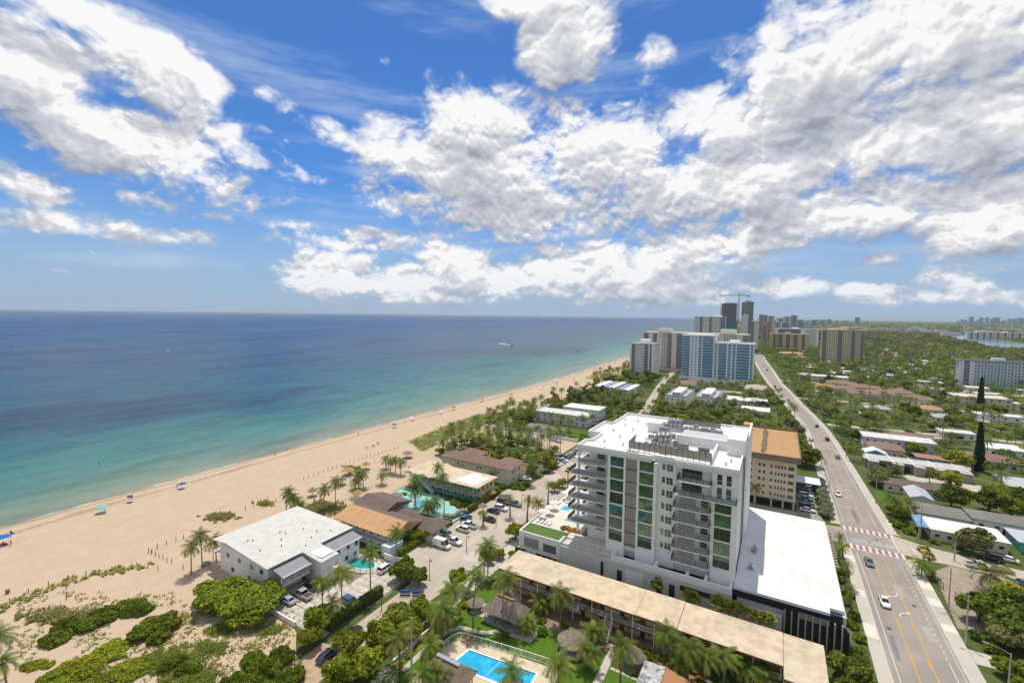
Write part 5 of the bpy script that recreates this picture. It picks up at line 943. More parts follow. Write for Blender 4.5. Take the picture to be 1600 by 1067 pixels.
# --- generic low house
def lowhouse(label, x0,x1,y0,y1,h,roof='flat',rm=None,wm=None,rh=1.6,nw=4,name='house',cat='house',group=None,far=False,along='x',rim=.25,floors=None):
    o = thing(name, label, cat, ((x0+x1)/2,(y0+y1)/2,0), 0, group); block(x0,x1,y0,y1,.4); wm = wm or STUCCO; rm = rm or ROOFW; e = .5
    part('wall', MB().box(x0+e,x1-e,y0+e,y1-e,0,h), wm, o)
    part('roof', flat_roof(MB(),x0,x1,y0,y1,h,rim,.3) if roof == 'flat' else hip(MB(),x0,x1,y0,y1,h,rh) if roof == 'hip' else gable(MB(),x0,x1,y0,y1,h,rh,along), rm, o)
    fl = floors or (2 if h > 5 else 1); sx = '+x' if x0 < 0 else '-x'; xs = x1-e if x0 < 0 else x0+e
    if far:
        mb = MB()
        for f_ in range(fl):
            z = h*(f_+.5)/fl
            for i in range(nw): x = x0+e+(x1-x0-2*e)*(i+.5)/nw; mb.box(x-.6,x+.6,y0+e-.05,y0+e+.02,z-.5,z+.6)
            for i in range(max(2,nw-2)): y = y0+e+(y1-y0-2*e)*(i+.5)/max(2,nw-2); mb.box(xs-.05,xs+.05,y-.6,y+.6,z-.5,z+.6)
        part('windows', mb, GLASS, o, kind='stuff')
    else:
        for f_ in range(fl):
            z = h*(f_+.5)/fl
            for i in range(nw): window(o, x0+e+(x1-x0-2*e)*(i+.5)/nw, y0+e, z, 1.2, 1.1, '-y', WHITE)
            for i in range(max(2,nw-2)): window(o, xs, y0+e+(y1-y0-2*e)*(i+.5)/max(2,nw-2), z, 1.2, 1.1, sx, WHITE)
        part('door', MB().box((x0+x1)/2-.5,(x0+x1)/2+.5,y0+e-.06,y0+e-.001,.02,2.1), DOORD, o)
    return o
# --- beach side, farther down the street
lowhouse('long white flat-roofed apartments behind the white garden wall', -126,-92,243,256,6,'flat',M('pale_grey_roof',(.62,.62,.61),.7,var=.4,scale=.3,dirt=.3),BLUEW,nw=8); lowhouse('white flat-roofed block behind the long white apartments', -116,-92,262,276,6.4,'flat',None,BLUEW,nw=5)
lowhouse('low house with grey shingle roof along the white garden wall', -119,-97,216,225,3.1,'hip',GRTILE,PINKW,1.3,5); lowhouse('small shed with grey roof on the sandy lot', -112,-101.6,194.4,203,3.2,'hip',M('pale_shingle',(.38,.385,.38),.8,var=.3),PINKW,.9,3)
for lb,x0,x1,y in (('long white garden wall between sandy lot and palms',-143,-119.6,214.3),('white garden wall beside the grey-roofed low house',-117.6,-85,213.0)): solo('garden_wall', MB().box(x0,x1,y,y+.3,0,1.7), STUCCO, lb, 'wall', loc=((x0+x1)/2,y,0))
structure('sandy_lot', MB().poly([(-140,196,.026),(-84.5,188,.026),(-84.5,212.8,.026),(-142,213.8,.026)]), [M('lot_sand',(.50,.40,.29),.95,var=.6,scale=.3,col2=(.40,.33,.25))]); structure('lawn', MB().poly([(-97,216,.02),(-84,216,.02),(-84,236,.02),(-97,236,.02)]), [TURF])
mark('orange_court', [(-99.5,164),(-88.5,163),(-88.5,183),(-99,184)], M('orange_court',(.52,.27,.13),.9,var=.3,scale=.4), .03); mark('orange_court', [(-118,166),(-105,165.4),(-104,172),(-116,173)], M('orange_court',(.5,.3,.15)), .03)
vi = thing('modern_villa', 'modern white villa with curved louvred roof and black glazing by the beach', 'villa', (-113,362,0)); block(-127,-99,344,380)
part('wall', MB().box(-126,-112,346,378,0,7.6).box(-112,-100,350,376,0,6.6), STUCCO, vi); part('glazing', MB().box(-125,-120.5,345.85,346.02,.5,7.0).box(-117.5,-113.5,345.85,346.02,3.2,7.2).box(-110,-105,349.85,350.02,.4,4), DOORD, vi)
for i,x in enumerate((-126.4,-120.6,-114.8,-109,-103.2)):
    part('roof_vault', MB().add([(x+u*5.4,y,7.7+.9*math.sin(math.pi*(.15+.7*u))-(1.0 if x > -112 else 0)) for y in (345,379) for u in (0,.25,.5,.75,1)],[(k,k+1,6+k,5+k) for k in range(4)]), ROOFW if i%2 == 0 else GREYMET, vi)
for lb,x0,x1,y0,y1 in (('white modern townhouse with roof terrace nearer the beach street',-69,-54.5,336,374),('white modern townhouse with roof terrace nearer the coast road',-50,-35.5,342,382)):
    o = thing('townhouse', lb, 'house', ((x0+x1)/2,(y0+y1)/2,0)); block(x0,x1,y0,y1); part('wall', MB().box(x0,x1,y0,y1,0,7.4), STUCCO, o); part('roof_terrace', flat_roof(MB(),x0-.01,x1+.01,y0-.01,y1+.01,7.4,.8,.2,.1), M('terrace_grey',(.40,.41,.43),.8), o); part('stair_tower', MB().box(x0+4.6,x1-4.2,y0+2,y1-8,7.52,10.2), STUCCO, o); part('louvre_roof', MB().box(x0+4.2,x1-3.8,y0+1.5,y1-7.5,10.202,10.4), ROOFW, o)
    for x in (x0+2,x0+5.2,x1-5.0,x1-2): window(o, x, y0, 5.4, 1.0, 1.6, '-y', WHITE); window(o, x, y0, 2.0, 1.0, 1.2, '-y', WHITE)
    for k in range(4): window(o, x0+5.4+k*1.3, y0+2, 8.9, .8, 1.6, '-y', WHITE); window(o, x1, y0+4+k*7, 5.2, 1.2, 1.6, '+x', WHITE)
lowhouse('two-storey house with brown pyramid roof behind the townhouses', -76,-60,411,437,5.6,'hip',PKTILE,BLUEW,2.2,4); lowhouse('low flat brown-roofed house behind the townhouses', -41,-23,403,415,3.2,'flat',M('tan_flat_roof',(.42,.33,.25),.9,var=.4),STUCCO,nw=4); lowhouse('blue two-storey house with tan hipped roof near the road', -23,-7,420,446,5.5,'hip',M('tan_hip_tile',(.46,.38,.30),.9,var=.3),BLUEW,2.0,4); lowhouse('long low house with bright white flat roof near the road', -33,-5,369,388,3.3,'flat',None,STUCCO,nw=6); lowhouse('low white-roofed house in front of the tan hipped house', -20,-3,334,350,3.2,'flat',None,STUCCO,nw=4)
# --- beige block with the orange roof
bg = thing('apartment_block', 'beige six-storey apartment block with flat orange roof on stilts', 'building', (-2,194,0)); block(-12,8,172,217); BEIGE = M('beige_render',(.70,.60,.43),.9,var=.1,dirt=.2)
part('wall', MB().box(-10.6,6.9,176,214,3.0,17.4), BEIGE, bg); part('undercroft', MB().box(-9.6,5.9,178,212,0,2.98), DOORD, bg); part('slab', MB().box(-10.8,7.1,175.6,214.2,2.7,2.99), CONC, bg)
for x in (-10.2,-5,0,3.4,6.5): part('stilt', MB().box(x-.25,x+.25,176.2,176.7,0,2.69), BEIGE, bg)
part('roof', MB().box(-11.6,7.8,173.4,216,17.41,17.9), M('orange_gravel_roof',(.45,.275,.125),.95,var=.5,scale=.5,col2=(.38,.215,.09),dirt=.25,dscale=.15), bg); mb = MB()
for x0,x1,y0,y1 in ((-11.8,8.0,173.0,173.38),(-11.8,8.0,216.02,216.4),(-11.8,-11.62,173.4,216),(7.82,8.0,173.4,216)): mb.box(x0,x1,y0,y1,16.6,18.6)
part('parapet', mb, M('brown_fascia',(.22,.16,.125),.85), bg); part('corner_pilaster', MB().box(-10.9,-9.4,175.7,175.98,3.0,17.38), M('brown_fascia',(.22,.16,.125)), bg)
for r_ in range(6):
    z = 4.3+r_*2.4
    for x,w_ in ((-6.5,.9),(-3.9,.9),(-2.5,.9),(-.35,.9),(.95,.75),(1.85,.75),(2.75,.75),(3.65,.75),(5.4,1.7)): window(bg, x, 176, z, w_, 1.2, '-y', WHITE if w_ < 1 else M('tan_frame',(.4,.33,.24)), GLASS)
    for k in range(10): window(bg, 6.9, 178+k*3.6, z, 1.4, 1.2, '+x', WHITE, GLASS)
part('stair_head', MB().box(-11,-8,208,213,17.92,20.4), M('orange_stair_head',(.52,.30,.13),.9), bg)
for i,(y) in enumerate([178+k*3.2 for k in range(11)]): dup(ac0, (-3.2+.5*(i%2), y, 17.9), .3*i, 'grey air conditioning unit in the row on the orange roof', 'air conditioners on the orange roof')
solo('entrance_canopy', MB().box(7.3,15.5,198,206,3.0,3.3).box(14.8,15.2,198.4,198.8,0,3).box(14.8,15.2,205,205.4,0,3), BLUEW, 'pale canopy over the driveway beside the beige block', 'canopy', loc=(11,202,0))
mark('block_car_park', [(7.5,150.8),(14.5,150.8),(14.5,217),(7.5,217)], ASPH, .014); mark('block_court', [(-12,150.8),(7.4,150.8),(7.4,175.5),(-12,175.5)], ASPH2, .012)
# --- houses on the far side of the coast road
ga = thing('shop_row', 'low row of grey studios with flat roofs and a forecourt', 'building', (51,249,0)); block(34,69,242,256); part('wall', MB().box(34.6,67.6,246,255,0,3.6), GREYW, ga); part('roof', flat_roof(MB(),34,68.2,245.4,255.4,3.6,.2,.3), M('pale_grey_flat_roof',(.50,.49,.47),.85,var=.3,scale=.3), ga)
for x in (35.4,43.6,50.4,57,64.5): part('bay', MB().box(x,x+3.4,242.6,245.98,0,3.5), GREYW, ga); part('bay_roof', MB().box(x-.15,x+3.55,242.4,245.35,3.52,3.82), M('pale_grey_flat_roof',(.5,.5,.5)), ga); part('ridge_bar', MB().box(x-.2,x+.1,242.3,255.3,3.84,4.2), STUCCO, ga)
for x in (40,48,55,61.8): part('doorway', MB().box(x-.8,x+1.6,245.9,246.02,.05,2.5), DOORD, ga)
part('mural', MB().box(53.7,56.6,245.85,246.02,.2,3.5), M('orange_mural',(.55,.30,.08),.8,var=.8,scale=.8,col2=(.62,.5,.35)), ga)
bgb = lowhouse('house with white roof and blue gable behind the grey studios', 35,44,255.6,262.5,3.8,'gable',ROOFW,M('blue_gable_paint',(.03,.17,.30),.8),1.8,3,along='y'); part('gable_board', MB().add([(35.4,255.5,3.9),(43.6,255.5,3.9),(39.5,255.5,5.6)],[(0,1,2)]), M('blue_gable_paint',(.03,.17,.3)), bgb)
lowhouse('house with brown hipped roof behind the blue gable', 38.5,52,265,279,4.2,'hip',PKTILE,CREAM,2,5); lowhouse('long white two-storey block with white flat roof west of road', 38,66,281,294,5.8,'flat',M('stained_white_roof',(.66,.65,.63),.8,var=.5,scale=.3,dirt=.3),BLUEW,nw=9); lowhouse('low house with brown flat roof and blue wall', 53.5,65.5,256.4,265,4.4,'flat',M('clay_flat_roof',(.34,.20,.13),.9,var=.3),M('blue_gable_paint',(.03,.17,.3)),nw=4)
lowhouse('long low house with brown roof facing the grey studios', 36,56,214.5,223.5,3.0,'hip',BRTILE,CREAM,1.1,6); lowhouse('small house with pale gabled roof beside round shade tree', 41,47.5,201,213,3.2,'gable',M('pale_metal_roof',(.45,.47,.51),.6,var=.2),CREAM,1.3,2,along='y'); lowhouse('low house with grey hipped roof behind the white-roofed house', 40,53,186.8,197.5,3.2,'hip',GRTILE,CREAM,1.5,4); lowhouse('low grey-roofed house next to the turquoise garden pool', 53.6,68.5,190,199.5,3.2,'hip',GRTILE,PINKW,1.4,4)
wr = lowhouse('low house with long bright white roof and blue end panel', 40.2,57.2,173.6,184,3.2,'hip',ROOFW,CREAM,.7,6); part('blue_panel', MB().add([(37.6,173.9,3.2),(40.15,173.6,3.4),(40.15,184,3.4),(37.8,183,3.2),(37.6,173.9,3.4),(40.15,173.6,3.6),(40.15,184,3.6),(37.8,183,3.4)],[(3,2,1,0),(4,5,6,7),(0,1,5,4),(1,2,6,5),(2,3,7,6),(3,0,4,7)]), M('blue_roof_panel',(.13,.25,.48),.5,var=.5,scale=.8,col2=(.35,.45,.6)), wr); part('panel_post', MB().box(38,38.15,174.4,174.55,0,3.2).box(38,38.15,182.4,182.55,0,3.2), WHITE, wr)
lowhouse('house with teal walls and pale roof beside the garden pool', 59.5,72,177,187.5,3.0,'hip',M('pale_metal_roof',(.45,.47,.51)),TEAL,1.0,4)
tp = thing('garden_pool', 'turquoise swimming pool in a back garden west of the road', 'pool', (68,203,0)); part('coping', MB().box(63,74,200.2,206.4,.0,.1), SIDEW, tp); part('water', MB().box(63.5,73.5,200.7,205.9,.102,.12), POOLA, tp)
lowhouse('low white-roofed house beyond the gravel lot', 70,88,171,183,3.0,'flat',None,STUCCO,nw=4); lowhouse('pale-roofed house with pink walls behind the ficus trees', 75,92,235,250,3.2,'gable',M('pale_metal_roof',(.45,.47,.5)),M('pink_render',(.55,.28,.22),.85),1.4,4)
mark('studio_forecourt', [(48,232),(70,233),(70,242.3),(46,242.3)], SIDEW, .016); mark('front_lawn', [(32.8,203),(39.5,204),(39,212.5),(32.6,212.5)], TURF, .016)

# ------------------------------------------------------------------ high-rises along the coast
def onY(px, py, Y): d = ray(px, py); t = Y/d.y; return d.x*t, H+d.z*t
def tower(name, label, x0,x1,y0,y1,h,floors,cols,wall,glass=GLASS,z0=0.0,group=None,roofm=None,slabm=None,side=True,cat='building',pent=None):
    """cols: (start, end, type) along the front; types win, bal, glass, solid"""
    o = thing(name, label, cat, ((x0+x1)/2,(y0+y1)/2,0), 0, group); block(x0,x1,y0,y1); fh = (h-z0)/floors; wd = x1-x0
    part('core', MB().box(x0+1.2,x1-.6,y0+1.6,y1,0,h-.4), wall, o)
    sol = MB(); win = MB(); bal = MB(); rail = MB(); gls = MB()
    for a,b_,ty in cols:
        xa,xb = x0+wd*a, x0+wd*b_
        if ty == 'solid': sol.box(xa,xb,y0,y0+1.62,z0,h-.3)
        elif ty == 'win':
            sol.box(xa,xb,y0+.25,y0+1.62,z0,h-.32); n = max(1,round((xb-xa)/2.6))
            for f_ in range(floors):
                for i in range(n): xc = xa+(xb-xa)*(i+.5)/n; ww = min(1.5,(xb-xa)/n*.62); win.box(xc-ww/2,xc+ww/2,y0+.16,y0+.27,z0+fh*f_+fh*.32,z0+fh*f_+fh*.82)
        elif ty == 'bal':
            gls.box(xa,xb,y0+1.2,y0+1.61,z0,h-.34)
            for f_ in range(floors): z = z0+fh*f_; bal.box(xa-.1,xb+.1,y0-.7,y0+1.19,z-.14,z+.12); rail.box(xa,xb,y0-.66,y0-.60,z+.14,z+1.0)
        elif ty == 'glass':
            gls.box(xa,xb,y0+.4,y0+1.61,z0,h-.34)
            for f_ in range(floors): z = z0+fh*f_; bal.box(xa,xb,y0+.3,y0+.39,z-.2,z+.25)
    sx = x1 if x0 < 0 else x0; sg = 1 if x0 < 0 else -1
    if side:
        n = max(2,int((y1-y0)/4.5))
        for f_ in range(floors):
            for i in range(n):
                yc = y0+2+(y1-y0-3)*(i+.5)/n; xx = (x1-.6) if sg > 0 else (x0+1.2); win.box(xx-.08,xx+.08,yc-.8,yc+.8,z0+fh*f_+fh*.3,z0+fh*f_+fh*.8)
    for nm, m_, mt in (('piers',sol,wall),('windows',win,glass if glass is not BLUEGLASS else BLUEGLASS),('balconies',bal,slabm or wall),('balustrades',rail,RAILB if glass is BLUEGLASS else RAILG),('glazing',gls,glass)):
        if m_.f: part(nm, m_, mt, o, kind='stuff')
    rf = part('roof', flat_roof(MB(),x0-.3,x1+.3,y0-.3,y1+.3,h-.3,1.0,.4,.35), roofm or wall, o)
    for (a,b_,ph) in (pent or [(.4,.55,3.5)]): part('penthouse', MB().box(x0+wd*a,x0+wd*b_,y0+(y1-y0)*.35,y1-1.2,h+.06,h+ph), wall, rf)
    return o
RAILB = M('blue_glass_balustrade',(.22,.42,.58),.1,spec=.8); RAILG = M('grey_balustrade',(.30,.30,.30),.5); HW = M('highrise_white',(.80,.80,.79),.85,dirt=.12,dscale=.03); HC = M('highrise_cream',(.68,.64,.57),.9,dirt=.15,dscale=.03); HT = M('highrise_tan',(.58,.43,.24),.9,dirt=.12,dscale=.03); HT2 = M('highrise_sand',(.66,.57,.41),.9,dirt=.12,dscale=.03); HG = M('highrise_grey',(.40,.42,.44),.8,dirt=.1,dscale=.03); DKG = M('dark_grey_glass',(.11,.14,.175),.2,spec=.7)  # high-rise windows use one even dark grey glass
tower('glass_condominium','taller wing of the blue glass condominium with white piers', -83,-52.6,478,500,45.5,17,[(0,.24,'bal'),(.24,.27,'solid'),(.27,.37,'win'),(.37,.48,'win'),(.48,.51,'solid'),(.51,.6,'glass'),(.6,.63,'solid'),(.63,.94,'bal'),(.94,1,'solid')],HW,BLUEGLASS,pent=[(.1,.9,1.6)])
tower('glass_condominium','lower wing of the blue glass condominium beside the road', -52.4,-19,477,500,39,14,[(0,.05,'glass'),(.05,.09,'solid'),(.09,.3,'bal'),(.3,.34,'solid'),(.34,.42,'glass'),(.42,.45,'solid'),(.45,.53,'glass'),(.53,.56,'solid'),(.56,.72,'bal'),(.72,.88,'bal'),(.88,.91,'solid'),(.91,.97,'glass'),(.97,1,'solid')],HW,BLUEGLASS,pent=[(.35,.6,3)])
solo('parking_deck', MB().box(-84,-17,470,476.5,0,5).box(-84,-17,470,470.3,5,5.8), HW, 'low white parking deck in front of the blue glass condominium', 'building', loc=(-50,473,0))
tower('beach_condominium','white slab condominium with cream roof nearest the sand', -139,-113,490,518,34.4,12,[(0,.08,'solid'),(.08,.22,'bal'),(.22,.6,'win'),(.6,.76,'bal'),(.76,.82,'solid'),(.82,.9,'bal'),(.9,1,'solid')],HW,DKG,roofm=M('cream_parapet',(.60,.55,.45),.9),pent=[(.3,.62,4.5)])
tower('slab_condominium','very wide cream slab condominium behind the blue glass towers', -141,-28,555,582,44.5,16,[(0,.05,'bal'),(.05,.1,'solid'),(.1,.14,'bal'),(.14,.19,'solid'),(.19,.25,'win'),(.25,.29,'bal'),(.29,.34,'solid'),(.34,.4,'bal'),(.4,.45,'solid'),(.45,.55,'win'),(.55,.6,'solid'),(.6,.7,'bal'),(.7,.78,'solid'),(.78,.9,'win'),(.9,.95,'solid'),(.95,1,'bal')],HC,DKG,z0=4,pent=[(.13,.26,5.5),(.74,.88,6),(.0,.98,1.2)])
tower('slab_condominium','white condominium slab in front of the tower under construction', -137,-84,900,925,64.5,22,[(0,.07,'win'),(.07,.2,'win'),(.2,.28,'bal'),(.28,.5,'win'),(.5,.58,'bal'),(.58,.85,'win'),(.85,1,'bal')],HW,DKG,pent=[(.6,.85,4)])
# tower under construction: bare slabs above, glazed below, with its crane
uc = thing('unfinished_tower','dark unfinished tower with bare concrete floors and blue netting below', 'building', (-87,1012,0)); part('core', MB().box(-97,-78,1004,1022,0,93), M('raw_concrete',(.28,.25,.25),.95,var=.3,scale=.3), uc)
mb = MB(); 
for k in range(31): mb.box(-103,-72,1000,1026,3.05*k,3.05*k+.35)
part('floor_slabs', mb, M('raw_slab',(.36,.31,.30),.95), uc, kind='stuff'); mb = MB()
for x in [-102.5+i*5 for i in range(7)]: mb.box(x-.4,x+.4,1000.3,1001.2,0,94)
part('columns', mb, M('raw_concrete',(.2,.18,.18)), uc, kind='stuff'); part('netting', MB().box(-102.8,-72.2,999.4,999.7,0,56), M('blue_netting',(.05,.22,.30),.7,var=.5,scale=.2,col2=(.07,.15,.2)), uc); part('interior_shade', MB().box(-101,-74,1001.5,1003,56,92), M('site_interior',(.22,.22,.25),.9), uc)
cr_ = thing('tower_crane','tall construction crane with long jib beside the unfinished tower', 'crane', (-70,1000,0)); mb = MB()
for dx in (-1,1):
    for dy in (-1,1): mb.bar((-70+dx,1000+dy,0),(-70+dx,1000+dy,112),.35)
for k in range(28): z = k*4; mb.bar((-71,999,z),(-69,999,z+4),.25); mb.bar((-69,1001,z),(-71,1001,z+4),.25); mb.bar((-69,999,z+4),(-71,999,z+4),.25)
part('mast', mb, M('crane_steel',(.33,.24,.20),.7), cr_); mb = MB(); mb.bar((-106,1000,107.4),(-52,1000,107.4),.9,.7); mb.bar((-106,1000,108.8),(-60,1000,109.2),.5,.5)
for k in range(20): x = -105+k*2.4; mb.bar((x,1000,107.4),(x+1.2,1000,109),.3); mb.bar((x+1.2,1000,109),(x+2.4,1000,107.4),.3)
mb.bar((-70,1000,113),(-100,1000,109),.25); mb.bar((-70,1000,113),(-54,1000,107.6),.25); part('jib', mb, M('crane_grey',(.26,.27,.29),.6), cr_); part('counterweight', MB().box(-56,-52,999,1001,104.8,107), M('raw_concrete',(.2,.18,.18)), cr_); part('cab', MB().box(-71.6,-68.6,998.2,999.8,104.5,107), HW, cr_)
tower('glass_tower','slim grey glass tower beside the unfinished tower', -67,-46,1030,1055,95,30,[(0,.3,'glass'),(.3,.34,'solid'),(.34,.75,'glass'),(.75,1,'bal')],HG,M('grey_tower_glass',(.20,.26,.27),.15,spec=.8,var=.4,scale=.05),pent=[(.3,.8,4)])
tower('white_tower','white tower standing right behind the unfinished tower', -64,-52,985,1000,68,22,[(0,1,'win')],HW,DKG); tower('white_tower','white tower with balconies closing the row by the coast road', -44,-32,930,955,58,19,[(0,.4,'bal'),(.4,1,'win')],HW,DKG)
# west of the road
tower('tan_tower','tall tan apartment tower rising alone above the trees', 54,103,800,830,47.2,16,[(0,.02,'solid'),(.02,.12,'bal'),(.12,.4,'win'),(.4,.5,'bal'),(.5,.72,'win'),(.72,.8,'bal'),(.8,.94,'win'),(.94,1,'bal')],HT2,DKG,roofm=HT,pent=[(.5,.66,5),(.2,.35,2)])
tower('tan_block','lower tan apartment block with vertical cream panels', -16,50,1030,1060,33,9,[(0,.1,'solid'),(.1,.16,'bal'),(.16,.24,'win'),(.24,.34,'bal'),(.34,.43,'solid'),(.43,.53,'bal'),(.53,.62,'solid'),(.62,.72,'bal'),(.72,.82,'solid'),(.82,.9,'bal'),(.9,1,'solid')],HT,DKG,roofm=HT2)
tower('pale_block','pale blue and white block behind the lower tan block', -8,72,1150,1180,41,9,[(0,.08,'solid'),(.08,.6,'bal'),(.6,.7,'solid'),(.7,.95,'win'),(.95,1,'solid')],HW,DKG)
TEALW = M('sea_green_panel',(.20,.36,.36),.8)
tower('slab_block','long white slab block with sea green stripes above the trees', 150.5,232,592,606,26,9,[(0,.04,'solid'),(.04,.09,'glass'),(.09,.12,'solid')]+[(.12+.055*i,.12+.055*i+.042,'win') for i in range(16)],M('slab_white',(.62,.64,.68),.85),DKG,roofm=M('grey_roof_felt',(.36,.37,.39),.9,var=.3,scale=.1),pent=[(.3,.4,3),(.6,.7,3)])
mb = MB()
for i in range(16): x = 150.5+81.5*(.12+.055*i+.043); mb.box(x,x+.9,591.6,592.3,0,25.6)
solo('stripe_panels', mb, TEALW, 'sea green vertical stripe panels on the long white slab', 'panel', loc=(190,592,0), kind='stuff')
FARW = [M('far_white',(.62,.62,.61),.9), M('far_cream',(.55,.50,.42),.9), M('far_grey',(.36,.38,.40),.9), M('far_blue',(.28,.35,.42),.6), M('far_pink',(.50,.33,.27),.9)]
def pxtower(px0,px1,pyt,Y,mat,label,group,depth=25,floors=12,name='distant_tower'):
    xa,zt = onY(px0,pyt,Y); xb,_ = onY(px1,pyt,Y); cols = [(0,.12,'solid'),(.12,.42,'win'),(.42,.58,'bal'),(.58,.88,'win'),(.88,1,'solid')]
    return tower(name,label,xa,xb,Y,Y+depth,max(zt,8),floors,cols,mat,DKG,group=group,side=False)
for i,(a,b_,t_,Y,m_) in enumerate(((1186,1194,492,2100,2),(1192,1200,493,2300,2),(1199,1211,494,1900,0),(1198,1206,503,1500,4),(1208,1222,503,1650,0),(1213,1226,497,2500,0),(1224,1236,495,2600,0),(1236,1246,493,2900,2),(1222,1233,505,1750,3),(1190,1200,508,1450,4),(1246,1256,500,3600,3),(1258,1266,501,4200,0),(1268,1278,500,4600,3),(1280,1290,500,5000,2),(1292,1300,499,5200,3),(1303,1312,501,5200,0),(1336,1344,496,5600,3),(1316,1326,501,6000,2),(1350,1362,502,6000,0))):
    pxtower(a,b_,t_,Y,FARW[m_],'pale distant tower in the cluster down the coast' if i < 11 else 'hazy distant block on the flat horizon','towers down the coast' if i < 11 else 'blocks on the flat horizon',depth=30)
sky_ = [(1496,1500,502),(1502,1506,499),(1508,1512,500),(1515.5,1519,495.5),(1519.5,1522,494.6),(1528,1531,500),(1532,1537,496),(1541,1546,496),(1549,1552,499),(1552,1558,496.6),(1557,1562.5,496),(1568,1572,500),(1576,1580,498),(1583,1589,498.5),(1592,1600,497),(1601,1606,499),(1563,1567,502),(1524,1527,502)]
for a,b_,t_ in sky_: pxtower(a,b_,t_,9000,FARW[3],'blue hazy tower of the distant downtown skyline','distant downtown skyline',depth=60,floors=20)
rng = random.Random(5); mb = MB()
for k in range(420):                                    # low blocks and roofs melting into the plain
    Y = rng.uniform(2600,9500); px = rng.uniform(1255,1600); x,_ = onY(px,510,Y); h_ = rng.uniform(5,16); w_ = rng.uniform(15,60); mb.box(x,x+w_,Y,Y+30,0,h_,rng.choice((0,0,1,2)))
o = solo('distant_city', mb, FARW[:3], 'low pale roofs of the distant city spread over the plain', 'city', kind='stuff')
xa,_ = onY(1558,520,2300)
for k,(a,b_) in enumerate(((1512,1552),(1553,1598),(1600,1650))): tower('canal_flats','long pale canal-side apartment block of the row across the water',onY(a,516,2300)[0],onY(b_,516,2300)[0],2300,2330,22,7,[(i/8,i/8+.09,'bal' if i%2 else 'win') for i in range(8)],HW,DKG,group='apartment blocks across the canal',side=False)
cw = MB().poly([tuple(G(*p))[:2]+(.4,) for p in ((1432,514.2),(1500,522.5),(1560,531),(1640,543),(1700,566),(1640,566),(1600,557),(1545,541),(1485,527),(1440,517.5))]); structure('canal', cw, [M('canal_water',(.10,.14,.18),.12,var=.3,scale=.02,col2=(.13,.17,.2),spec=.6)])
# --- suburb west of the road: named roofs first, then the scattered lots
lowhouse('long low block with white roof edge beside the coast road', 22,62,556,572,5.4,'flat',None,CREAM,nw=9,far=True)
for i,(x0,x1,y0,y1) in enumerate(((40,64,506,528),(55,78,488,508),(42,58,470,486),(50,70,447,465),(64,82,455,478),(80,96,470,492),(84,102,440,460))): lowhouse('brown-roofed apartment villa of the hipped cluster among palms', x0,x1,y0,y1,5.0,'hip',PKTILE,CREAM,2.2,5,far=True,group='brown-roofed villas among the palms')
lowhouse('long cream two-storey block with flat cream roof below the white slab', 118,150,470,492,6,'flat',M('cream_flat_roof',(.60,.54,.46),.9,var=.4,scale=.1),CREAM,nw=7,far=True); lowhouse('red-walled house with pale metal roof near the tall conifer', 150,178,440,462,4,'gable',M('pale_metal_roof',(.45,.47,.5)),M('red_wall',(.42,.10,.08),.85),2.2,5,far=True); lowhouse('long house with orange tiled roof in front of the lower tan block', -2,36,880,900,6,'hip',ORTILE,HW,2,6,far=True); lowhouse('red-roofed house by the foot of the tan tower', 62,92,735,750,4.4,'hip',M('red_tile',(.40,.14,.09),.9),CREAM,2,4,far=True)
for nm_,pts_ in (('side_lane',[(27.5,330),(250,352),(250,358),(27.5,336)]),('side_lane',[(8,428),(270,445),(270,451),(8,434)]),('side_lane',[(0,540),(300,560),(300,567),(0,546)]),('side_lane',[(104,165),(110,165),(150,330),(143,330)])): mark(nm_, pts_, ASPH2, .018); xs_ = [p[0] for p in pts_]; ys_ = [p[1] for p in pts_]
lots = scatter([(34,300),(110,232),(165,300),(260,420),(300,700),(330,1300),(40,1300),(0,900),(30,560)], 150, 24, 8, 11); rr = random.Random(9)
for x,y in lots:
    if y < 720: mark('house_driveway', [(x-11,y-12),(x-6,y-12),(x-6,y-4),(x-11,y-4)], SIDEW, .02)
    w_,d_ = rr.uniform(13,22), rr.uniform(10,16); k = rr.random(); 
    if k < .55: lowhouse('low house with pale flat roof among suburban trees', x-w_/2,x+w_/2,y-d_/2,y+d_/2,3.2,'flat',rr.choice((ROOFW,ROOFW,M('stained_white_roof',(.6,.6,.6)))),STUCCO,nw=4,far=True,group='pale flat-roofed suburban houses')
    elif k < .8: lowhouse('low house with grey hipped roof among suburban trees', x-w_/2,x+w_/2,y-d_/2,y+d_/2,3.2,'hip',M('pale_shingle',(.4,.4,.4)),CREAM,1.8,4,far=True,group='grey hipped suburban houses')
    else: lowhouse('low house with terracotta hipped roof among suburban trees', x-w_/2,x+w_/2,y-d_/2,y+d_/2,3.4,'hip',rr.choice((PKTILE,M('clay_tile_roof',(.42,.24,.15),.9,var=.3))),CREAM,2.0,4,far=True,group='terracotta hipped suburban houses')
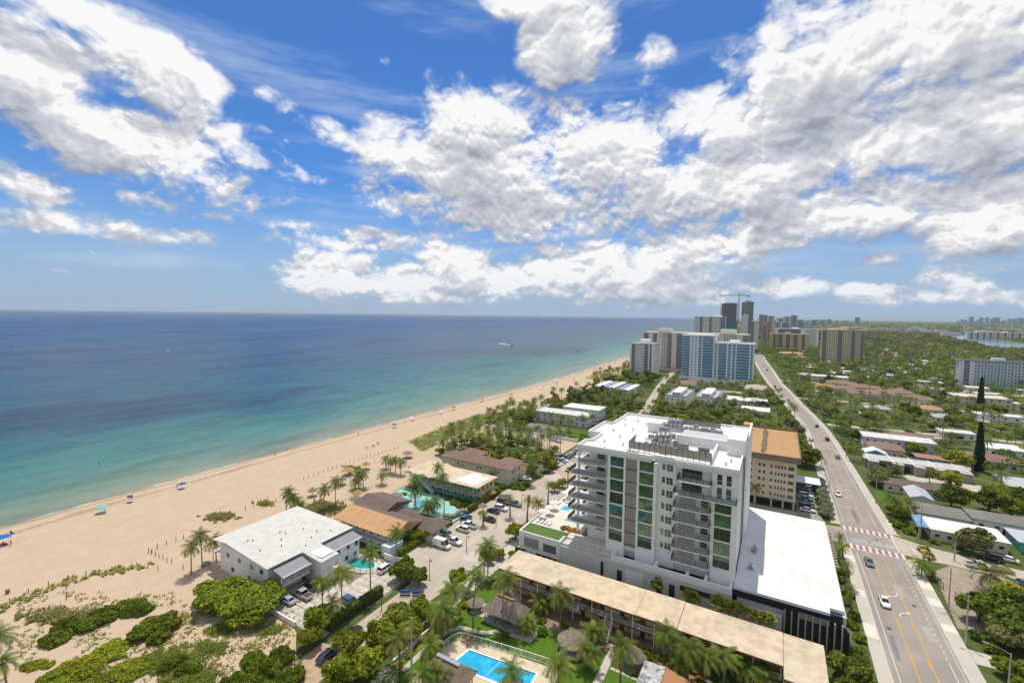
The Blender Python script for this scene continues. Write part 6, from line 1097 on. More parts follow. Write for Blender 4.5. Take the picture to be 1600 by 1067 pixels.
def canopy(name, label, pts, seed, wmin, wmax, leaves, size, flat=None):
    rng = np.random.default_rng(seed); Ps = []; Ns = []
    for (x,y) in pts:
        r = rng.uniform(wmin,wmax)/2; hh = r*rng.uniform(.7,1.1) if flat is None else flat*rng.uniform(.6,1.1); d = rng.normal(size=(leaves,3)); d[:,2] = np.abs(d[:,2])*.9-.15; d /= np.linalg.norm(d,axis=1,keepdims=True); q = rng.uniform(.75,1.08,(leaves,1)); P = d*q*np.array([r,r,hh]); P[:,2] += hh*.75+(1.2 if flat is None else 0); P[:,0] += x; P[:,1] += y; Ps.append(P); Ns.append(d+rng.normal(0,.45,(leaves,3)))
    P = np.vstack(Ps); N = np.vstack(Ns); N /= np.linalg.norm(N,axis=1,keepdims=True); V, Fq = leaf_quads(P, N, size, rng, 1.2); k = np.repeat(rng.choice(6,len(pts),p=[.26,.18,.2,.14,.1,.12]), leaves); o = link(name, np_mesh(name, V, Fq, [LEAF['green'],LEAF['dark'],LEAF['olive'],LEAF['grey'],LEAF['lime'],LEAF['palm']], k)); tag(o, label, 'trees', None, 'stuff')

# ------------------------------------------------------------------ planting
S = lambda *a: a
# beach and white house
for bx,by,cy in ((299,898,853),(316,887,834),(338,877,843)): palm_px(bx,by,cy,'coco','tall coconut palm on the sand beside the white beach house','palms on the sand by the beach house')
for bx,by,cy in ((12,1092,1030),(-6,1062,994)): palm_px(bx,by,cy,'coco','coconut palm with yellowing fronds at the dune edge','palms at the dune edge')
for bx,by,cy in ((447,806,767),(453,802,775),(462,804,782),(470,806,789)): palm_px(bx,by,cy,'coco','coconut palm in the clump behind the white beach house','palm clump behind the beach house')
for bx,by,cy in ((506,796,763),(524,791,752),(568,762,739),(560,764,741),(556,764,752),(597,757,742),(603,732,716),(610,738,720),(618,740,718),(626,742,722)): palm_px(bx,by,cy,'coco','coconut palm on the sand near the thatched beach umbrellas','palms near the thatched beach umbrellas')
for bx,by,cy,k in ((504.6,971,908,'coco'),(520,975,944,'coco'),(534,958,895,'coco'),(579,930,860,'coco'),(619,874,829,'coco'),(630,852,822,'coco')): palm_px(bx,by,cy,k,'coconut palm beside the concrete drive of the beach house','palms along the concrete drive')
palm_px(666,826,793,'coco','single coconut palm in front of the brown shingle roofs')
# motel garden
for bx,by,cy in ((762,903,853),(756,900,858),(739,977,898),(784,979,901),(706,966,922),(691,992,962),(876,975,925),(672,1040,1007),(625,1046,994),(690,998,950)): palm_px(bx,by,cy,'coco','tall coconut palm on the motel lawn','tall palms on the motel lawn',scale=1.12)
for bx,by,cy in ((798,1096,1048),(872,1086,1032),(969,1068,1008),(1037,1042,985),(1072,1062,1010),(1100,1068,1022),(1130,1070,1025),(1167,1072,1040),(1190,1075,1045)): palm_px(bx,by,cy,'coco','coconut palm in the planting between motel and pool','palms between motel and pool',scale=1.1)
for bx,by,cy in ((922,972,943),(823,993,969),(828,990,972),(818,991,974),(841,956,938),(846,958,944),(927,1010,986),(934,1004,982),(921,1000,984),(912,1042,1012),(925,1046,1018),(983,982,962),(1001,990,968),(1012,984,966),(682,1074,1047),(694,1078,1052),(660,1076,1050),(1086,1030,1004),(1052,1036,1010),(1148,1046,1022),(1060,1060,1032)): palm_px(bx,by,cy,'fox','slender feather palm in the motel garden beds','slender palms in the motel garden beds')
for x,y,w_ in ((-38.6,79.5,2.6),(-35.8,83.9,2.2),(-40.5,82.6,2.4),(-29.3,81,1.8),(-24.0,82.4,2.0),(-18,83.5,2.4),(-12.4,83.6,2.2),(-33.5,74.6,2.0),(-9,82,2.6),(-16,85.2,2.2),(-6,85,2.4)): put_tree((x,y,0), w_, 'bush','low green shrub in the motel garden bed','shrubs in the motel garden beds')
for x,y,w_ in ((-57.4,64.5,1.8),(-57.5,66.8,2.0),(-57.4,69.2,1.8),(-57.3,72.5,2.2),(-57.2,75.6,2.2),(-57.3,78.2,2.4),(-19.2,79.2,1.8),(-13.6,82.6,1.5),(-57.3,61,2.0),(-57.2,58.2,2.0)): put_tree((x,y,0), w_, 'ybush','yellow-leaved croton shrub in the motel garden','yellow crotons in the motel garden')
for x,y in ((-14.5,82.2),(-12.7,81.5),(-10.8,81.8),(-9.6,83.4),(-16.6,82.8)): put_tree((x,y,0), 1.5, 'obush','orange-leaved bromeliad clump below the motel walkway','orange bromeliads below the motel walkway')
put_tree((-44.4,74.4,0), 1.5, 'bush','dark clipped shrub in a round stone bed before the pavilion', hs=2.0); hedge(-26,-9,84.2,85.2,.8,('green','lime'),'low clipped green hedge along the motel walkway')
for i,(px,py,w_) in enumerate(((600,1075,5.0),(730,935,3.4))): tree_px(px,py,w_,'silver','silver-leaved bush between street verge and motel lawn','silver bushes by the motel lawn')
# street trees on the verge
for px,py,w_ in ((545,1030,6.0),(592,1010,6.4),(622,985,6.0),(575,1060,6.5),(655,960,4.6),(676,975,4.4),(640,1000,5.0),(530,1072,6.0),(715,915,4.8),(700,935,3.6)): tree_px(px,py,w_,'round','bushy green street tree on the verge beside the motel garden','street trees on the motel verge')
for px,py,w_ in ((497,988,6.4),(486,1012,4.4)): tree_px(px,py,w_,'round','dense green tree overhanging the parked dark cars','trees over the parked dark cars')
for px,py,w_ in ((625,908,5.2),(640,912,5.2),(655,915,4.6),(634,892,4.0)): tree_px(px,py,w_,'dark','dense clipped tree above the blue rental bikes','clipped trees above the rental bikes')
hedge(-90,-84.5,88.2,91.2,1.8,('green','lime'),'clipped hedge in front of the orange-roofed apartments'); hedge(-84.4,-83.6,86,108,1.7,('green','lime'),'long clipped hedge along the edge of the car park'); hedge(-84.6,-83.8,117,136,2.0,('green','lime'),'clipped hedge beside the yellow motel entrance'); hedge(-76.6,-75.1,57.6,71.6,2.2,('dark','olive'),'tall dark clipped hedge along the concrete drive')
for px,py,w_ in ((640,848,4.6),(662,846,5.0),(652,838,4.4),(676,840,3.6),(632,836,3.8)): tree_px(px,py,w_,'round','leafy tree between orange-roofed apartments and car park','trees behind the car park hedge')
# sea grapes and dune scrub
for px,py,w_,k in ((352,944,12.0,'grape'),(395,958,11.5,'grape')): tree_px(px,py,w_,k,'large sea grape tree in front of the white beach house','sea grapes by the beach house')
def thicket(spots, kind, label, group, hs, n=5):
    for px,py,w_ in spots:
        c_ = G(px,py)
        for k in range(n):
            a = random.uniform(0,6.283); r_ = w_*random.uniform(.12,.42) if k else 0
            put_tree((c_.x+math.cos(a)*r_, c_.y+math.sin(a)*r_*.8, 0), w_*random.uniform(.38,.6), kind, label, group, hs*random.uniform(.8,1.25))
thicket(((246,988,9.0),(205,958,7.5),(160,962,8),(118,985,7.5),(88,1005,6)),'scrub','sea grape shrub in the thicket on the dune above the beach','sea grapes on the dune',1.15)
thicket(((178,1018,8),(130,1040,8.5),(205,1050,7),(80,1062,7),(160,1068,8),(105,1088,8),(60,1040,5)),'scrub2','low green dune shrub in the thicket by the sand','dune shrubs by the sand',.85)
thicket(((395,1042,7.5),(430,1032,6.5),(405,1068,8),(372,1074,6),(440,1064,6.5),(300,1052,4.5),(268,1040,4.5)),'scrub','bright green dune shrub beside the sandy track','dune shrubs beside the sandy track',1.3,4)
rng = random.Random(3); pts = [p for p in (tuple(G(rng.uniform(30,470), rng.uniform(925,1067))) for _ in range(2600)) if p[0] > coast(p[1])+50]
pts = [p for p in pts if (math.sin(p[0]*.35)+math.sin(p[1]*.5+p[0]*.13)+rng.uniform(-.9,.9)) > .1]
tag(tufts('dune_grass', pts, .12,.42,.5,('dune','dune2'),7), 'sparse dry dune grass on the trampled sand', 'grass'); pts = []
for cx,cy,rx,ry,n_ in ((265,1035,48,22,420),(330,1012,28,10,160),(345,985,20,8,100),(300,1060,40,16,260),(420,985,16,6,60)): pts += [tuple(G(cx+rng.gauss(0,rx*.5), cy+rng.gauss(0,ry*.5))) for _ in range(n_)]
tag(tufts('dune_creeper', pts, .15,.5,.7,('dune2','green'),10,2), 'green creeping dune plants in patches on the sand', 'ground cover')
pts = []
for k in range(95): u = rng.random(); pts.append(tuple(G(4+u*236+rng.uniform(-4,4), 952-u*66-14*math.sin(u*3.1)+rng.uniform(-5,5))))
tag(tufts('sea_oats', pts, .35,.75,.3,('dune','dune2'),9,4), 'planted rows of young sea oats at the top of the beach', 'grass'); pts = []
for cx,cy,rx,ry,n_ in ((343,808,24,6,200),(505,793,26,9,260),(552,733,16,5,90),(415,787,14,4,60),(480,800,26,6,140),(100,965,60,12,200)): pts += [tuple(G(cx+rng.gauss(0,rx*.45), cy+rng.gauss(0,ry*.45))) for _ in range(n_)]
tag(tufts('beach_scrub', pts, .3,.8,.6,('dune','olive'),12,5), 'low patches of beach scrub behind the fence posts', 'ground cover')
dn = [p for pl,n_ in ((pxpoly((640,690),(690,668),(745,648),(835,638),(850,645),(790,655),(740,668),(690,690),(660,705)),1500),(pxpoly((862,632),(900,612),(935,606),(940,618),(900,640),(870,648)),900),(pxpoly((912,590),(955,575),(985,570),(980,585),(940,597)),800)) for p in scatter(pl, n_, .3, 0, 4)]
tag(tufts('dune_meadow', dn, .3,.8,1.4,('dune','dune2'),8,6), 'olive green grassy dunes between the beach and palms', 'grass')
# palms of the car park and condominium
for bx,by,cy in ((797,807,776),(823.6,814,781),(856,787,757),(755,822,804)): palm_px(bx,by,cy,'date','date palm in a paved bay of the car park','date palms in the car park',scale=.9)
palm_px(842,815,786,'date','largest date palm beside the condominium pool deck',scale=1.35); palm_px(887,763,735,'sabal','single tall palm with shaggy head beside the street circle'); palm_px(849,874,860,'fox','small feather palm against the navy fence panels')
tree_px(805,843,6.0,'lime','round street tree at the corner of the condominium')
for px,py,w_ in ((866,768,4.5),(878,762,4.5),(780,872,3.5),(765,880,3),(800,872,2.6)): tree_px(px,py,w_,'lime','small green tree on the pavement beside the condominium','small trees beside the condominium')
for px,py in ((1024,911),(1077,930),(1083,933),(1119,937),(1128,941),(1140,944),(1152,948),(1172,955),(1187,960),(1200,965)):
    x_,z_ = onY(px,py,98.9); put_palm((x_,98.9,0), max(4.0,z_-.3),'sabal','cabbage palm between motel roof and condominium podium','cabbage palms behind the motel',scale=1.35)
for px,py in ((886,882),(914,893),(978,920),(1000,928),(1066,946),(1215,1000),(1240,1010)): put_tree((onY(px,py-12,98.6)[0],98.6,0), 3.0,'round','green shrub tree rising between motel and podium','shrub trees behind the motel',hs=1.5)
for x,y,w_ in ((12.0,97,5),(14.4,94,5.5),(12.6,90,5.5),(15.2,88,5),(14.8,99.5,4),(13.2,84,5),(16,80,4.5)): put_tree((x,y,0), w_,'dark','dark green tree at the roadside end of the motel','trees at the roadside end of the motel')
for x,y in ((16.4,148.6),(16.6,141.3),(16.2,131.3),(16.0,120)): put_palm((x,y,0), 5.4,'date','upright palm in the planted strip beside the road','palms in the roadside planted strip',scale=.72)
for i,y in enumerate((106,111,115,119,124,128,134,138,144)): put_tree((15.6+(i%2)*.8,y,0), 3.0,'bush','mixed shrub in the planted strip along the white roof','shrubs in the roadside planted strip')
for y in (180,184.5,190,196.5,203,209,175.5): put_tree((15.9,y,0), 4.6,'silver','silver buttonwood in the row beside the beige block','silver buttonwoods beside the beige block')
for y in (177,181,186,190,195,200,206,212): put_tree((14.2,y,0), 2.4,'bush','green shrub under the silver buttonwoods','shrubs under the silver buttonwoods')
put_tree((12.2,233,0), 12,'big','large round shade tree behind the beige block'); put_tree((8,240,0), 7,'round','round tree beside the large shade tree'); put_palm((12.5,252,0),6,'sabal','cabbage palm behind the large shade tree'); put_palm((15.6,258,0),6,'sabal','bushy palm near the far crosswalk')
for x,y in ((-7.4,172),(-4.4,171.6)): put_palm((x,y,0),7,'fox','slim palm against the beige wall of the block','slim palms against the beige wall')
# beach side palms and trees
yc = [(682,771,729),(694,803,745),(720,766,747),(732,772,752),(650,794,766),(648,790,748),(665,826,788),(679,801,783),(781,752,732),(724,739,724),(770,752,738)]
for bx,by,cy in yc: palm_px(bx,by,cy,'coco','coconut palm around the turquoise pool court','palms around the pool court')
for x,y,w_ in ((-92.5,120.3,3.6),(-89.8,119.6,3.4),(-88,121.6,3),(-91,122,2.6),(-96.4,121.4,2),(-108,111,2.6),(-112,117,2.2),(-87,118,2.6)): put_tree((x,y,0), w_,'bush','leafy shrub bed beside the turquoise pool court','shrub beds beside the pool court')
for x,y in scatter([(-134,160),(-122,150),(-119,160),(-104,160),(-86,158),(-86,200),(-108,192),(-128,208),(-139,190)], 62, 4.2, 1, 21): put_palm((x,y,0), random.uniform(6,10.5),'coco','coconut palm in the grove north of the sandy lot','palm grove north of the sandy lot')
for x,y in scatter([(-134,160),(-122,150),(-86,158),(-86,192),(-130,205)], 40, 4, 1, 22): put_tree((x,y,0), random.uniform(3.5,6),random.choice(('round','lime','dark')),'green understorey tree in the palm grove','understorey trees in the palm grove',hs=.7)
for x,y in scatter([(-145,218),(-120,216),(-120,240),(-128,262),(-150,250)], 26, 4, 1, 23): put_palm((x,y,0), random.uniform(6,10),'coco','coconut palm behind the long white garden wall','palms behind the long garden wall')
for x,y in scatter([(-145,218),(-120,216),(-120,240),(-128,262),(-150,250)], 18, 4, 1, 24): put_tree((x,y,0), random.uniform(4,6),'round','green tree behind the long white garden wall','trees behind the long garden wall')
for x,y in ((-103,232),(-98,230),(-110,232),(-94,222),(-90,230),(-88,240),(-100,212),(-96,210)): put_palm((x,y,0), random.uniform(7,9.5),'coco','coconut palm in front of the long white apartments','palms in front of the white apartments')
for x,y in scatter([(-84,162),(-67,172),(-72,240),(-84,245)], 9, 5, .5, 25): put_tree((x,y,0), random.uniform(4,6.5),'round','roadside tree along the beach street','roadside trees along the beach street')
for x,y in ((-82.8,146),(-80,147.5),(-86,141),(-82,143),(-79,143.5)): put_tree((x,y,0), 3.4,'bush','clipped green shrub mass beside the beige apartments','shrubs beside the beige apartments')
for x,y in ((-82.5,160),(-80.5,166),(-84.5,157),(-86,162),(-79,148.5)): put_palm((x,y,0), random.uniform(6,8),'coco','coconut palm by the entrance of the beige apartments','palms by the beige apartments')
cas = scatter([(-142,290),(-126,282),(-108,300),(-112,335),(-135,345)], 12, 6, 1, 26)
for x,y in cas: put_tree((x,y,0), random.uniform(4,5.5),'casuarina','feathery grey-green casuarina near the modern villa','casuarinas near the modern villa')
for x,y in scatter([(-150,300),(-130,270),(-80,268),(-82,330),(-100,345),(-128,345)], 34, 5, 1, 27): put_tree((x,y,0), random.uniform(4,8),random.choice(('round','dark','olive')),'green tree in the gardens before the modern villa','garden trees before the modern villa',hs=.75)
for x,y in scatter([(-126,320),(-84,310),(-84,342),(-124,345)], 22, 4, 1, 28): put_palm((x,y,0), random.uniform(5,7.5),'coco','small palm in the row before the modern villa','palms before the modern villa')
for x,y in scatter([(-72,270),(14,255),(14,330),(-8,440),(-74,334)], 60, 6.5, 1, 29): put_tree((x,y,0), random.uniform(4.5,8.5),random.choice(('round','dark','lime','olive')),'green garden tree between condominium and townhouses','garden trees behind the condominium',hs=.85)
for x,y in scatter([(-80,300),(14,270),(0,470),(-90,470)], 36, 5, 1, 30): put_palm((x,y,0), random.uniform(6,9),'coco','coconut palm in the gardens around the townhouses','palms around the townhouses')
for x,y in scatter([(-145,400),(-108,392),(-98,470),(-140,486)], 24, 6, 1, 31): put_tree((x,y,0), random.uniform(6,10),random.choice(('round','dark')),'green tree at the foot of the beach high-rises','trees at the foot of the high-rises')
for x,y in scatter([(-158,420),(-140,400),(-140,520),(-160,560)], 26, 5, 1, 32): put_palm((x,y,0), random.uniform(7,10),'coco','coconut palm between the sand and the high-rises','palms between sand and high-rises')
# west of the road
for px,py,w_,k in ((1487,793,9,'dark'),(1545,800,9.5,'dark'),(1580,812,9,'round'),(1600,800,9,'dark')): tree_px(px,py,w_,k,'dense round shade tree behind the grey-roofed houses','shade trees behind the grey roofs')
for px,py,w_ in ((1430,712,8.5),(1498,735,11)): tree_px(px,py,w_,'lime','bright green domed tree behind the grey studios','domed trees behind the studios')
for px,py,cy in ((1394,808,778),(1418,806,782),(1404,812,790),(1452,754,736),(1401,746,730),(1440,900,882)): palm_px(px,py,cy,'coco','coconut palm in the front gardens west of the road','palms in the front gardens')
for x,y in ((34.7,152.9),(35.0,149.6)): put_palm((x,y,0),4.6,'sabal','cabbage palm at the corner of the gravel lot','cabbage palms at the lot corner',scale=1.25)
palm_px(1546,925,896,'coco','wide coconut palm standing in the gravel lot',scale=1.5); tree_px(1519,866,8.5,'olive','grey-olive spreading tree beside the cross street')
for x,y,w_,k in ((33.8,182,3.6,'bush'),(34.6,179,3.8,'bush'),(36,175.5,3.4,'bush'),(35.2,186,4.2,'round'),(37,189,4.4,'round'),(34.4,190,4,'round'),(36,219,6.0,'olive'),(34.4,222,6,'olive'),(36,226,6,'round'),(38,230,6,'olive'),(42,236,5,'olive'),(46,171.5,3,'bush'),(41,171.8,2.8,'bush')): put_tree((x,y,0), w_,k,'garden tree or shrub along the pavement west of the road','garden greenery along the pavement')
for x,y,w_,k in ((39,131,7,'dark'),(44,133,8.5,'dark'),(47,138,9,'lime'),(51,135,9,'dark'),(42,126,7.5,'dark'),(48,128,9,'dark'),(40.5,122.6,5.5,'olive'),(45,121.6,6,'olive'),(52,126,8,'round'),(37.2,124,3.6,'bush'),(38.4,120.8,3.6,'bush'),(37.6,113.2,4,'round'),(41,112.4,5,'round'),(45,112,6,'lime'),(38,108,4,'round')): put_tree((x,y,0), w_,k,'dark leafy tree in the thicket beyond the roadside pole','thicket beyond the roadside pole')
for px,py,s_ in ((1528,735,1.1),(1531,640,1.25)): o = tree_px(px,py,3.9*s_,'conifer','tall dark columnar conifer rising above the suburb','tall dark conifers of the suburb',hs=1.05)
wl_ = [(30,262),(34,232),(75,228),(85,205),(70,160),(110,160),(190,330),(230,480),(240,620),(10,620),(16,430),(28,330)]
for i,(x,y) in enumerate(scatter(wl_, 150, 6.0, 1.2, 41)): put_tree((x,y,0), random.uniform(5,9.5),random.choice(('round','dark','olive','olive','lime','big')),'leafy suburban tree west of the coast road','suburban trees west of the road',hs=random.uniform(.75,1.05))
for i,(x,y) in enumerate(scatter(wl_, 95, 5.5, 1, 42)): put_palm((x,y,0), random.uniform(6,10),'coco' if i%4 else 'sabal','tall suburban palm west of the coast road','suburban palms west of the road')
for x,y in scatter([(27,300),(35,300),(24,420),(6,560),(0,560),(14,430)], 26, 6, .5, 43): put_palm((x,y,0), random.uniform(6,9),'coco','roadside palm lining the west pavement','palms lining the west pavement')
sub2 = scatter([(30,262),(34,232),(75,228),(85,205),(78,160),(140,160),(240,330),(280,480),(300,700),(10,620),(16,430),(28,330)], 620, 4.6, .4, 44)
canopy('suburban_canopy','green tree cover between the suburban houses west of the road', sub2[:330], 7, 4.0,8.5, 230, .60); palm_mass('suburban_palms','palm heads between the suburban houses west of the road', sub2[330:540], 8)
gar = scatter([(-150,262),(-80,262),(-72,270),(14,262),(14,330),(-8,470),(-98,470),(-140,400)], 190, 5.0, .5, 45); canopy('garden_canopy','green garden cover around the villas and townhouses', gar[:130], 9, 3.5,7.5, 200, .55); palm_mass('garden_palms','palm heads around the villas and townhouses', gar[130:], 10)
# the far wood of the suburb and the canopy beyond: one mass
far1 = scatter([(10,620),(240,620),(260,480),(420,800),(480,1400),(-20,1400),(-60,1100),(-30,800)], 1500, 6.5, 1, 51)
canopy('suburban_wood','distant suburban tree cover around the tan towers', far1, 1, 7,12, 60, 1.7)
far2 = [(x,y) for x,y in ((random.uniform(-60,1600), random.uniform(1300,4200)) for _ in range(4200)) if abs(math.atan2(x,y)-.1) < .35 and not blocked(x,y,2)]
cpoly = [tuple(v.co)[:2] for v in bpy.data.objects['canal'].data.vertices]; near_c = lambda p: any(in_poly(p[0]+a,p[1]+b_,cpoly) for a,b_ in ((0,0),(22,0),(-22,0),(0,-60),(0,60),(-10,-140)))
far2 = [p for p in far2 if not near_c(p)]
canopy('far_wood','dark far tree cover reaching the horizon', far2, 2, 14,34, 26, 5.5, 5.0)
far3 = [(x,y) for x,y in ((random.uniform(-600,3500), random.uniform(4200,11000)) for _ in range(2600)) if abs(math.atan2(x,y)-.12) < .36]
canopy('horizon_wood','hazy tree line on the flat horizon', far3, 3, 60,140, 16, 22, 6.0)
bs = scatter([(-110,600),(-150,620),(-190,900),(-40,900),(-28,640)], 120, 9, 2, 52); canopy('coast_wood','trees around the coast high-rises', bs, 4, 7,11, 60, 1.7)

# ------------------------------------------------------------------ vehicles
def paint(name, c): return M('car_'+name, c, .28, spec=.5, coat=.7, metal=.15 if name not in ('white','red') else 0)
PAINT = {k: paint(k,c) for k,c in {'white':(.72,.72,.71),'silver':(.42,.43,.44),'grey':(.17,.175,.18),'black':(.018,.018,.02),'blue':(.05,.12,.26),'navy':(.02,.032,.07),'red':(.34,.03,.03),'teal':(.03,.17,.20),'paleblue':(.38,.47,.55)}.items()}
CGL = M('car_glass',(.012,.016,.02),.05,spec=.8); LAMPW = M('head_lamp',(.75,.75,.72),.1,spec=.8); LAMPR = M('tail_lamp',(.40,.02,.02),.25); RIM = M('wheel_rim',(.45,.45,.46),.35,metal=.6); CHR = M('bumper_trim',(.05,.05,.055),.5)
# stations along the length: x, half width, z bottom, z belt ; then the glasshouse: x, half width, z top
CARS = {'sedan': ([(-2.3,.62,.38,.72),(-2.15,.80,.24,.86),(-1.4,.88,.2,.94),(0,.9,.2,.95),(1.1,.89,.2,.90),(1.95,.82,.22,.76),(2.28,.6,.34,.62)], [(-1.75,.66,.96),(-1.05,.58,1.40),(.25,.58,1.44),(1.15,.66,.93)], 4.6),
 'suv': ([(-2.35,.68,.42,.9),(-2.25,.86,.3,1.02),(-1.4,.93,.27,1.08),(0,.94,.27,1.08),(1.2,.93,.27,1.04),(2.05,.86,.3,.95),(2.35,.66,.42,.8)], [(-2.2,.74,1.1),(-1.9,.68,1.72),(.3,.67,1.76),(1.2,.72,1.08)], 4.7),
 'pickup': ([(-2.8,.86,.5,.98),(-2.7,.93,.36,1.02),(-.8,.95,.34,1.04),(0,.95,.34,1.06),(1.4,.94,.34,1.04),(2.45,.88,.36,.95),(2.75,.7,.46,.8)], [(-.85,.78,1.06),(-.6,.72,1.78),(.7,.72,1.8),(1.5,.76,1.05)], 5.5),
 'van': ([(-2.75,.9,.4,1.2),(-2.7,.98,.3,1.25),(-1,1.0,.28,1.25),(1,1.0,.28,1.22),(2.1,.95,.3,1.08),(2.75,.78,.4,.9)], [(-2.74,.95,1.26),(-2.66,.88,2.35),(1.15,.88,2.4),(2.0,.84,1.14)], 5.5)}
_CM = {}
def car_mesh(kind, colour):
    if (kind,colour) in _CM: return _CM[kind,colour]
    st, gh, ln = CARS[kind]; b = MB(); sec = []
    for x,w,z0,z1 in st: sec.append([(x,-w*.9,z0),(x,-w,z0+(z1-z0)*.35),(x,-w*.97,z1-.06),(x,-w*.86,z1),(x,w*.86,z1),(x,w*.97,z1-.06),(x,w,z0+(z1-z0)*.35),(x,w*.9,z0)])
    vs = [p for s_ in sec for p in s_]; n = 8; fs = [tuple(range(n-1,-1,-1)), tuple(range((len(sec)-1)*n,len(sec)*n))]
    for i in range(len(sec)-1):
        for k in range(n): fs.append((i*n+k,(i+1)*n+k,(i+1)*n+(k+1)%n,i*n+(k+1)%n))
    b.add(vs,fs)
    (xa,wa,za),(xb,wb,zb),(xc,wc,zc),(xd,wd_,zd) = gh; zl = min(za,zd)-.1
    g_ = MB().add([(xa,-wa-.06,zl),(xd,-wd_-.06,zl),(xd,wd_+.06,zl),(xa,wa+.06,zl),(xb,-wb,zb-.03),(xc,-wc,zc-.03),(xc,wc,zc-.03),(xb,wb,zb-.03)],[(3,2,1,0),(4,5,6,7),(0,1,5,4),(1,2,6,5),(2,3,7,6),(3,0,4,7)])
    r_ = MB().add([(xb-.05,-wb-.03,zb-.03),(xc+.05,-wc-.03,zc-.03),(xc+.05,wc+.03,zc-.03),(xb-.05,wb+.03,zb-.03),(xb+.1,-wb+.08,zb+.04),(xc-.1,-wc+.08,zc+.04),(xc-.1,wc-.08,zc+.04),(xb+.1,wb-.08,zb+.04)],[(3,2,1,0),(4,5,6,7),(0,1,5,4),(1,2,6,5),(2,3,7,6),(3,0,4,7)])
    for s_ in (-1,1):                                     # pillars
        for (x0,w0,z0),(x1,w1,z1) in (((xa,wa,za-.02),(xb,wb,zb)),((xd,wd_,zd-.02),(xc,wc,zc)),(((xa+xd)/2,(wa+wd_)/2,za-.02),((xb+xc)/2,wb,zb))): r_.bar((x0,s_*(w0+.05),z0),(x1,s_*(w1+.01),z1),.08,.06)
    if kind == 'van': r_.box(xa+.05,.55,-wa-.075,-wa-.05,za-.1,zb-.1); r_.box(xa+.05,.55,wa+.05,wa+.075,za-.1,zb-.1); r_.box(xa-.05,xa-.01,-wa,wa,za,zb-.3)
    bed = None
    if kind == 'pickup': bed = MB().box(-2.62,-.95,-.74,.74,1.0,1.075)
    me = (b.mesh('body',[PAINT[colour]]), g_.mesh('glasshouse',[CGL]), r_.mesh('roof',[PAINT[colour]]), bed.mesh('cargo_bed',[M('bed_liner',(.06,.06,.065),.8)]) if bed else None)
    _CM[kind,colour] = me; return me
def cyl_y(mb, r, w, n=12): mb.add([(math.cos(6.2832*k/n)*r, s_*w/2, math.sin(6.2832*k/n)*r) for s_ in (-1,1) for k in range(n)], [tuple(range(n)),tuple(range(2*n-1,n-1,-1))]+[(k,n+k,n+(k+1)%n,(k+1)%n) for k in range(n)]); return mb
WHEEL = cyl_y(MB(),.33,.22).mesh('wheel',[BLACK]); RIMM = cyl_y(MB(),.2,.235,8).mesh('rim',[RIM]); HLM = MB().box(-.04,.04,-.17,.17,-.07,.07).mesh('headlight',[LAMPW]); TLM = MB().box(-.04,.04,-.15,.15,-.1,.1).mesh('tail_light',[LAMPR])
def car(x, y, rz, kind, colour, label, group=None, full=True):
    nm = {'sedan':'car','suv':'suv','pickup':'pickup_truck','van':'van'}[kind]; o = thing(nm, label, {'sedan':'car','suv':'car','pickup':'pickup','van':'van'}[kind], (x,y,.045), rz, group); me = car_mesh(kind,colour); st,gh,ln = CARS[kind]
    link('body',me[0],o); link('glasshouse',me[1],o); link('roof',me[2],o)
    if me[3]: link('cargo_bed',me[3],o)
    if full:
        ax = ln*.295; wy = st[3][1]-.06
        for sx in (-1,1):
            for sy in (-1,1): q = link('wheel',WHEEL,o,(sx*ax,sy*wy,.33)); link('rim',RIMM,q)
        for sy in (-1,1): link('headlight',HLM,o,(st[-1][0]-.09,sy*st[-1][1]*.85,st[-1][3]-.02)); link('tail_light',TLM,o,(st[0][0]+.03,sy*st[0][1]*.95,st[0][3]-.05))
    else:
        for sx in (-1,1):
            for sy in (-1,1): link('wheel',WHEEL,o,(sx*ln*.295,sy*(st[3][1]-.06),.33))
    return o
PI = math.pi
for a in (( -91.3,58.9,PI,'sedan','paleblue','pale blue sedan parked beside the silver pickup at the beach house'),(-90.2,61.9,PI,'pickup','silver','silver pickup parked in front of the beach house balcony'),(-91.4,65.0,PI,'sedan','black','black car tucked under the palm by the beach house'),(-78.7,65.6,0,'suv','blue','blue suv parked on the slabs beside the dark hedge'),(-82.2,79.3,PI/2,'suv','white','white suv parked beside the teal house pool'),(-70.6,59.0,PI/2*1.02,'suv','black','black suv with roof rails parked under the street hedge'),(-69.9,53.0,PI/2*1.03,'sedan','navy','navy sedan parked nose to tail with the black suv'),
 (-77.6,95.6,0,'van','white','white panel van in the beach car park'),(-76.2,98.9,0,'pickup','white','white pickup beside the panel van'),(-80.2,101.4,0,'sedan','silver','silver sedan between the pickup and the lot hedge'),(-78.4,106.2,PI,'suv','white','white suv next to the white pickup pair'),(-78.4,109.2,PI,'pickup','white','white pickup behind the white suv'),(-75.4,115.8,PI,'sedan','black','black car half hidden behind the date palm'),(-77.6,121.6,PI,'sedan','navy','navy car next to the boulder wall'),(-76.4,124.6,0,'suv','white','white suv in front of the dark blue suvs'),(-78.4,129.2,0,'suv','navy','dark blue suv beside the lot lamp'),(-74.2,129.8,0,'suv','grey','dark grey suv at the end of the lot row'),(-80.2,133.2,0,'sedan','silver','silver car at the yellow motel entrance'),(-82.6,152.6,.3,'sedan','white','white sedan at the entrance of the beige apartments'),(-81.6,112.4,PI/2,'suv','blue','blue car parked tight against the lot hedge'),
 (-62.3,114.5,PI/2,'sedan','white','white car parked beside the pool deck wall'),(-61.9,121,PI/2,'suv','grey','grey suv parked below the pool deck'),(-62.2,127.4,PI/2,'sedan','black','black car parked behind the grey suv below the deck'),(-62.2,134.4,PI/2,'suv','black','black suv parked along the condominium pavement')): car(*a)
